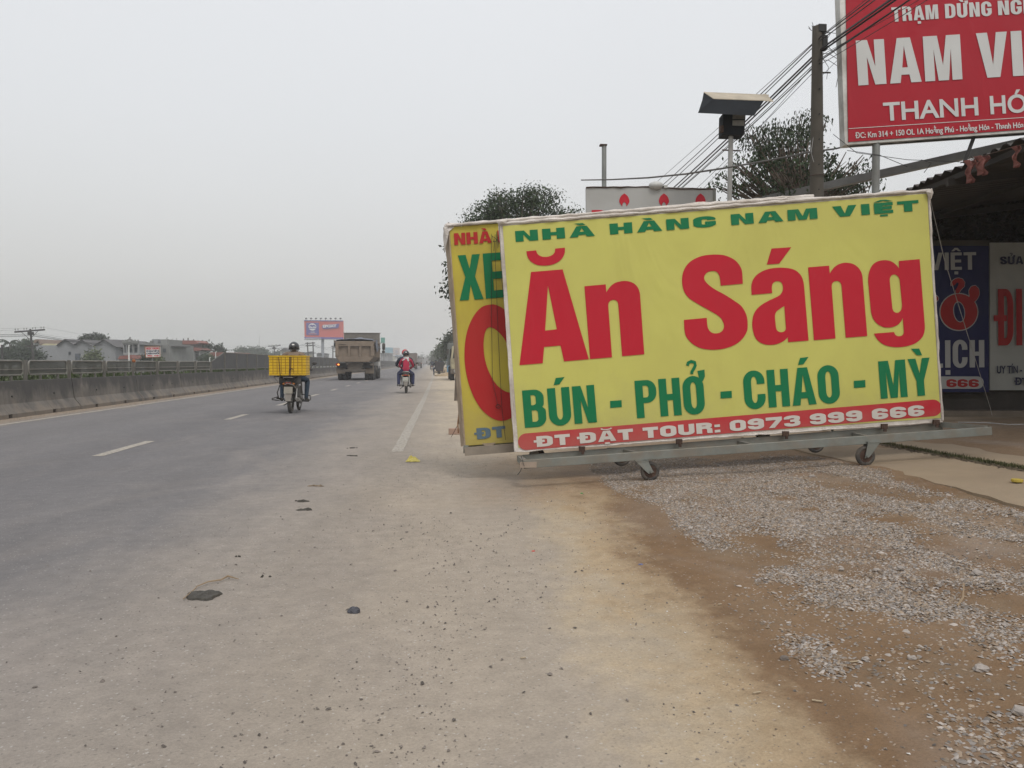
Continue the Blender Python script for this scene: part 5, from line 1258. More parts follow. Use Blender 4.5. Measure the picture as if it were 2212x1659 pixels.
# ------------------------------------------------------------------ motorbikes
def wheel(root, y, rad, name, w=.05):
    c = (0, y, rad); o = part(name, MB().torus(c, rad - w * .6, w * .62, 'X', 32, 8, .85), M_rub, root, sm=True)
    part('rim', MB().torus(c, rad - w * 1.35, .016, 'X', 32, 6), M_chr, o, sm=True)
    mb = MB()
    for k in range(18):
        a = 2 * math.pi * k / 18; s = .03 if k % 2 else -.03
        mb.tube([(s, y + .03 * math.cos(a), rad + .03 * math.sin(a)), (0, y + (rad - w * 1.35) * math.cos(a + .15), rad + (rad - w * 1.35) * math.sin(a + .15))], .0025, 3)
    part('spoke', mb, M_chr, o, kind='stuff'); part('hub', MB().disc(c, .05, .09, n=12), M_met, o)
    return o
def motorbike(label, loc, paint, scooter=False, plate=None, markings=True, full=True):
    root = thing('motorbike', (0, 0, 0), label, 'motorbike')
    r = .29
    wheel(root, -.62, r, 'rear_wheel', .085); wheel(root, .62, r, 'front_wheel', .065)
    # rear mudguard arch
    rings = []
    for k in range(9):
        a = R(35 + 125 * k / 8); rr_ = r + .055
        cx, cz = -.62 + rr_ * -math.cos(a) * -1 * -1, r + rr_ * math.sin(a)
        cx = -.62 + rr_ * math.cos(a)
        rings.append([(-.065, cx, cz), (.065, cx, cz), (.055, cx, cz + .018), (-.055, cx, cz + .018)])
    part('rear_mudguard', MB().loft(rings), M_blk, root)
    part('mudflap', MB().hexa([(-.06, -.99, .30), (.06, -.99, .30), (.06, -.975, .30), (-.06, -.975, .30)], [(-.085, -.95, .47), (.085, -.95, .47), (.085, -.935, .47), (-.085, -.935, .47)]), M_guard, root, bevel=.01)
    pl = part('number_plate', MB().hexa([(-.10, -.965, .48), (.10, -.965, .48), (.10, -.955, .48), (-.10, -.955, .48)], [(-.10, -.935, .64), (.10, -.935, .64), (.10, -.925, .64), (-.10, -.925, .64)]), plate or M_plate, root, bevel=.004)
    if markings:
        mb = MB()
        for row, n in ((.60, 4), (.53, 5)):
            for k in range(n):
                x = -.07 + .14 * k / (n - 1); yy = -.945 - (.62 - row) * .19 - .006
                mb.box((x, yy, row), (.014, .004, .042))
        part('plate_stroke', mb, M_wire, pl)
    # tail
    part('tail_light', MB().box((0, -.90, .72), (.13, .06, .05)), M_tail, root, bevel=.012)
    mb = MB(); 
    for s in (-1, 1): mb.ball((s * .11, -.87, .71), (.035, .03, .028), 10, 6)
    part('indicator', mb, M_orng, root, sm=True)
    part('tail_fairing', MB().loft([[(-.09, -.93, .70), (.09, -.93, .70), (.07, -.90, .80), (-.07, -.90, .80)], [(-.11, -.65, .60), (.11, -.65, .60), (.10, -.65, .82), (-.10, -.65, .82)], [(-.13, -.25, .52), (.13, -.25, .52), (.11, -.25, .78), (-.11, -.25, .78)]]), paint, root, bevel=.02, sm=True)
    part('seat', MB().loft([[(-.09, -.88, .79), (.09, -.88, .79), (.08, -.88, .84), (-.08, -.88, .84)], [(-.13, -.5, .77), (.13, -.5, .77), (.12, -.5, .855), (-.12, -.5, .855)], [(-.12, -.1, .74), (.12, -.1, .74), (.11, -.1, .81), (-.11, -.1, .81)], [(-.08, .12, .74), (.08, .12, .74), (.07, .12, .80), (-.07, .12, .80)]]), M_blk, root, bevel=.02, sm=True)
    mb = MB()
    for s in (-1, 1): mb.tube([(s * .11, -.3, .80), (s * .15, -.75, .83), (s * .10, -.97, .86), (0, -.99, .865)], .012, 8)
    part('grab_rail', mb, M_chr, root, sm=True)
    # frame, engine, swing arm
    part('engine', MB().box((0, -.02, .36), (.26, .36, .2)).disc((.15, -.08, .34), .085, .06).disc((-.15, -.02, .34), .1, .05).loft([[(-.07, .12, .36), (.07, .12, .36), (.07, .12, .48), (-.07, .12, .48)], [(-.06, .36, .38), (.06, .36, .38), (.06, .36, .50), (-.06, .36, .50)]]), M_met, root, bevel=.02)
    mb = MB(); mb.beam((-.09, -.62, .29), (-.09, -.1, .36), .03, .05); mb.beam((.09, -.62, .29), (.09, -.1, .36), .03, .05); part('swing_arm', mb, M_blk, root)
    for s in (-1, 1):
        part('shock_absorber', MB().tube([(s * .12, -.60, .33), (s * .12, -.45, .72)], [.028, .022], 8), M_chr, root)
    part('exhaust', MB().tube([(.13, .25, .24), (.15, 0, .22), (.17, -.35, .27), (.19, -.78, .34)], [.02, .024, .048, .05], 12).disc((.19, -.79, .34), .022, .02, (0, 1, 0), 10), M_met, root, sm=True)
    part('frame_spine', MB().beam((0, -.2, .60), (0, .48, .86), .09, .10), M_blk, root)
    if scooter:
        part('leg_shield', MB().loft([[(-.20, .36, .34), (.20, .36, .34), (.20, .40, .34), (-.20, .40, .34)], [(-.23, .44, .6), (.23, .44, .6), (.22, .48, .6), (-.22, .48, .6)], [(-.14, .50, .88), (.14, .50, .88), (.13, .54, .88), (-.13, .54, .88)]]), paint, root, bevel=.015)
    part('fork_leg', MB().tube([(-.075, .62, .29), (-.075, .50, .84)], .02, 8).tube([(.075, .62, .29), (.075, .50, .84)], .02, 8), M_met, root)
    rings = []
    for k in range(8):
        a = R(20 + 140 * k / 7); rr_ = r + .04; yy = .62 + rr_ * math.cos(a); zz = r + rr_ * math.sin(a)
        rings.append([(-.05, yy, zz), (.05, yy, zz), (.045, yy, zz + .015), (-.045, yy, zz + .015)])
    part('front_mudguard', MB().loft(rings), paint, root)
    part('handlebar', MB().tube([(-.36, .42, 1.02), (-.2, .47, 1.03), (0, .50, 1.0), (.2, .47, 1.03), (.36, .42, 1.02)], .014, 8), M_blk, root, sm=True)
    part('headlight', MB().ball((0, .57, .95), (.09, .07, .075), 12, 8), M_chr, root, sm=True)
    for s in (-1, 1):
        mr_ = part('mirror', MB().ball((s * .42, .44, 1.19), (.06, .018, .038), 12, 6), M_blk, root, sm=True)
        part('stalk', MB().tube([(s * .28, .45, 1.03), (s * .36, .45, 1.14), (s * .41, .445, 1.18)], .007, 6), M_blk, mr_)
        part('foot_peg', MB().tube([(s * .12, .16, .27), (s * .29, .16, .27)], .016, 8), M_rub, root)
        part('rear_peg', MB().tube([(s * .12, -.30, .33), (s * .27, -.30, .32)], .014, 8), M_rub, root)
    part('side_stand', MB().tube([(-.12, .05, .25), (-.24, -.15, .17)], .012, 6), M_blk, root)
    root.location = loc
    return root
W1 = WY(628, 890, 19.6); bx_, by_ = W1.x, 19.6 + .62
bike1 = motorbike('muddy black motorbike under the big yellow crate', (0, 0, 0), M_blk, plate=M_plate, markings=False)
# guard hoops on the left flank and a rack under the crate
part('guard_hoop', MB().tube([(-.08, -.86, .72), (-.20, -.88, .68), (-.27, -.84, .50), (-.26, -.75, .38), (-.20, -.66, .32)], .013, 8).tube([(-.27, -.80, .40), (-.40, -.80, .36), (-.41, -.70, .33), (-.30, -.62, .31), (-.16, -.62, .33)], .013, 8), M_blk, bike1, sm=True)
part('guard_hoop', MB().tube([(-.08, -.93, .69), (.0, -.96, .72), (.12, -.93, .68), (.16, -.85, .6)], .012, 8), M_guard, bike1, sm=True)
part('leg_guard', MB().tube([(.10, .10, .26), (.32, .06, .25), (.36, .12, .30), (.34, .25, .38), (.12, .3, .42)], .013, 8), M_blk, bike1, sm=True)
part('side_step', MB().tube([(-.14, .05, .30), (-.42, -.12, .34)], .02, 8), M_blk, bike1)
mb = MB()
for s in (-.22, 0, .22): mb.beam((s, -.98, .905), (s, -.15, .905), .03, .025)
for yy in (-.95, -.6, -.25): mb.beam((-.32, yy, .885), (.32, yy, .885), .03, .02)
for s in (-.2, .2):
    mb.beam((s * .6, -.75, .6), (s, -.8, .89), .025, .025); mb.beam((s * .6, -.4, .6), (s, -.4, .89), .025, .025)
part('crate_bar', mb, M_blk, bike1)
part('pannier', MB().box((-.02, -.55, .78), (.42, .62, .18)).box((.0, -.6, .66), (.3, .5, .14)), M_blk, bike1, bevel=.03)
part('side_cover', MB().box((.12, -.25, .52), (.06, .4, .26)).box((-.12, -.25, .52), (.06, .4, .26)), M_blk, bike1, bevel=.02)
bike1.location = (bx_, by_, 0)
r1 = rider('person in a black helmet and tan jacket riding behind the yellow crate', M_tanj, M_jean, M_blackh, (bx_ - .05, by_, 0), y=.05, lean=.16, width=1.22, up=.06, knee=.30, foot=(.29, .14, .30), mark=M_whitep, scale=1.015)
# crate
M_yel = mat('yellow_crate_plastic', (.62, .39, .008), .45, var=.12, scale=6, dirt=(.45, .25, .01), dirt_amt=.4, dirt_scale=5)
M_yeld = mat('crate_groove', (.22, .10, .006), .7, var=.2)
cr = thing('crate', (0, 0, 0), 'big yellow slatted plastic crate strapped on the back of the motorbike', 'crate')
cw, cd_, chh = .85, .60, .45; x0, y0, z0 = -.42, -1.05, .922
part('crate_core', MB().bbox((x0 + .012, y0 + .012, z0 + .012), (x0 + cw - .012, y0 + cd_ - .012, z0 + chh - .03)), M_yeld, cr)
mb = MB()
nx_, nz_ = 9, 6
for i in range(nx_):
    for j in range(nz_):
        a, b_ = x0 + cw * i / nx_ + .006, x0 + cw * (i + 1) / nx_ - .006; c_, d_ = z0 + .02 + (chh - .05) * j / nz_ + .005, z0 + .02 + (chh - .05) * (j + 1) / nz_ - .004
        for yy in (y0 + .004, y0 + cd_ - .012): mb.bbox((a, yy, c_), (b_, yy + .008, d_))
for i in range(6):
    for j in range(nz_):
        a, b_ = y0 + cd_ * i / 6 + .006, y0 + cd_ * (i + 1) / 6 - .006; c_, d_ = z0 + .02 + (chh - .05) * j / nz_ + .005, z0 + .02 + (chh - .05) * (j + 1) / nz_ - .004
        for xx in (x0 + .004, x0 + cw - .012): mb.bbox((xx, a, c_), (xx + .008, b_, d_))
part('slat', mb, M_yel, cr, kind='stuff')
mb = MB()
for (a, b_) in (((x0, y0), (x0 + cw, y0)), ((x0, y0 + cd_), (x0 + cw, y0 + cd_)), ((x0, y0), (x0, y0 + cd_)), ((x0 + cw, y0), (x0 + cw, y0 + cd_))):
    mb.beam((*a, z0 + chh - .015), (*b_, z0 + chh - .015), .022, .03)
part('rim_bar', mb, M_yel, cr)
part('base', MB().bbox((x0, y0, z0 - .012), (x0 + cw, y0 + cd_, z0 + .014)), M_yel, cr, bevel=.005)
mb = MB()
for xx in (x0, x0 + cw):
    for yy in (y0, y0 + cd_): mb.beam((xx, yy, z0), (xx, yy, z0 + chh), .016, .016)
part('corner_post', mb, M_yel, cr)
M_strap = mat('dark_rubber_strap', (.05, .022, .018), .8)
for xa, xb in ((.225, .26), (.49, .465), (.515, .49)):
    part('strap', MB().beam((x0 + xa, y0 - .006, z0 + chh + .003), (x0 + xb, y0 - .006, z0 - .02), .014, .006, (0, 1, 0)).beam((x0 + xa, y0 - .006, z0 + chh + .006), (x0 + xa, y0 + cd_ + .003, z0 + chh + .006), .014, .006), M_strap, cr)
part('strap_knot', MB().tube([(x0 + .47, y0 - .012, z0 + .13), (x0 + .53, y0 - .03, z0 + .145), (x0 + .56, y0 - .025, z0 + .12)], .008, 6).ball((x0 + .49, y0 - .015, z0 + .125), .018, 8, 6), M_strap, cr)
cr.location = (bx_, by_, 0)

W2 = WY(877, 849, 32.0); qx, qy = W2.x, 32.6
bike2 = motorbike('dark scooter carrying two people, white number plate at the back', (qx, qy, 0), M_blk, scooter=True, plate=M_plate2)
r2 = rider('person in a dark navy jacket and red and white helmet steering the scooter', M_navy, M_jean2, M_redh, (qx - .06, qy, 0), y=.20, lean=.10, width=1.22, knee=.26, foot=(.27, .10, .31), mark=M_whitep, scale=1.03)
r3 = rider('person in a crimson jacket, black helmet and white scarf sitting behind the scooter driver', M_red, M_jean2, M_blackh, (qx, qy, 0), y=-.24, lean=.06, width=.98, hands_on=False, knee=.27, foot=(.28, .02, .33), mark=M_whitep, shoe=mat('white_black_sneaker', (.30, .30, .30), .6, var=.5, scale=25))
sc_ = MB(); sc_.torus((0, -.19, 1.41), .085, .032, 'Z', 16, 8, 1.2); sc_.ball((0, -.29, 1.40), (.05, .03, .035), 10, 6)
for pts in ([(0, -.30, 1.39), (-.05, -.31, 1.36), (-.11, -.30, 1.31), (-.15, -.28, 1.29)], [(.01, -.30, 1.39), (.06, -.315, 1.34), (.08, -.31, 1.27), (.07, -.30, 1.22)], [(.02, -.30, 1.39), (.08, -.31, 1.36), (.11, -.30, 1.28)]): sc_.tube(pts, [.02, .028, .034, .02] if len(pts) == 4 else [.02, .03, .024], 6)
s_o = part('scarf', sc_, mat('white_scarf', (.60, .59, .57), .9, bump=.3, dirt=(.3, .3, .32), dirt_amt=.5, dirt_scale=12), None, sm=True); s_o.parent = r3

# ------------------------------------------------------------------ trucks
M_tipper = mat('mud_tan_tipper', (.20, .155, .115), .75, var=.14, scale=2.5, dirt=(.14, .11, .085), dirt_amt=.55, dirt_scale=1.5, streak=.6); M_tipd = mat('mud_coated_chassis', (.10, .085, .07), .9, var=.25)
M_tarp = mat('blue_grey_tarp', (.13, .14, .17), .7, var=.25, scale=2, bump=.3, fine=8); M_head = mat('grey_headboard', (.16, .145, .125), .8, var=.2, dirt=(.10, .09, .08), streak=.8)
M_lamp_on = mat('lit_amber_lamp', (.6, .25, .05), .3, bump=0, emit=((1.0, .35, .06), 2.0))
M_cabw = mat('off_white_cab', (.48, .48, .47), .5, var=.08, dirt=(.25, .22, .2)); M_tyre = mat('truck_tyre', (.03, .03, .032), .85, var=.3, dirt=(.10, .09, .075), dirt_amt=.5)
def truck_wheel(root, x, y, rad=.50, w=.30, name='wheel', rim=True):
    n = 24; prof = [(-w / 2, .62 * rad), (-w / 2, .93 * rad), (-w / 2 + .04, rad), (w / 2 - .04, rad), (w / 2, .93 * rad), (w / 2, .62 * rad)]
    vs = []; fs = []
    for k in range(n):
        a = 2 * math.pi * k / n
        for px_, pr in prof: vs.append((x + px_, y + pr * math.cos(a), rad + pr * math.sin(a)))
    m = len(prof)
    for k in range(n):
        for j in range(m - 1): fs.append((k * m + j, k * m + j + 1, ((k + 1) % n) * m + j + 1, ((k + 1) % n) * m + j))
        fs.append((k * m + m - 1, k * m, ((k + 1) % n) * m, ((k + 1) % n) * m + m - 1))
    o = part(name, MB().add(vs, fs), M_tyre, root, sm=True)
    if rim:
        part('rim', MB().disc((x, y, rad), rad * .62, w * .55, n=20).disc((x, y, rad), rad * .25, w * 1.02, n=12), M_tipd, o)
    return o
tr = thing('dump_truck', (0, 0, 0), 'mud tan dump truck in the left lane with a blue grey tarp over its load', 'truck')
hw = 1.32; Lb = 5.9
def sect(y, top, w=hw): return [(-w, y, top), (-w, y, 1.62), (-w + .34, y, 1.27), (w - .34, y, 1.27), (w, y, 1.62), (w, y, top)]
part('tipper_body', MB().loft([sect(.10, 2.66), sect(Lb, 2.72)]), M_tipper, tr, bevel=.02)
# tailgate with three pressed panels
def tg(m_b, y0_, y1_, x0_, x1_, z0_, z1_): m_b.bbox((x0_, y0_, z0_), (x1_, y1_, z1_))
gate = part('tailgate', MB().loft([[(-hw, 0, 2.70), (-hw, 0, 1.62), (-hw + .34, 0, 1.25), (hw - .34, 0, 1.25), (hw, 0, 1.62), (hw, 0, 2.70)], [(-hw, .08, 2.70), (-hw, .08, 1.62), (-hw + .34, .08, 1.25), (hw - .34, .08, 1.25), (hw, .08, 1.62), (hw, .08, 2.70)]]), M_tipper, tr, bevel=.015)
for (a, c_) in ((-hw + .02, -hw + .24), (-.46, -.30), (.30, .46), (hw - .24, hw - .02)):
    part('tailgate_rib', MB().bbox((a, -.16, 1.66 if abs(a) > .9 else 1.62), (c_, 0, 2.34)), M_tipper, gate, bevel=.015)
part('tailgate_rib', MB().bbox((-hw + .02, -.155, 2.34), (hw - .02, 0, 2.66)), M_tipper, gate, bevel=.02)
part('tailgate_rib', MB().hexa([(-hw + .34, -.16, 1.27), (hw - .34, -.16, 1.27), (hw - .34, 0, 1.27), (-hw + .34, 0, 1.27)], [(-hw + .04, -.16, 1.62), (hw - .04, -.16, 1.62), (hw - .04, 0, 1.62), (-hw + .04, 0, 1.62)]), M_tipper, gate, bevel=.015)
part('slot', MB().bbox((-hw + .26, -.162, 2.43), (-hw + .72, -.15, 2.47)), M_dark, gate)
for s in (-1, 1):
    part('hinge_arm', MB().box((s * .52, -.04, 1.2), (.09, .1, .26)), M_tipd, tr)
for k in range(7): part('side_rib', MB().bbox((hw, .5 + k * .82, 1.62), (hw + .05, .62 + k * .82, 2.66)), M_tipper, tr)
part('top_rail', MB().bbox((hw - .02, 0, 2.6), (hw + .07, Lb, 2.74)).bbox((-hw - .07, 0, 2.6), (-hw + .02, Lb, 2.74)), M_tipper, tr)
hb = part('headboard', MB().bbox((-hw - .02, Lb, 1.3), (hw + .02, Lb + .08, 3.46)), M_head, tr)
for xx in (-1.3, -.45, .4, 1.22): part('headboard_rib', MB().bbox((xx, Lb - .04, 2.5), (xx + .07, Lb, 3.44)), M_head, hb)
part('headboard_cap', MB().bbox((-hw - .05, Lb - .05, 3.44), (hw + .05, Lb + .5, 3.49)), M_head, hb)
# tarp bulging over the load, hanging over the gate corners
rings = []
for i in range(15):
    y = -.03 + Lb * i / 14; ring = []
    for k in range(17):
        t = k / 16; x = -hw - .09 + (2 * hw + .18) * t
        z = 2.76 + .10 * math.sin(math.pi * t) + (.22 * math.exp(-((x - .35) / .22) ** 2) if i in (2, 3) else 0) * .8 + .13 * mnoise.noise(Vector((x * 1.6, y * 1.2, 2))) * (1 if 0 < i else .3)
        if k in (0, 16): z = 2.28 + .12 * mnoise.noise(Vector((y * 2, k, 0))) if i > 0 else 2.5
        ring.append((x, y, z))
    rings.append(ring)
mb = MB(); vs = [q for r_ in rings for q in r_]; mb.add(vs, [(i * 17 + k, i * 17 + k + 1, (i + 1) * 17 + k + 1, (i + 1) * 17 + k) for i in range(14) for k in range(16)])
tp_ = part('tarp', mb, M_tarp, tr, sm=True); so = tp_.modifiers.new('t', 'SOLIDIFY'); so.thickness = .02
mb = MB().add([(hw + .09, -.05, 2.78), (hw + .13, .9, 2.8), (hw + .18, 1.3, 2.1), (hw + .12, .7, 1.95), (hw + .10, .05, 2.25)], [(0, 1, 2, 3, 4)])
mb.add([(-hw - .09, -.05, 2.78), (-hw - .13, .6, 2.8), (-hw - .12, .5, 2.0), (-hw - .10, .05, 2.1)], [(3, 2, 1, 0)])
tf_ = part('tarp_flap', mb, M_tarp, tr); so = tf_.modifiers.new('t', 'SOLIDIFY'); so.thickness = .03
part('chassis', MB().bbox((-.45, .2, .78), (-.25, 8.2, 1.18)).bbox((.25, .2, .78), (.45, 8.2, 1.18)).bbox((-.5, .1, .62), (.5, .3, 1.2)), M_tipd, tr)
part('under_run_bar', MB().bbox((-.75, -.02, .60), (.75, .08, .76)), M_tipd, tr)
part('rear_crossmember', MB().bbox((-1.2, .12, .86), (1.2, .24, 1.20)), M_dark, tr)
for s in (-1, 1):
    part('mud_flap', MB().bbox((s * .68, .30, .47), (s * 1.27, .325, 1.20)), mat('muddy_flap', (.155, .125, .095), .9, var=.2), tr)
    lc = part('lamp_cluster', MB().bbox((s * 1.16 - .13, -.02, 1.02), (s * 1.16 + .13, .05, 1.16)), M_tail if s < 0 else M_tipd, tr, bevel=.01)
    if s < 0: part('lit_indicator', MB().ball((s * 1.10, -.03, 1.09), (.065, .03, .055), 12, 8), M_lamp_on, lc, 'glowing amber lamp')
for y in (1.0, 2.4):
    for s in (-1, 1):
        truck_wheel(tr, s * 1.08, y, .50, .28); truck_wheel(tr, s * .76, y, .50, .28)
for y in (5.6, 7.3):
    for s in (-1, 1): truck_wheel(tr, s * 1.10, y, .50, .30)
cab = part('cab', MB().loft([[(-1.22, 6.6, .75), (1.22, 6.6, .75), (1.22, 8.6, .75), (-1.22, 8.6, .75)], [(-1.22, 6.6, 2.0), (1.22, 6.6, 2.0), (1.22, 8.62, 2.0), (-1.22, 8.62, 2.0)], [(-1.15, 6.7, 2.95), (1.15, 6.7, 2.95), (1.15, 8.3, 2.95), (-1.15, 8.3, 2.95)]]), M_cabw, tr, bevel=.05)
part('side_window', MB().bbox((1.20, 7.3, 2.0), (1.225, 8.3, 2.6)), M_dark, cab); part('front_bumper', MB().bbox((-1.25, 8.6, .45), (1.25, 8.8, .85)), M_cabw, cab)
for s in (-1, 1):
    m1 = part('mirror', MB().box((s * 1.52, 7.9, 2.48), (.24, .09, .50)), M_blk, tr, bevel=.03)
    part('mirror', MB().box((s * 1.50, 7.9, 2.08), (.24, .09, .19)), M_blk, tr, bevel=.03)
    part('arm', MB().tube([(s * 1.2, 7.95, 2.75), (s * 1.5, 7.93, 2.78), (s * 1.52, 7.93, 1.95), (s * 1.2, 7.95, 1.95)], .02, 6), M_blk, m1)
part('air_tank', MB().disc((1.0, 4.2, .8), .22, 1.0, (0, 1, 0), 14), M_tipd, tr); part('fuel_tank', MB().box((-1.0, 4.2, .85), (.5, 1.2, .55)), M_tipd, tr, bevel=.06)
part('exhaust_stack', MB().tube([(-1.22, 6.3, .9), (-1.22, 6.3, 3.2), (-1.30, 6.3, 3.3)], .06, 8), M_tipd, tr)
tt_ = WY(766.7, 821, 56); tr.location = (tt_.x, 56, 0)

def box_truck(label, X, Y, w, h, L_, body_m, cab_m, door=None, group=None, lean=0., floor=1.05):
    root = thing('truck', (0, 0, 0), label, 'truck', group)
    part('cargo_box', MB().bbox((-w / 2, 0, floor), (w / 2, L_, h)), body_m, root, bevel=.03)
    for s in (-1, 1):
        part('rear_door', MB().bbox((s * .02, -.03, floor + .05), (s * (w / 2 - .03), 0, h - .06)), door or body_m, root)
        part('tail_lamp', MB().bbox((s * (w / 2 - .25), -.04, floor - .22), (s * (w / 2 - .03), .02, floor - .08)), M_tail, root)
        for y in (1.2, 2.4): truck_wheel(root, s * (w / 2 - .22), y, .48, .38, rim=False)
        truck_wheel(root, s * (w / 2 - .2), L_ + .8, .48, .3, rim=False)
        part('mirror', MB().box((s * (w / 2 + .22), L_ + 1.2, 2.3), (.2, .08, .45)), M_blk, root)
        part('mud_flap', MB().bbox((s * (w / 2 - .42), .45, .25), (s * (w / 2 - .02), .47, floor - .1)), M_blk, root)
    part('top_rail', MB().bbox((-w / 2 - .02, -.05, h - .12), (w / 2 + .02, 0, h + .02)), M_tipd, root)
    part('bumper', MB().bbox((-w / 2 + .05, -.06, .5), (w / 2 - .05, .02, .66)), M_tipd, root)
    part('chassis', MB().bbox((-.4, .1, .6), (.4, L_ + 1.6, floor)), M_tipd, root)
    part('cab', MB().loft([[(-w / 2 + .05, L_ + .1, .6), (w / 2 - .05, L_ + .1, .6), (w / 2 - .05, L_ + 1.9, .6), (-w / 2 + .05, L_ + 1.9, .6)], [(-w / 2 + .1, L_ + .1, min(h - .1, 2.8)), (w / 2 - .1, L_ + .1, min(h - .1, 2.8)), (w / 2 - .1, L_ + 1.5, min(h - .1, 2.8)), (-w / 2 + .1, L_ + 1.5, min(h - .1, 2.8))]]), cab_m, root, bevel=.05)
    root.location = (X, Y, 0); return root
M_brn = mat('brown_cargo', (.16, .125, .11), .8, dirt=(.1, .09, .08), streak=.7); M_gry = mat('grey_cargo', (.22, .21, .21), .8, dirt=(.14, .13, .12), streak=.5); M_grn = mat('dull_green_cargo', (.14, .15, .14), .7)
p_ = WY(886, 797, 150); box_truck('brownish tall truck just beyond the scooter', p_.x, 150, 2.5, 3.0, 7, M_brn, M_cabw)
p_ = WY(902.5, 795, 182); box_truck('small white and dark truck following beside the brownish one', p_.x, 182, 1.9, 2.35, 3.6, M_grn, M_cabw, door=M_gry, floor=1.3)
p_ = WY(920, 789, 390); box_truck('distant grey box truck in the middle of the road', p_.x, 390, 2.5, 3.7, 8, M_gry, M_gry)
p_ = WY(907.5, 790, 330); box_truck('tiny far truck left of the grey one', p_.x - .8, 480, 2.4, 3.2, 6, M_brn, M_gry)
# white car beyond the barrier
# parked truck on the verge, mostly behind the second sign
pk = thing('parked_truck', (0, 0, 0), 'parked truck on the right verge, mostly hidden by the second sign', 'truck')
M_ycab = mat('faded_cream_cab', (.36, .32, .2), .6, dirt=(.15, .13, .1), dirt_amt=.7)
part('cab', MB().loft([[(-1.1, 0, .7), (1.1, 0, .7), (1.1, 1.9, .7), (-1.1, 1.9, .7)], [(-1.1, 0, 1.5), (1.1, 0, 1.5), (1.1, 1.9, 1.5), (-1.1, 1.9, 1.5)], [(-.98, .25, 2.35), (.98, .25, 2.35), (.98, 1.85, 2.35), (-.98, 1.85, 2.35)]]), M_ycab, pk, bevel=.05)
part('windscreen', MB().hexa([(-.95, -.01, 1.52), (.95, -.01, 1.52), (.95, .03, 1.5), (-.95, .03, 1.5)], [(-.88, .2, 2.25), (.88, .2, 2.25), (.88, .24, 2.25), (-.88, .24, 2.25)]), M_dark, pk)
part('side_window', MB().bbox((-1.115, .5, 1.5), (-1.05, 1.5, 2.15)), M_dark, pk)
part('bumper', MB().bbox((-1.12, -.2, .45), (1.12, .02, .8)), M_tipd, pk, bevel=.03)
part('cargo_bed', MB().bbox((-1.2, 2.0, 1.0), (1.2, 6.4, 2.6)), M_grn, pk, bevel=.03)
part('chassis', MB().bbox((-.4, 0, .55), (.4, 6.2, 1.0)), M_tipd, pk)
for s in (-1, 1):
    for y in (.7, 5.0): truck_wheel(pk, s * 1.0, y, .48, .3)
    part('headlight', MB().disc((s * .8, -.21, .66), .12, .04, (0, 1, 0), 14), M_chr, pk); part('mirror', MB().box((s * 1.3, .1, 1.95), (.14, .06, .38)), M_blk, pk)
p_ = WY(970, 822, 55); pk.location = (p_.x + 1.2, 54.2, zg(p_.x, 55) * 0)
# cargo tricycle and its two people
tcl = thing('cargo_tricycle', (0, 0, 0), 'dark cargo tricycle pushed along the right edge line', 'tricycle')
for s in (-1, 1):
    w_ = part('wheel', MB().torus((s * .50, 0, .30), .27, .03, 'X', 24, 6), M_tyre, tcl, sm=True); part('hub', MB().disc((s * .5, 0, .3), .06, .1), M_met, w_)
part('front_wheel', MB().torus((0, 1.7, .30), .27, .03, 'X', 24, 6), M_tyre, tcl, sm=True)
part('axle', MB().tube([(-.5, 0, .30), (.5, 0, .30)], .03, 8).beam((-.5, -.1, .42), (.5, -.1, .42), .05, .05), M_blk, tcl)
part('cargo_box', MB().hexa([(-.36, -.25, .45), (.36, -.25, .45), (.36, .8, .45), (-.36, .8, .45)], [(-.43, -.30, 1.30), (.43, -.30, 1.30), (.43, .8, 1.30), (-.43, .8, 1.30)]), mat('dark_box_planks', (.045, .042, .045), .85, var=.3, dirt=(.09, .08, .075)), tcl, bevel=.01)
part('drive_hub', MB().ball((0, 0, .28), (.12, .1, .12), 10, 6).tube([(0, 0, .28), (0, 1.7, .3)], .03, 6), M_blk, tcl)
part('fork', MB().tube([(0, 1.7, .3), (0, 1.45, 1.0), (-.3, 1.35, 1.05)], .02, 6).tube([(0, 1.45, 1.0), (.3, 1.35, 1.05)], .02, 6), M_blk, tcl)
p_ = WY(949.5, 811, 76); tcl.location = (p_.x, 76, 0)
a_ = rider('person in dark clothes driving the cargo tricycle', M_navy, M_jean2, M_blackh, (p_.x + .06, 76.9, 0), y=0, lean=.1)
a_ = rider('person riding low on the left side of the cargo tricycle', M_navy, M_jean2, M_blackh, (p_.x - .33, 76.8, -.16), y=0, lean=.1)
b3 = motorbike('faint motorbike well ahead of the cargo tricycle', (0, 0, 0), M_blk, markings=False); p_ = WY(933, 800, 118); b3.location = (p_.x, 118, 0)
a_ = rider('far person in dark clothes on the faint motorbike ahead of the tricycle', M_navy, M_jean2, M_blackh, (p_.x, 118, 0), y=.05)
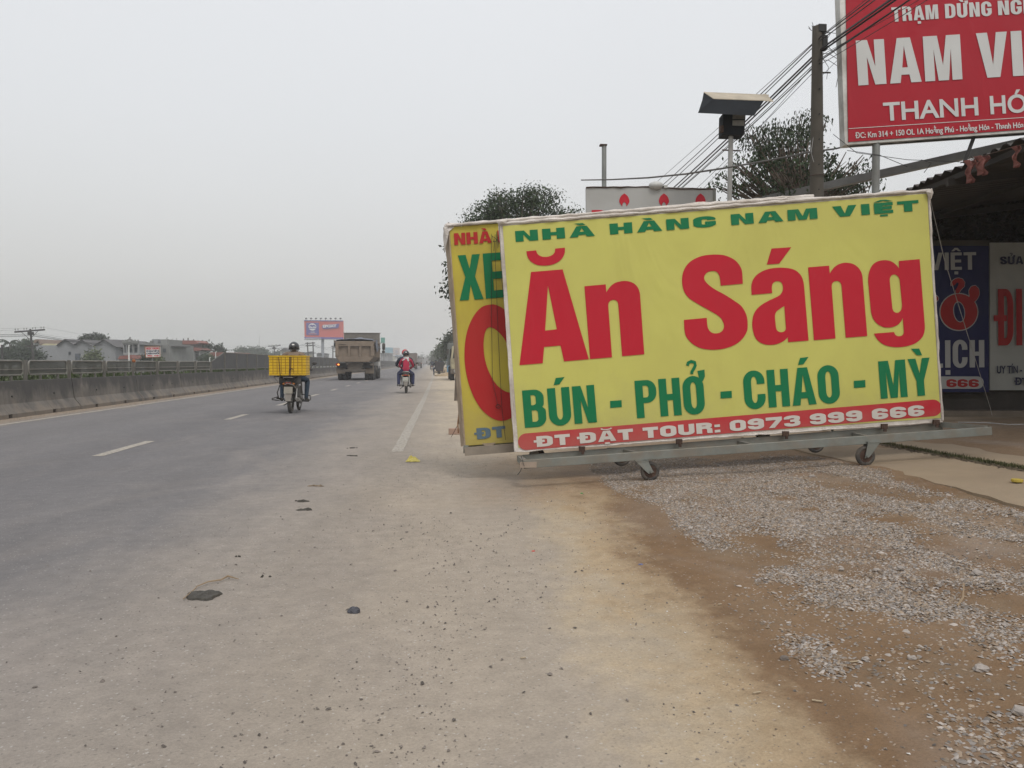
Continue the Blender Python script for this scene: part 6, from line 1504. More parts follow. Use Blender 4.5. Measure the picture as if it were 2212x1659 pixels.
# ------------------------------------------------------------------ far side of the road
def frontal(u0, v0, u1, v1, d, depth, to_ground=True):
    """axis-aligned-to-view solid whose front shows as the given pixel rectangle"""
    a, b = P(u0, v0, d), P(u1, v0, d); z0 = 0 if to_ground else P(u0, v1, d).z
    f = Vector((math.sin(YAW), math.cos(YAW), 0)) * depth
    A = Vector((a.x, a.y, z0)); B = Vector((b.x, b.y, z0))
    return [A, B, B + f, A + f], [Vector((a.x, a.y, a.z)), Vector((b.x, b.y, a.z)), Vector((b.x, b.y, a.z)) + f, Vector((a.x, a.y, a.z)) + f]
def FB(mb, u0, v0, u1, v1, d, depth, ground=False): return mb.hexa(*frontal(u0, v0, u1, v1, d, depth, ground))
def prismpx(mb, pts, d, depth):
    f = Vector((math.sin(YAW), math.cos(YAW), 0)) * depth; a = [P(u, v, d) for u, v in pts]; n = len(a)
    return mb.add(a + [p + f for p in a], [tuple(range(n)), tuple(range(2 * n - 1, n - 1, -1))] + [(i, n + i, n + (i + 1) % n, (i + 1) % n) for i in range(n)])
M_wh = mat('grey_render_wall', (.25, .255, .265), .9, var=.08, scale=.3, bump=0, dirt=(.13, .13, .135), dirt_amt=.6, dirt_scale=.12, streak=.4)
M_wh2 = mat('light_grey_wall', (.27, .27, .27), .9, var=.08, scale=.3, bump=0, dirt=(.17, .17, .17), dirt_scale=.15)
M_rf = mat('dark_sheet_roof', (.085, .08, .08), .8, var=.15, scale=.5, bump=0); M_rfy = mat('pale_yellow_roof', (.42, .38, .24), .8, bump=0); M_rfr = mat('red_tiled_roof', (.21, .085, .068), .8, var=.15, scale=1, bump=0)
M_dw = mat('dark_window', (.05, .06, .07), .4, bump=0); M_wf = mat('white_window_frame', (.62, .62, .6), .6, bump=0); M_cream = mat('cream_wall', (.42, .41, .35), .9, var=.06, scale=.4, bump=0); M_cgrey = mat('old_concrete_block', (.20, .20, .19), .95, var=.2, scale=.4, bump=0, dirt=(.09, .09, .085), dirt_scale=.3, streak=.6)
def house(name, label, cat='house', d=110, u=100): return thing(name, Vector((P(u, 784, d).x, P(u, 784, d).y, 0)), label, cat)
def gpts(u, d): q = P(u, 784, d); return q
def win(root, u0, v0, u1, v1, d, frame=M_wf, pane=M_dw, bars=1):
    fr = part('window', FB(MB(), u0, v0, u1, v1, d - .06, .1), frame, root)
    w = (u1 - u0) / (bars + 1)
    for k in range(bars + 1): part('pane', FB(MB(), u0 + w * k + .4, v0 + .5, u0 + w * (k + 1) - .3, v1 - .5, d - .1, .06), pane, fr)
# three-gabled warehouse
D = 110; wr = house('warehouse', 'long grey warehouse with two dark sheet gables and white framed windows', 'warehouse', D, 170)
prof = [(122.1, 745.9), (139.7, 733.9), (159.2, 744.9), (176, 735.5), (195.6, 746.5), (202.3, 746.5), (223, 734.5), (249.5, 749.5)]
part('wall', prismpx(MB(), [(75, 788)] + [(75, 746)] + prof + [(249.5, 788)], D, 12), M_wh, wr)
for (a, b_, c_) in (((121, 746.6), (139.7, 733.2), (160, 745.6)), ((158.5, 745.4), (176, 734.6), (196.5, 747.2)), ((201.5, 747.2), (223, 733.6), (251, 750.4))):
    part('roof', prismpx(MB(), [a, b_, c_, (c_[0], c_[1] - 1.1), (b_[0], b_[1] - 1.3), (a[0], a[1] - 1.0)], D - .4, 13), M_rf, wr)
part('roof', prismpx(MB(), [(88, 746), (122, 746), (120, 742.6), (96, 742.2)], D + 1, 8), M_rfy, wr, 'pale yellow sheet roof')
win(wr, 147.6, 759.5, 152.9, 766, D, M_rf, M_dw, 0); win(wr, 189, 760.5, 195, 766.5, D); win(wr, 208.4, 760.5, 214.6, 767, D)
part('door', FB(MB(), 162, 764, 173, 778, D - .1, .1, True), mat('dark_blue_door', (.07, .08, .10), .7, bump=0), wr)
part('lean_to', FB(MB(), 174, 765, 188, 778, D - 1.5, 1.5, True), M_wh2, wr)
h0 = house('house', 'small gabled house with a brown roof behind the near telegraph pole', 'house', 118, 80)
part('wall', FB(MB(), 72, 740, 88, 778, 118, 8, True), M_wh2, h0); part('roof', prismpx(MB(), [(71, 741), (75, 733.2), (83, 732.6), (89, 744), (87, 746), (81, 736), (76, 741)], 117.5, 9), mat('brown_roof', (.19, .14, .11), .8, bump=0), h0)
h1 = house('shed', 'low bluish shed right of the grey warehouse', 'shed', 112, 260)
part('wall', FB(MB(), 249.8, 753, 272, 778, 112, 8, True), mat('blue_sheet_wall', (.11, .13, .16), .8, bump=0, var=.1), h1); part('roof', prismpx(MB(), [(249, 753.5), (262, 751), (274, 752), (274, 754)], 111.5, 9), M_rf, h1)
# ornate house
D = 100; h2 = house('house', 'two storey house with an ornate roof pediment and balcony', 'house', D, 280)
part('wall', FB(MB(), 268, 744, 300, 778, D, 9, True), M_wh, h2)
part('upper_terrace', FB(MB(), 263, 741.3, 298, 744, D - 1.2, 10), M_wh2, h2)
part('balustrade', prismpx(MB(), [(263.5, 741.3), (263.5, 737), (271, 736.6), (275, 733), (279.3, 731.2), (283.5, 733), (288, 736.6), (297.5, 737), (297.5, 741.3)], D - 1.3, .35), M_cgrey, h2)
part('pediment_opening', prismpx(MB(), [(276, 738.5), (279.3, 733.8), (282.6, 738.5)], D - 1.36, .06), M_wh2, h2)
for uu, h_ in ((264, 734), (269.5, 733.5), (279.3, 728), (290.5, 733.5), (296.5, 734)): part('finial', prismpx(MB(), [(uu - .55, 737.5 if uu != 279.3 else 732), (uu, h_), (uu + .55, 737.5 if uu != 279.3 else 732)], D - 1.2, .4), M_cgrey, h2)
for uu in (266.3, 273, 286, 297): part('column', FB(MB(), uu, 744, uu + 1.4, 762, D - 1.1, .4), M_wh2, h2)
win(h2, 276.5, 751, 283, 762, D, M_wh2, M_dw, 1); win(h2, 288, 751, 296, 762, D, M_wh2, M_dw, 1)
part('balcony', FB(MB(), 266, 762, 299, 766.5, D - 1.3, 1.2), M_wh2, h2); win(h2, 275, 768, 281, 777, D, M_rf, M_dw, 0); win(h2, 288, 768, 295, 777, D, M_rf, M_dw, 0)
h3 = house('shed', 'low red roofed outbuilding in front of the ornate house', 'shed', 92, 270); part('roof', prismpx(MB(), [(254, 776), (258, 769), (284, 766.5), (287, 775)], 92, 5), M_rfr, h3); part('wall', FB(MB(), 255, 775.5, 286, 779, 92.3, 4, True), M_wh2, h3)
# grey unfinished block
D = 106; h4 = house('apartment_building', 'grey concrete block with two roof boxes behind the white shop sign', 'building', D, 330)
part('wall', FB(MB(), 300, 742, 347, 778, D, 10, True), M_cgrey, h4); part('parapet', FB(MB(), 308, 739.3, 317, 742, D, 6), M_cgrey, h4)
part('roof_room', FB(MB(), 323.5, 735.8, 329, 742, D, 5), M_cgrey, h4); part('roof_room', FB(MB(), 328, 732.6, 340.3, 742, D + .3, 6), M_wh, h4)
part('wing', FB(MB(), 346.5, 744.5, 366, 778, D - .5, 8, True), M_cgrey, h4); part('roof_room', FB(MB(), 347.2, 733.2, 360.4, 744.6, D + .2, 5), M_cgrey, h4); part('roof_slab', FB(MB(), 366, 747, 379, 749, D, 5), M_rf, h4)
win(h4, 306, 750, 311, 757, D, M_rf, M_dw, 0); win(h4, 352, 753, 358, 761, D - .5, M_rf, M_dw, 0); win(h4, 303, 763, 309, 771, D, M_rf, M_dw, 0)
# shop sign
DN = 70; ng = thing('shop_sign', Vector((P(330, 784, DN).x, P(330, 784, DN).y, 0)), 'white shop sign NGỌC CHUNG with a red arrow above the median panels', 'sign')
mb = MB(); slab(mb, [(313.2, 748.6), (345, 747.8), (345.8, 771), (314.8, 772)], DN, .15); part('board', mb, mat('white_sign_face', (.66, .65, .63), .5, bump=0, var=.05), ng)
mb = MB()
for a, b_ in (((313.2, 748.6), (345, 747.8)), ((345, 747.8), (345.8, 771)), ((345.8, 771), (314.8, 772)), ((314.8, 772), (313.2, 748.6))): mb.beam(P(*a, DN - .02), P(*b_, DN - .02), .05, .05, FWD)
part('frame', mb, M_rust, ng)
txt(ng, 'NGỌC CHUNG', (315.8, 755.3), (343.6, 754.6), 4.5, DN, VR, .08, .04, .02); txt(ng, 'ĐỒ DÙNG THIẾT BỊ', (316, 760.4), (343.8, 759.7), 3.3, DN, NP, .07, .04, .02)
txt(ng, 'CHĂN NUÔI', (316.2, 765.7), (343.8, 765), 3.6, DN, NP, .08, .04, .02); txt(ng, '30m', (318, 769.8), (329.5, 769.4), 2.5, DN, VR, .1, .05, .02)
mb = MB().add(polyp([(332.5, 767.7), (340, 767.5), (340, 766.4), (344.4, 768.2), (340, 770), (340, 769), (332.5, 769.2)], DN, .02), [tuple(range(7))]); part('arrow', mb, VR, ng, fixn=False)
part('post', MB().tube([Vector((P(329, 784, DN).x, P(329, 784, DN).y, 0)), P(329, 771, DN + .2)], .07, 8), M_cgrey, ng)
# temple gate
D = 130; tg_ = thing('temple_gate', Vector((P(406, 784, D).x, P(406, 784, D).y, 0)), 'two tiered temple gate with curved red tiled roofs', 'gate')
def pagoda(u0, u1, ve, vr, tip, name='roof'):
    n = 12; top = []; bot = []
    for k in range(n + 1):
        t = k / n; s = abs(2 * t - 1); u = u0 + (u1 - u0) * t; bot.append((u, ve - tip * s ** 4))
    w = (u1 - u0); ridge = [(u1 - w * .10, vr + (ve - vr) * .62), (u1 - w * .24, vr)]
    left = [(u0 + w * .24, vr), (u0 + w * .10, vr + (ve - vr) * .62)]
    return part(name, prismpx(MB(), bot + ridge + left, D - .8, 5), M_rfr, tg_)
part('lower_body', prismpx(MB(), [(380, 788), (380, 757), (434, 757), (434, 788)], D, 3.5), M_wh2, tg_)
pagoda(376, 437.5, 758.2, 750.5, 2.6); part('upper_body', FB(MB(), 389.5, 743, 421.5, 751.5, D + .3, 3), mat('pinkish_wall', (.25, .19, .18), .9, bump=0), tg_); pagoda(383, 431, 743.8, 735.3, 3.2)
part('eave_board', FB(MB(), 386, 743.6, 425, 744.6, D - .5, 4), M_cgrey, tg_); part('eave_board', FB(MB(), 380, 758, 433, 759.2, D - .5, 4), M_cgrey, tg_)
for uu, v0_, v1_ in ((405.3, 729.4, 735.6), (395.2, 731, 735.6), (417, 732.5, 736)): part('ridge_finial', prismpx(MB(), [(uu - .6, v1_), (uu - .3, v0_ + 1.5), (uu, v0_), (uu + .3, v0_ + 1.5), (uu + .6, v1_)], D, .4), M_cgrey, tg_)
for s_, uu, vv in ((-1, 383, 741), (1, 431, 741), (-1, 376, 755.8), (1, 437.5, 755.8)): part('curled_tip', MB().tube([P(uu - s_ * 2, vv + 1.2, D), P(uu, vv - .3, D), P(uu + s_ * 1.6, vv - 2.2, D)], [.16, .12, .04], 6), M_cgrey, tg_)
def arch(uc, w, v0_, v1_, m, dd=.05):
    pts = [(uc - w, v1_)] + [(uc - w * math.cos(math.pi * k / 8), v0_ + (1 - math.sin(math.pi * k / 8)) * w * 1.2) for k in range(9)] + [(uc + w, v1_)]
    part('archway', prismpx(MB(), pts, D - dd, .1), m, tg_)
arch(407.5, 5.6, 762.2, 778, M_wh, .1); arch(408, 3.6, 763.2, 775, mat('bright_gap', (.55, .55, .54), .9, bump=0), .16); arch(391, 4, 764, 778, M_rf); arch(425, 4, 764, 778, M_rf)
for uu in (383, 396, 418, 430): part('pillar', FB(MB(), uu, 757.5, uu + 1.8, 780, D - .6, .5, True), M_wh2, tg_)
# red roofed house
D = 120; h5 = house('house', 'white house with a plain red roof right of the temple gate', 'house', D, 470)
part('wall', FB(MB(), 450, 768.5, 500, 779, D, 8, True), M_wh2, h5); part('roof', prismpx(MB(), [(447.5, 769.5), (455, 760.8), (498, 761.3), (503, 769.5)], D - .5, 9), M_rfr, h5); win(h5, 456, 773, 464, 777, D, M_rf, M_dw, 0)
# houses further along
for (nm, lab, d, w_, r_, wm, rm) in (
    ('house', 'cream gabled house behind the helmeted rider', 230, (605, 757, 624, 770), [(604, 757.5), (612, 752), (618, 751.5), (625, 757.5)], M_cream, M_rf),
    ('house', 'flat roofed cream house right of the yellow crate', 225, (636, 762, 658, 772), [(634, 762.5), (640, 760), (662, 760.8), (661, 762.6)], M_cream, M_rf),
    ('house', 'low grey house near the foot of the orange billboard', 240, (684, 764, 694, 773), [(682, 764.5), (688, 762), (696, 764.5)], M_wh2, M_rf),
    ('warehouse', 'pale hazy warehouse just right of the dump truck', 260, (822, 764, 838, 782), [(821, 764.5), (826, 761.5), (839, 762), (840, 764.5)], M_wh2, M_cgrey),
    ('building', 'pale hazy building below the blue and pink billboard', 300, (839, 768, 849, 782), [(838, 768.5), (844, 766), (850, 768.5)], M_cream, M_wh2),
    ('building', 'blurred white roadside building left of the scooter riders', 270, (853, 769, 872, 782), [(852, 769.5), (856, 767.5), (873, 767.8), (873, 769.5)], mat('white_wall', (.6, .6, .58), .8, bump=0), mat('light_blue_roof', (.25, .3, .36), .7, bump=0)),
    ('house', 'long low house on the horizon left of the near telegraph pole', 210, (4, 770, 40, 779), [(2, 770.5), (8, 767), (38, 767.3), (42, 770.5)], M_wh2, M_rf)):
    h = house(nm, lab, nm, d, (w_[0] + w_[2]) / 2); part('wall', FB(MB(), *w_, d, 10, True), wm, h); part('roof', prismpx(MB(), r_, d - .6, 11), rm, h)
    wd = (w_[2] - w_[0]); 
    for k in (.25, .6): win(h, w_[0] + wd * k, w_[1] + 3, w_[0] + wd * (k + .12), w_[1] + 6, d, M_wh2, M_dw, 0)
hz = house('water_tank', 'small round roof tank near the orange billboard', 'tank', 220, 703); part('tank_body', MB().ball(P(703.5, 771.5, 220), (.6, .6, .5), 12, 8), M_rf, hz, sm=True); part('stand', FB(MB(), 699, 772, 708, 776, 220, 1.5, True), M_cgrey, hz)
# billboards
D = 240; bb = thing('billboard', Vector((P(697, 784, D).x, P(697, 784, D).y, 0)), 'orange and violet EPOXY billboard high on a single grey column', 'billboard')
M_or = mat('orange_print', (.50, .10, .085), .7, var=.04, bump=0); M_vi = mat('violet_print', (.09, .075, .28), .7, var=.04, bump=0); M_wp = mat('white_print', (.68, .67, .68), .7, var=.03, bump=0)
mb = MB(); slab(mb, [(656.8, 691.7), (741, 692.4), (741.6, 732.6), (658, 731.7)], D, .8); part('board', mb, M_or, bb)
mb = MB(); slab(mb, [(656.8, 691.7), (741, 692.4), (741, 694.2), (656.9, 693.5)], D, .1, .12); part('top_band', mb, M_vi, bb)
mb = MB(); slab(mb, [(657.9, 728), (741.5, 728.8), (741.6, 732.6), (658, 731.7)], D, .1, .12); part('bottom_band', mb, M_vi, bb)
mb = MB(); slab(mb, [(661.5, 697), (688.8, 697.2), (689.2, 724), (662, 723.7)], D, .1, .12); part('violet_square', mb, M_vi, bb)
def bpoly(pts, m, lift, name): part(name, MB().add(polyp(pts, D, lift), [tuple(range(len(pts)))]), m, bb, fixn=False)
bpoly(ell(675.3, 706.3, 8.4, 7.9), M_wp, .30, 'roundel'); bpoly([(667.8, 706), (670, 702.5), (673, 701.3), (676, 702.6), (679, 701.6), (682, 704), (683, 706.4), (679, 705.2), (675, 706.6), (671, 705)], M_vi, .36, 'roundel_hill'); bpoly([(667, 708.3), (683.6, 708.3), (682.6, 709.9), (668, 709.9)], M_vi, .36, 'roundel_bar')
bpoly(pill(700.5, 706.2, 728, 704.5, 4.4), M_vi, .3, 'lozenge'); bpoly([(722, 700.8), (733.5, 699.2), (733, 703.5), (729, 708), (722, 709)], M_vi, .32, 'lozenge_tail')
txt(bb, 'EPOXY', (698.4, 708.3), (728.3, 706.6), 6.2, D, M_wp, .06, .05, .42)
mb = MB()
for k in range(9): FB(mb, 667 + k * 1.9, 719.6 + (k % 2) * .4, 668.3 + k * 1.9, 722.2, D - .3, .05)
part('small_print', mb, mat('pink_print', (.5, .22, .26), .7, bump=0), bb); part('small_print', FB(MB(), 671, 716.8, 680, 718, D - .3, .05), M_wp, bb); part('small_print', FB(MB(), 660, 729.8, 693, 730.9, D - .3, .05), M_wp, bb)
part('column', MB().tube([Vector((P(697, 784, D + .5).x, P(697, 784, D + .5).y, 0)), P(697, 731, D + .5)], .44, 16), mat('column_grey', (.24, .25, .28), .6, bump=0), bb, sm=True)
mb = MB()
for k in range(14): mb.beam(P(657 + k * 3.2, 733.8, D - .5), P(659.4 + k * 3.2, 733.9, D - .5), .15, .2); 
FB(mb, 657, 733.2, 741, 733.8, D - .6, 1.4)
part('catwalk_bar', mb, M_rf, bb)
for k in range(8):
    u = 661 + k * 10.6; part('spotlight', MB().tube([P(u, 691.9, D), P(u - .6, 687.6, D - 1.6)], .05, 4).ball(P(u + .3, 688, D - 1.8), (.35, .3, .25), 8, 6), M_rf, bb)
D = 350; b2 = thing('billboard', Vector((P(847, 784, D).x, P(847, 784, D).y, 0)), 'faded billboard, half blue and half pink, far beyond the dump truck', 'billboard')
mb = MB(); slab(mb, [(832, 750.5), (863, 751.5), (863, 766.5), (832, 766.5)], D, .8); part('board', mb, mat('faded_pink_print', (.42, .36, .34), .8, bump=0), b2)
mb = MB(); slab(mb, [(832, 750.5), (849, 751), (849, 766.5), (832, 766.5)], D, .1, .2); part('blue_half', mb, mat('faded_blue_print', (.17, .30, .36), .8, bump=0), b2)
part('patch', MB().add(polyp(ell(857, 759.5, 3, 4), D, .3), [tuple(range(40))]), mat('faded_grey_print', (.3, .28, .3), .8, bump=0), b2, fixn=False)
for uu in (840, 856): part('post', MB().tube([Vector((P(uu, 784, D).x, P(uu, 784, D).y, 0)), P(uu, 766, D)], .4, 8), M_cgrey, b2)
D = 170; b4 = thing('road_sign', Vector((P(827, 784, D).x, P(827, 784, D).y, 0)), 'plain green board just above the right end of the dump truck', 'sign')
part('board', FB(MB(), 822.5, 729.2, 831.2, 740.8, D, .2), mat('sea_green_paint', (.10, .27, .22), .6, bump=0), b4); part('post', MB().tube([Vector((P(829, 784, D).x, P(829, 784, D).y, 0)), P(829, 740, D)], .12, 8), M_cgrey, b4)
# telegraph poles
M_tpole = mat('dark_old_timber', (.045, .04, .038), .9, var=.3, bump=0)
def insul(mb, p, s): mb.tube([p, p + Vector((0, 0, s * .25))], s * .03, 5); mb.ball(p + Vector((0, 0, s * .3)), (s * .09, s * .09, s * .12), 8, 6)
def tele(label, d, top, bot, arm, arm2, r_, ins=True):
    b0 = P(bot[0], bot[1], d); t0 = P(*top, d); dr = (t0 - b0); base = b0 - dr * (b0.z / dr.z)
    root = thing('telegraph_pole', base, label, 'telegraph pole', 'telegraph poles beyond the barrier')
    part('shaft', MB().tube([base, t0], [r_ * 1.2, r_ * .8], 8), M_tpole, root, sm=True)
    A, B = P(*arm[0], d), P(*arm[1], d); part('crossarm', MB().beam(A, B, r_ * 1.1, r_ * 1.3), M_tpole, root)
    A2, B2 = P(*arm2[0], d), P(*arm2[1], d); part('crossarm', MB().beam(A2, B2, r_, r_ * 1.1), M_tpole, root)
    for (X_, Y_) in ((A, B), (A2, B2)):
        m_ = (X_ + Y_) / 2
        for q in (X_, Y_): part('brace', MB().tube([m_ + (q - m_) * .6, m_ - Vector((0, 0, (Y_ - X_).length * .28))], r_ * .22, 5), M_tpole, root)
    for k in (.02, .11, .31, .4, .6, .69, .88, .97):
        mb = MB(); insul(mb, A + (B - A) * k + Vector((0, 0, r_ * .6)), (B - A).length * .22); part('insulator', mb, mat('glass_insulator', (.25, .25, .24), .4, bump=0), root)
    part('clamp', MB().box(t0 - (t0 - base) * .10, (r_ * 4, r_ * 3, r_ * 2.6)), M_tpole, root)
    return A, B
A1 = tele('big leaning telegraph pole with two crossarms, nearest on the left', 90, (65.3, 710.6), (72.3, 776.3), ((31.8, 717.3), (96.6, 712.2)), ((54, 748.2), (82, 746.6)), .13)
A2 = tele('smaller telegraph pole beside the temple gate', 160, (436.8, 744.6), (439.9, 776), ((419.4, 746.9), (455.7, 745.3)), ((430.3, 765.3), (447, 763.8)), .15)
A3 = tele('small telegraph pole just left of the black helmet', 215, (591.6, 746.2), (593.6, 768), ((578.8, 748.2), (606, 746.3)), ((587.3, 753.4), (598.5, 753.2)), .16)
def hpole(label, d, posts, bars, r_):
    base = P(posts[0][0][0], 784, d); base.z = 0; root = thing('telegraph_pole', base, label, 'telegraph pole', 'telegraph poles beyond the barrier')
    for t_, b_ in posts:
        q = P(*b_, d); part('shaft', MB().tube([(q.x, q.y, 0), P(*t_, d)], [r_ * 1.2, r_ * .8], 8), M_tpole, root)
    for a, b_ in bars: part('crossarm', MB().beam(P(*a, d), P(*b_, d), r_, r_ * 1.3), M_tpole, root)
hpole('double telegraph pole left of the billboard column', 200, (((664.1, 739.5), (666.5, 770)), ((675.8, 738.6), (678.2, 770))), (((660, 741.6), (680.5, 740.6)), ((660, 746.9), (680.5, 745.7)), ((666, 760.6), (677.4, 760))), .17)
hpole('double telegraph pole between the billboard column and the dump truck', 270, (((719, 746.8), (718.9, 775)), ((728, 746.8), (728.5, 775))), (((715.5, 748), (732, 747.6)), ((715.5, 751.8), (732, 751.5)), ((719, 759.8), (728, 759.6))), .2)
hpole('plain white concrete post at the far left edge of the fields', 85, (((4, 745), (6, 778)),), (((1, 752), (7, 752)),), .12)
def wirepx(pts, r_, label='thin black telegraph wire sagging between the leaning poles'):
    out = []
    for (a, b_) in zip(pts, pts[1:]):
        for k in range(8):
            t = k / 8; A, B = P(*a), P(*b_); q = A + (B - A) * t; q.z -= (A - B).length * .012 * 4 * t * (1 - t); out.append(q)
    out.append(P(*pts[-1])); solo('telegraph_wire', MB().tube(out, r_, 4), M_wire, label, 'wire', 'telegraph wires beyond the barrier')
wirepx([(-120, 716, 75), (66, 721, 90), (420, 747.5, 160), (592, 752, 215), (664, 742, 200), (719, 748.5, 270)], .028)
wirepx([(-120, 719, 75), (66, 724, 90), (437, 749, 160), (592, 753.5, 215), (676, 741, 200), (728, 748.5, 270)], .024)
wirepx([(-120, 721, 75), (66, 725.5, 90), (455, 750, 160), (598, 753.5, 215), (680, 746, 200), (732, 752, 270)], .022)
wirepx([(-120, 707, 75), (34, 712.5, 90), (421, 743.5, 160), (580, 745, 215), (660, 746.5, 200)], .010)
wirepx([(-120, 703, 75), (94, 707, 90), (454, 742, 160), (604, 743.5, 215), (680, 745.5, 200)], .010)
# lamp standards and masts
for (u, v, d, lab) in ((278.4, 746, 80, 'thin white post in front of the ornate house'), (465.7, 760, 110, 'thin white post in front of the red roofed house'), (559.9, 727, 300, 'faint tall radio mast above the dark screens'), (303 + 150, 772, 100, 'short white post by the temple gate')):
    base = P(u, 784, d); base.z = 0
    solo('lamp_post' if 'post' in lab else 'radio_mast', MB().tube([base, P(u, v, d)], [.09, .05], 8).tube([P(u, v + .4, d), P(u + 2.5, v - .2, d)], .04, 5), M_wf if 'post' in lab else M_cgrey, lab, 'post' if 'post' in lab else 'mast')
# trees beyond the road
FT = 'trees beyond the barrier'
def ftree(label, d, u, vt, blobs, n, leafs=.4, m=M_leafA, seed=1, clump=None, tr_=.2, kind='tree', shell=.2, per=9):
    tree(kind, Vector((P(u, 784, d).x, P(u, 784, d).y, 0)), P(u, vt, d), [blob(a, b_, d, c_, e_) for a, b_, c_, e_ in blobs], n, leafs, m, label, seed=seed, tr=tr_, clump=clump or d * .003, group=FT, shell=shell, per=per)
ftree('flat layered tree rising behind the warehouse gables', 125, 200, 745, [(182, 730, 9, 3), (193, 728, 8, 2.5), (205, 726, 9, 2.2), (217, 729, 8, 2.5), (226, 732, 6, 2), (200, 736, 12, 3), (178, 735, 6, 2)], 2600, .38, M_leafB, 51, .28, shell=.3)
ftree('bushy tree behind the near telegraph pole', 130, 57, 750, [(57, 741, 8, 6), (52, 745, 6, 4), (100, 743, 8, 2)], 1600, .4, M_leafA, 52, .35)
ftree('broad dark thicket under the palms at the left', 105, 48, 770, [(45, 768, 22, 9), (62, 768, 14, 12), (30, 770, 16, 7), (12, 768, 14, 8), (52, 758, 9, 5), (72, 772, 12, 8)], 12000, .38, M_leafB, 53, .5, shell=0)
ftree('light green bush in front of the warehouse wall', 95, 202, 772, [(202, 768, 8, 8), (200, 775, 12, 6)], 2200, .3, M_leafC, 54, .35)
ftree('layered tree behind the telegraph pole at the temple gate', 140, 440, 768, [(436, 744, 10, 3), (448, 748, 9, 3), (430, 752, 6, 3), (442, 755, 10, 3), (437, 762, 9, 4)], 2000, .42, M_leafB, 55, .4)
ftree('small layered tree over the red house roof', 135, 473, 765, [(470, 752, 8, 2), (477, 757, 7, 2), (466, 760, 6, 2), (474, 749, 5, 1.5)], 900, .4, M_leafB, 56, .35)
ftree('small layered tree between the grey block and the temple gate', 125, 373, 760, [(372, 743, 9, 2), (378, 747, 7, 2), (368, 739, 6, 1.5)], 900, .38, M_leafB, 57, .35)
ftree('dark clipped bush left of the temple gate', 118, 372, 776, [(372, 770, 7, 8)], 1500, .28, M_leafB, 58, .4, shell=0)
ftree('dark green shrub below the white shop sign', 72, 320, 776, [(319, 775, 8, 3.5), (325, 777, 6, 4)], 1500, .2, M_leafB, 59, .25, shell=0)
ftree('brown straggly shrub right of the shop sign foot', 72, 337, 777, [(337, 775, 9, 3)], 900, .2, M_leafC, 60, .25, shell=0)
ftree('green bush between the temple gate and the red house', 110, 442, 777, [(442, 775, 9, 6), (450, 773, 6, 5)], 1800, .28, M_leafA, 61, .35, shell=0)
for i, (a, b_, w_, h_) in enumerate(((524, 756, 9, 3.5), (551, 755.5, 9, 4), (536, 759, 12, 3), (566, 760, 9, 3), (640, 768, 8, 4), (600, 764, 10, 4))):
    ftree(('pale tree crown just above the dark screens, %s along the road' % ('first', 'second', 'third', 'fourth', 'sixth', 'fifth')[i]), 260, a, 772, [(a, b_ + 2, w_, h_)], 1100, .7, M_leafA, 62 + i, .8)
for i, (u, d) in enumerate(((946, 330), (936, 520), (900, 600), (880, 560), (860, 480), (800, 420), (775, 380), (930, 800), (913, 900))):
    ftree('faint hazy tree on the horizon of the road, %s from the right' % ('second', 'fourth', 'sixth', 'seventh', 'eighth', 'ninth', 'tenth', 'third', 'fifth')[i], d, u, 780, [(u, 779, 7 if d > 400 else 6, 4.5)], 700, d * .004, M_leafB, 80 + i, d * .004)
# palms
def palm(label, u, vt, d, ln, seed, n=13):
    r_ = random.Random(seed); base = Vector((P(u, 784, d).x, P(u, 784, d).y, 0)); top = P(u, vt, d); root = thing('palm_tree', base, label, 'palm', 'palms at the left horizon')
    part('trunk', MB().tube([base, base + (top - base) * .5 + Vector((.1, 0, 0)), top], [.14, .10, .08], 8), M_bark, root, sm=True)
    for k in range(n):
        a = 2 * math.pi * k / n + r_.uniform(-.2, .2); up0 = r_.uniform(.3, 1.1); mb = MB(); pts = []
        for j in range(7):
            t = j / 6; q = top + Vector((math.cos(a), math.sin(a), 0)) * ln * t * (1 - .15 * t) + Vector((0, 0, ln * (up0 * t - 1.05 * t * t))); pts.append(q)
        mb.tube(pts, [.03] * 6 + [.01], 4)
        sd_ = Vector((-math.sin(a), math.cos(a), 0))
        for j in range(1, 7):
            for s in (-1, 1):
                q = pts[j]; w_ = ln * .22 * (1 - abs(j / 6 - .45)); e_ = q + sd_ * s * w_ * .6 + (pts[j] - pts[j - 1]) * .5 - Vector((0, 0, w_ * .8))
                mb.add([pts[j - 1], q, e_], [(0, 1, 2)])
        part('frond', mb, M_leafB, root, fixn=False)
palm('tall slim palm standing highest at the left edge', 21, 741, 110, 1.9, 1)
palm('short palm left of the tall slim one', 5, 757, 110, 2.0, 2)
palm('short palm just right of the tall slim one', 19, 760, 108, 2.0, 3)
palm('bushy palm behind the thicket, left of the near telegraph pole', 44, 757, 112, 2.4, 4, 17)

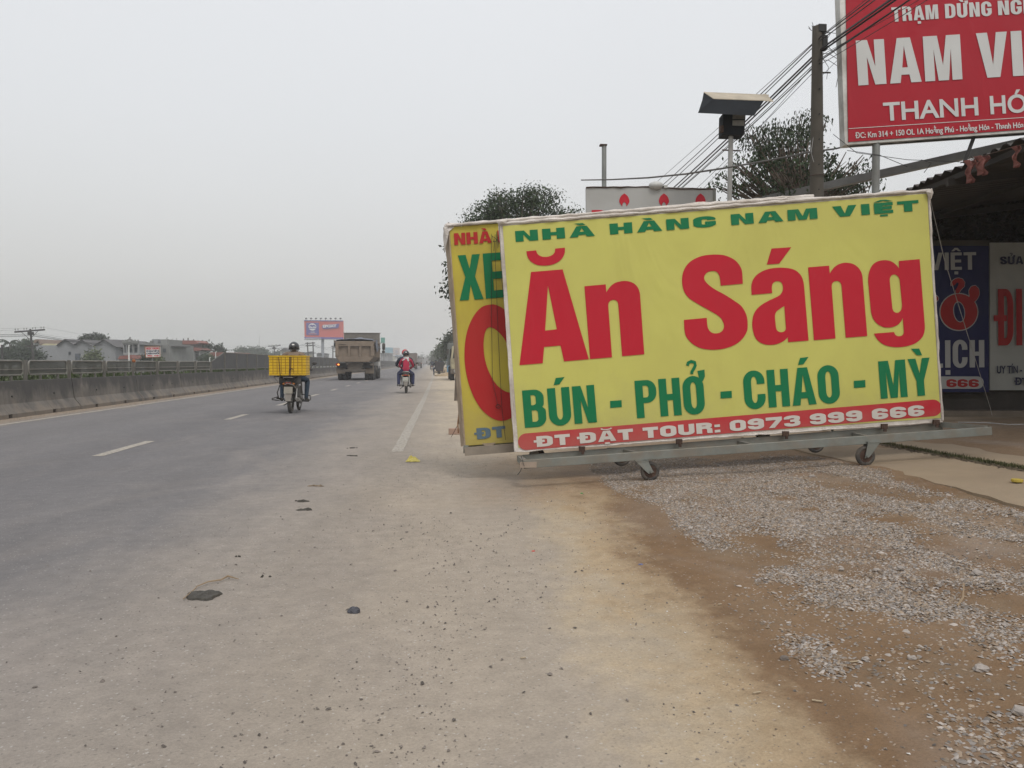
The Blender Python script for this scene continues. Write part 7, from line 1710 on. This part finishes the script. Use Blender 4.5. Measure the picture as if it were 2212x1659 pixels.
# small things on the right verge beyond the tricycle
kd = 100; kb = gbase(969, kd)
ks = thing('kiosk', kb, 'small blue and grey roadside kiosk just left of the second sign', 'kiosk')
part('lower_panel', FB(MB(), 965, 777, 975, 789, kd, 1.6, True), mat('sky_blue_paint', (.10, .22, .34), .7, bump=0), ks)
part('upper_panel', FB(MB(), 965, 766.5, 975, 777, kd, 1.6), mat('pale_grey_blue', (.26, .30, .33), .7, bump=0), ks)
part('shade_slat', FB(MB(), 965.5, 769, 974.5, 769.8, kd - .06, .06), M_rf, ks); part('shade_slat', FB(MB(), 965.5, 772.6, 974.5, 773.2, kd - .06, .06), M_rf, ks)
part('roof', FB(MB(), 963.5, 765.3, 977, 766.5, kd - .5, 2.6), M_rf, ks)
tb = thing('market_table', gbase(961, 95), 'low white table with dark legs beside the blue kiosk', 'table')
part('table_top', FB(MB(), 957, 781.2, 966, 782.2, 95, 1.), M_wf, tb)
for uu in (957.2, 965.2): part('leg', FB(MB(), uu, 782.2, uu + .6, 800, 95.1, .06, True), M_rf, tb)
part('cloth_panel', FB(MB(), 958.6, 783, 963.5, 788, 95, .05), M_wh2, tb)
M_sand = mat('sand_heap', (.30, .225, .14), .95, var=.15, scale=2, bump=.2)
for (u, v, sx_, sz_, lab) in ((964, 803, 1.5, .55, 'low heap of sand on the verge right of the tricycle'), (969, 812, 1.2, .35, 'flat spread of sand nearer the second sign'), (966, 797, .5, .5, 'dark rubbish pile behind the sand heap')):
    c = G(u, v); mb = MB(); mb.ball((0, 0, 0), 1, 18, 10); o_ = Vector((u, 0, 0))
    mb.v = [(c.x + q[0] * sx_ * (1 + .25 * mnoise.noise(Vector(q) * 2 + o_)), c.y + q[1] * sx_ * 1.4, c.z - .05 + max(0, q[2]) * sz_ * (1 + .5 * mnoise.noise(Vector(q) * 2.5 + o_))) for q in mb.v]
    solo('sand_heap' if 'sand' in lab.split()[:5] else 'rubbish_heap', mb, M_sand if 'sand' in lab.split()[:5] else M_blk, lab, 'heap', sm=True)
# ------------------------------------------------------------------ loose stones and litter
def stones(name, pos, size, m, seed, label, flat=.5, sink=.25):
    """irregular faceted stones, eight vertices each, as one mesh"""
    r = np.random.RandomState(seed); n = len(pos); pos = np.array(pos, float)
    base = np.array([(-1, 0, -.1), (-.3, -.95, 0), (.75, -.7, -.1), (1, .15, .1), (.3, .95, 0), (-.7, .75, -.1), (.15, -.1, .9), (-.3, .25, .75)])
    V = base[None] * (1 + .28 * r.normal(size=(n, 8, 3)))
    s = np.array(size)[:, None] if np.ndim(size) else np.full((n, 1), size)
    ax = .5 + .5 * r.rand(n, 1); V = V * s[:, None] * .5; V[:, :, 1] *= ax; V[:, :, 2] *= flat * (.6 + .8 * r.rand(n, 1))
    a = r.rand(n) * 6.283; c, sn = np.cos(a)[:, None], np.sin(a)[:, None]
    x, y = V[:, :, 0] * c - V[:, :, 1] * sn, V[:, :, 0] * sn + V[:, :, 1] * c
    ti = r.normal(size=(n, 1)) * .28; z = V[:, :, 2] + x * ti
    V = np.stack([x, y, z], 2) + pos[:, None]; V[:, :, 2] += s * flat * .5 * (.5 - sink)
    T = np.array([(0, 1, 6), (1, 2, 6), (2, 3, 6), (3, 4, 7), (3, 7, 6), (4, 5, 7), (5, 0, 7), (0, 6, 7)])
    idx = (np.arange(n)[:, None, None] * 8 + T[None]).reshape(-1)
    me = bpy.data.meshes.new(name); me.vertices.add(8 * n); me.vertices.foreach_set('co', V.reshape(-1)); me.loops.add(len(idx)); me.loops.foreach_set('vertex_index', idx)
    k = len(idx) // 3; me.polygons.add(k); me.polygons.foreach_set('loop_start', np.arange(k) * 3); me.polygons.foreach_set('loop_total', np.full(k, 3)); me.materials.append(m); me.update(); me.validate()
    o = bpy.data.objects.new(name, me); COL.objects.link(o); setp(o, label, None, None, 'stuff'); return o
M_gravel = mat('pale_crushed_stone', (.27, .238, .212), .85, var=.15, scale=30, bump=0, island=.5)
M_gravelb = mat('dusty_brown_stone', (.235, .18, .13), .9, var=.15, scale=30, bump=0, island=.35)
M_peb = mat('dark_pebble', (.13, .11, .095), .85, var=.2, scale=30, bump=0, island=.45)
def c7(x, y): return (1382.5 + .4271 * x, 950.4 + .4271 * y)
def inpoly(u, v, p):
    c = False; j = len(p) - 1
    for i in range(len(p)):
        if (p[i][1] > v) != (p[j][1] > v) and u < (p[j][0] - p[i][0]) * (v - p[i][1]) / (p[j][1] - p[i][1]) + p[i][0]: c = not c
        j = i
    return c
POS = [([(-260, 130), (-150, 85), (100, 95), (400, 100), (700, 75), (900, 95), (1250, 165), (1270, 210), (1600, 290), (1942, 370), (2400, 520), (2500, 900), (1942, 880), (1600, 905), (1300, 905), (1050, 850), (760, 835), (600, 760), (620, 660), (820, 640), (800, 590), (350, 545), (200, 440), (120, 330), (-120, 260)], 1.0),
       ([(690, 1000), (760, 980), (900, 1010), (1060, 1150), (1010, 1215), (880, 1170), (800, 1100)], .85), ([(1640, 930), (1942, 900), (2400, 930), (2400, 1260), (1942, 1150), (1750, 1090)], .8),
       ([(1500, 1390), (1942, 1370), (2400, 1400), (2400, 2000), (1700, 1900), (1560, 1600)], .33), ([(400, 830), (600, 720), (900, 850), (1500, 920), (1942, 930), (1942, 1400), (1300, 1400), (1000, 1200), (700, 1000)], .10)]
NEG = [([(760, 165), (900, 155), (1300, 240), (1530, 310), (1480, 330), (1200, 290), (900, 235)], .96), ([(130, 290), (300, 275), (450, 300), (420, 325), (180, 320)], .7), ([(850, 480), (1050, 480), (1420, 580), (1250, 620), (950, 560)], .75),
       ([(1380, 480), (1600, 480), (2400, 560), (2400, 700), (1850, 660), (1560, 590), (1350, 530)], .93), ([(1520, 370), (1942, 400), (2400, 470), (2400, 540), (1800, 450), (1560, 410)], .8), ([(370, 500), (760, 510), (860, 540), (500, 570)], .5),
       ([(1280, 690), (1700, 730), (1900, 800), (1700, 850), (1350, 800)], .45)]
POSp = [([c7(*q) for q in p], w) for p, w in POS]; NEGp = [([c7(*q) for q in p], w) for p, w in NEG]
def dens(u, v, w=1.):
    d = 0
    for p, k in POSp:
        if inpoly(u, v, p): d = max(d, k)
    for p, k in NEGp:
        if inpoly(u, v, p): d *= 1 - k
    return d
rg = random.Random(99); gp = []; gs_ = []; bp_ = []; bs = []
tries = 640000
for _ in range(tries):
    x = rg.uniform(.9, 6.6); y = rg.uniform(1.0, 9.4)
    if x > 1.2 + 5.2 * (y - .8) * .35 + 1.0 and y < 4: continue
    z = earth_z(x, y); u, v = proj((x, y, z))
    if u > 2450 or v > 1800 or u < 1250: continue
    sc = (v - 784) / 320; jj = 8 * sc
    d = dens(u + rg.gauss(0, jj), v + rg.gauss(0, jj * .45))
    nz = mnoise.noise(Vector((x * 2.1, y * 1.5, .7))); nz2 = mnoise.noise(Vector((x * 7, y * 5, 3.)))
    d *= min(1, max(0, .92 + nz * 1.3 + nz2 * .6))
    if rg.random() > d: continue
    s = rg.uniform(.009, .021) if rg.random() > .04 else rg.uniform(.021, .036)
    if rg.random() < .6: gp.append((x, y, z)); gs_.append(s)
    else: bp_.append((x, y, z)); bs.append(s)
stones('gravel', gp, gs_, M_gravel, 1, 'pale crushed gravel spread over the brown yard edge', .42)
stones('gravel', bp_, bs, M_gravelb, 2, 'brown dusty gravel mixed in the pale gravel', .5)
pp_ = []; ps = []
for _ in range(5200):
    y = 1.3 + 11 * rg.random() ** 1.7; x = rg.gauss(.18, .62) if rg.random() < .7 else rg.uniform(-2.4, 1.9)
    if mnoise.noise(Vector((x * 1.2, y * .8, 8))) < -.25: continue
    pp_.append((x, y, zg(x, y))); ps.append(rg.choice((.004, .005, .006, .008, .010)) * rg.uniform(.8, 1.4))
for _ in range(90):
    y = 1.8 + 5 * rg.random() ** 1.3; x = rg.gauss(.1, .6); pp_.append((x, y, zg(x, y))); ps.append(rg.uniform(.014, .024))
stones('pebbles', pp_, ps, M_peb, 3, 'dark pebbles scattered over the dusty asphalt edge', .7, .1)
pp_ = []; ps = []
for _ in range(2600):
    y = 1.4 + 9 * rg.random() ** 1.4; x = rg.uniform(.9, 5.0)
    pp_.append((x, y, earth_z(x, y))); ps.append(rg.uniform(.004, .014))
stones('pebbles', pp_, ps, M_gravelb, 4, 'small clods and stones on the brown earth', .6, .1)
pp_ = []; ps = []
for _ in range(260):
    y = 1.4 + 6 * rg.random() ** 1.4; x = rg.uniform(.6, 4.2)
    pp_.append((x, y, earth_z(x, y) if x > .9 else 0)); ps.append(rg.uniform(.005, .013))
stones('pebbles', pp_, ps, mat('chalky_chip', (.52, .50, .47), .8, bump=0, island=.2), 5, 'few pale chips lying on the earth', .5, .1)
# rubble strip in the dirt along the barrier foot
pp_ = []; ps = []
for _ in range(1600):
    y = rg.uniform(12, 40); pp_.append((rg.uniform(-8.95, -8.5), y, 0)); ps.append(rg.uniform(.012, .04))
stones('rubble', pp_, ps, M_gravelb, 6, 'crumbs of soil along the foot of the barrier', .5)

# concrete yard slabs on the right with grass in the joint
M_slab = mat('dusty_yard_slab', (.285, .22, .15), .9, var=.08, scale=2, bump=.08, dirt=(.21, .16, .11), dirt_amt=.5, dirt_scale=.9)
def slab_sheet(pts, label, lift=.02):
    ps_ = []
    for u, v in pts: q = G(u, v); ps_.append(q)
    n = len(ps_)
    # fine grid clipped to the outline so that it follows the ground
    xs = [min(p.x for p in ps_), max(p.x for p in ps_)]; ys = [min(p.y for p in ps_), max(p.y for p in ps_)]
    top = [Vector((p.x, p.y, zg(p.x, p.y) + lift)) for p in ps_]; bot = [Vector((p.x, p.y, zg(p.x, p.y) - .12)) for p in ps_]
    mb = MB(); tr_ = tessellate_polygon([[Vector((p.x, p.y, 0)) for p in ps_]]); mb.add(top, [tuple(t) for t in tr_]); mb.add(top + bot, [(i, n + i, n + (i + 1) % n, (i + 1) % n) for i in range(n)])
    o = part('pavement', mb, M_slab, None); return setp(o, label, None, None, 'structure')
j0, j1 = (1880, 958), (2212, 1018)
jag = lambda pts, s: [(u + rg.uniform(-3, 3) * (0 if i in (0, len(pts) - 1) else 1), v + rg.uniform(-1, 1) * (0 if i in (0, len(pts) - 1) else 1)) for i, (u, v) in enumerate(pts)]
low_edge = [(1600, 945), (1680, 962), (1767, 984), (1800, 990), (1835, 999), (1870, 1004), (1893, 1013), (1916, 1016), (1950, 1027), (1985, 1034), (2020, 1046), (2066, 1055), (2100, 1068), (2135, 1074), (2170, 1087), (2212, 1097), (2300, 1122), (2400, 1146)]
slab_sheet(jag(low_edge, 3) + [(2500, 1075), (2212, 1020), (2060, 992), (1890, 961), (1700, 925)], 'dusty concrete slab between the gravel and the grass joint', .010)
slab_sheet([(1720, 921), (1893, 955), (2062, 987), (2214, 1014), (2560, 1076), (2560, 905), (2100, 888), (1800, 888)], 'dusty concrete yard slab in front of the shed', .022)
M_grass2 = leaf_mat('dull_weed', (.085, .085, .035), .4)
gpts_ = []
for _ in range(2100):
    t = rg.random(); u = 1890 + (2400 - 1890) * t; v = 958.5 + (1052 - 958.5) * t + 2.5 * mnoise.noise(Vector((t * 30, 0, 0)))
    if mnoise.noise(Vector((t * 22, 5, 0))) < -.35: continue
    q = G(u, v); gpts_.append((q.x + rg.gauss(0, .02), q.y + rg.gauss(0, .035), q.z + .01))
leaf_mesh('grass', gpts_, .038, M_grass2, 17, .16, -1.4, kind='stuff', label='tufts of grass growing along the joint between the yard slabs')
# earth spilling over the joint
pp_ = []; ps = []
for _ in range(1500):
    t = rg.random(); q = G(1885 + 520 * t, 959.5 + 95 * t + rg.gauss(0, 1.6)); pp_.append((q.x, q.y, q.z + .012)); ps.append(rg.uniform(.01, .03))
stones('soil', pp_, ps, mat('joint_soil', (.09, .07, .045), .95, bump=0, island=.3), 7, 'dark soil crumbs in the joint between the yard slabs', .6)

# single pieces of litter
def lump(name, u, v, sx_, sy_, sz_, m, label, cat, seed, rough_=.35):
    c = G(u, v); r_ = random.Random(seed); mb = MB(); mb.ball((0, 0, 0), 1, 12, 8)
    mb.v = [tuple(Vector((p[0] * sx_, p[1] * sy_, max(p[2], -.3) * sz_)) * (1 + rough_ * mnoise.noise(Vector(p) * 1.7 + Vector((seed, 0, 0)))) + Vector((c.x, c.y, c.z + sz_ * .25))) for p in mb.v]
    o = part(name, mb, m, None); setp(o, label, cat); return o
def clods(u, v, sx_, sy_, n, m, label, seed, h=.012):
    c = G(u, v); r_ = random.Random(seed); mb = MB()
    for _ in range(n):
        x, y = r_.gauss(0, .42) * sx_, r_.gauss(0, .42) * sy_; q = r_.uniform(.12, .34) * sy_; b = MB(); b.ball((0, 0, 0), 1, 9, 6)
        o_ = Vector((r_.random() * 9, 0, 0))
        mb.add([(c.x + x + p[0] * q * 1.8 * (1 + .6 * mnoise.noise(Vector(p) * 1.3 + o_)), c.y + y + p[1] * q * (1 + .6 * mnoise.noise(Vector(p) * 1.3 + o_)), c.z + h * .3 + p[2] * h * (.5 + r_.random())) for p in b.v], b.f)
    o = part('mud_clod', mb, m, None); setp(o, label, 'mud'); return o
M_mud = mat('wet_dark_mud', (.045, .04, .032), .7, var=.3, scale=20, bump=.3, dirt=(.09, .08, .065), dirt_scale=14)
c = G(440, 1287); n_ = 26; vs = []; fs = []
def patty(t, k): return 1 + .34 * mnoise.noise(Vector((math.cos(t) * 1.6, math.sin(t) * 1.6, 3))) + .22 * mnoise.noise(Vector((math.cos(t) * 4, math.sin(t) * 5, k)))
for j, (rr_, hh) in enumerate(((1.0, .001), (.93, .010), (.75, .014), (.5, .009), (.25, .015), (.0, .010))):
    for k in range(n_):
        t = 2 * math.pi * k / n_; x, y = .088 * rr_ * math.cos(t) * patty(t, 0), .074 * rr_ * math.sin(t) * patty(t, 0); vs.append((c.x + x, c.y + y, c.z + hh + .008 * mnoise.noise(Vector((x * 40, y * 40, 2))) * (rr_ < 1)))
for j in range(5):
    for k in range(n_): fs.append((j * n_ + k, j * n_ + (k + 1) % n_, (j + 1) * n_ + (k + 1) % n_, (j + 1) * n_ + k))
solo('mud_clod', MB().add(vs, fs), M_mud, 'flat dark mud patty on the asphalt at lower left', 'mud', sm=True)
c = G(440, 1286)
solo('twig', MB().tube([G(424, 1272) + Vector((0, 0, .012)), G(450, 1262) + Vector((0, 0, .014)), G(478, 1257) + Vector((0, 0, .012)), G(492, 1252) + Vector((0, 0, .02)), G(516, 1254) + Vector((0, 0, .008))], [.003, .004, .0045, .006, .002], 5).tube([G(396, 1298) + Vector((0, 0, .01)), G(424, 1274) + Vector((0, 0, .012))], .003, 5), mat('dry_twig', (.26, .19, .12), .9), 'curved dry twig beside the dark mud patty', 'twig')
lump('stone', 765, 1323, .030, .02, .022, mat('charcoal_stone', (.055, .055, .065), .6, var=.3, scale=30), 'charcoal lump with a pale top on the dusty asphalt', 'stone', 5)
lump('stone', 1544 + 150, 1424, .017, .013, .012, M_peb, 'small black stone where tan dust meets the brown earth', 'stone', 7)
for i, (u, v, s) in enumerate(((650, 1083, .06), (655, 1102, .075), (690, 1050, .07), (570, 1246, .03), (760, 968, .06), (766, 985, .07), (519, 1203, .02))):
    clods(u, v, s * 1.25, s * (.75 if i != 3 else .5), 9 if s > .04 else 3, M_mud if i != 2 else mat('dry_mud', (.17, .13, .09), .9, var=.3, scale=20), ('dark mud clod, upper of the pair left of the dust edge', 'flat crumbled mud, lower of the pair left of the dust edge', 'pale dried mud streaks above the pair of dark clods', 'tiny mud spot right of the twig', 'flat mud smear on the road left of the yellow bag', 'second flat mud smear closer below the first', 'small oval stain above the twig')[i], 20 + i, .007)
# crumpled yellow bag
c = G(892, 997); mb = MB(); n = 9; vs = []; fs = []
for i in range(n):
    for j in range(n):
        x = (i / (n - 1) - .5) * .17; y = (j / (n - 1) - .5) * .12
        e_ = max(0, 1 - (x / .085) ** 2) * max(0, 1 - (y / .06) ** 2)
        vs.append((c.x + x + .01 * mnoise.noise(Vector((i, j, 1))), c.y + y + .012 * mnoise.noise(Vector((i * .8, j, 4))), c.z + .004 + abs(mnoise.noise(Vector((i * .55, j * .6, 7)))) * .05 * (e_ + .15) + e_ * .035))
for i in range(n - 1):
    for j in range(n - 1): fs.append((i * n + j, (i + 1) * n + j, (i + 1) * n + j + 1, i * n + j + 1))
bag = solo('plastic_bag', MB().add(vs, fs), mat('crumpled_yellow_plastic', (.50, .42, .10), .45, var=.15, scale=40, bump=.1), 'crumpled yellow plastic bag on the shoulder by the edge line', 'bag'); so = bag.modifiers.new('t', 'SOLIDIFY'); so.thickness = .002
c = G(2197, 1046); solo('bottle_cap', MB().disc((c.x, c.y, c.z + .03), .042, .022, (0, 0, 1), 18), mat('yellow_plastic', (.48, .36, .06), .5), 'flat yellow cap lying on the yard slab at the right', 'cap', bevel=.003)
lump('glass_shard', 1257, 1066, .014, .009, .006, mat('green_plastic', (.02, .25, .06), .4), 'tiny bright green scrap on the tan dust', 'scrap', 9)
lump('wrapper', 1152, 1191, .011, .007, .005, mat('red_scrap', (.5, .04, .03), .5), 'tiny red scrap in the middle of the dusty asphalt', 'scrap', 10)
lump('wrapper', 1384, 1220, .016, .008, .006, mat('blue_scrap', (.10, .11, .2), .5), 'small blue grey wrapper where the dust meets the earth', 'scrap', 11)
for i, (u, v, L_, a) in enumerate(((1635, 1499, .045, .3), (1765, 1517, .045, -.5), (1845, 1431, .05, .1), (1555, 1307, .03, .4), (1623, 1318, .025, 0), (1130, 1423 - 0, .03, .2), (1790, 1340, .03, .8))):
    c = G(u, v); z_ = (earth_z(c.x, c.y) if c.x > .9 else 0) + .006
    solo('wood_chip', MB().box((c.x, c.y, z_), (L_ * .75, .006, .004), Matrix.Rotation(a, 3, 'Z')), mat('pale_wood_chip', (.36, .29, .20), .8), 'pale splinter of wood on the dirt, %s' % ('below the tan dust fan', 'with a fork at its end near the bottom', 'lying left of the big clay patch', 'at the upper edge of the tan fan', 'beside the gravel tongue', 'alone on the dusty asphalt', 'among the right hand gravel')[i], 'wood chip', bevel=.001)
c = G(2072, 1300); solo('twig', MB().tube([G(2068, 1318) + Vector((0, 0, .02)), G(2080, 1305) + Vector((0, 0, .03)), G(2082, 1285) + Vector((0, 0, .05))], [.005, .004, .003], 5), mat('dry_twig', (.26, .19, .12), .9), 'bent twig standing in the gravel at the right', 'twig')
for i, (u, v, s) in enumerate(((1905, 1283, .022), (1893, 1232, .018), (1818, 1231, .016), (2110, 1240, .028), (2120, 1448, .03), (2210, 1542, .035), (1970, 1423, .018), (1870, 1425, .016), (1945, 1228, .02), (1754, 1030, .03))):
    lump('stone', u, v, s, s * .75, s * .6, M_gravel if i != 0 else M_peb, 'loose %s stone %s' % ('dark' if i == 0 else 'pale', ('in the middle of the gravel', 'near the dark stone in the gravel', 'upper left part of the gravel', 'on the right gravel band', 'half sunk in the brown clay', 'whitish, at the lower right corner', 'lying alone on the brown clay', 'beside the lone wood splinter', 'right of the gravel centre', 'alone on the brown strip by the stand wheel')[i]), 'stone', 40 + i)

# ------------------------------------------------------------------ haze: one closed box of even, pale air
HB = MB().bbox((-420, -30, -1.2), (160, 980, 26))
hz_ = part('haze', HB, [], None)
hm = bpy.data.materials.new('haze_air'); hm.use_nodes = True; hn = hm.node_tree; hn.nodes.remove(hn.nodes['Principled BSDF'])
pv = hn.nodes.new('ShaderNodeVolumePrincipled'); pv.inputs['Density'].default_value = .0012; pv.inputs['Color'].default_value = (.93, .94, .95, 1); pv.inputs['Anisotropy'].default_value = .2
hn.links.new(pv.outputs[0], hn.nodes['Material Output'].inputs['Volume'])
hz_.data.materials.append(hm)
setp(hz_, 'pale even haze over the road and fields', None, None, 'stuff')
hm.cycles.homogeneous_volume = True if hasattr(hm.cycles, 'homogeneous_volume') else False
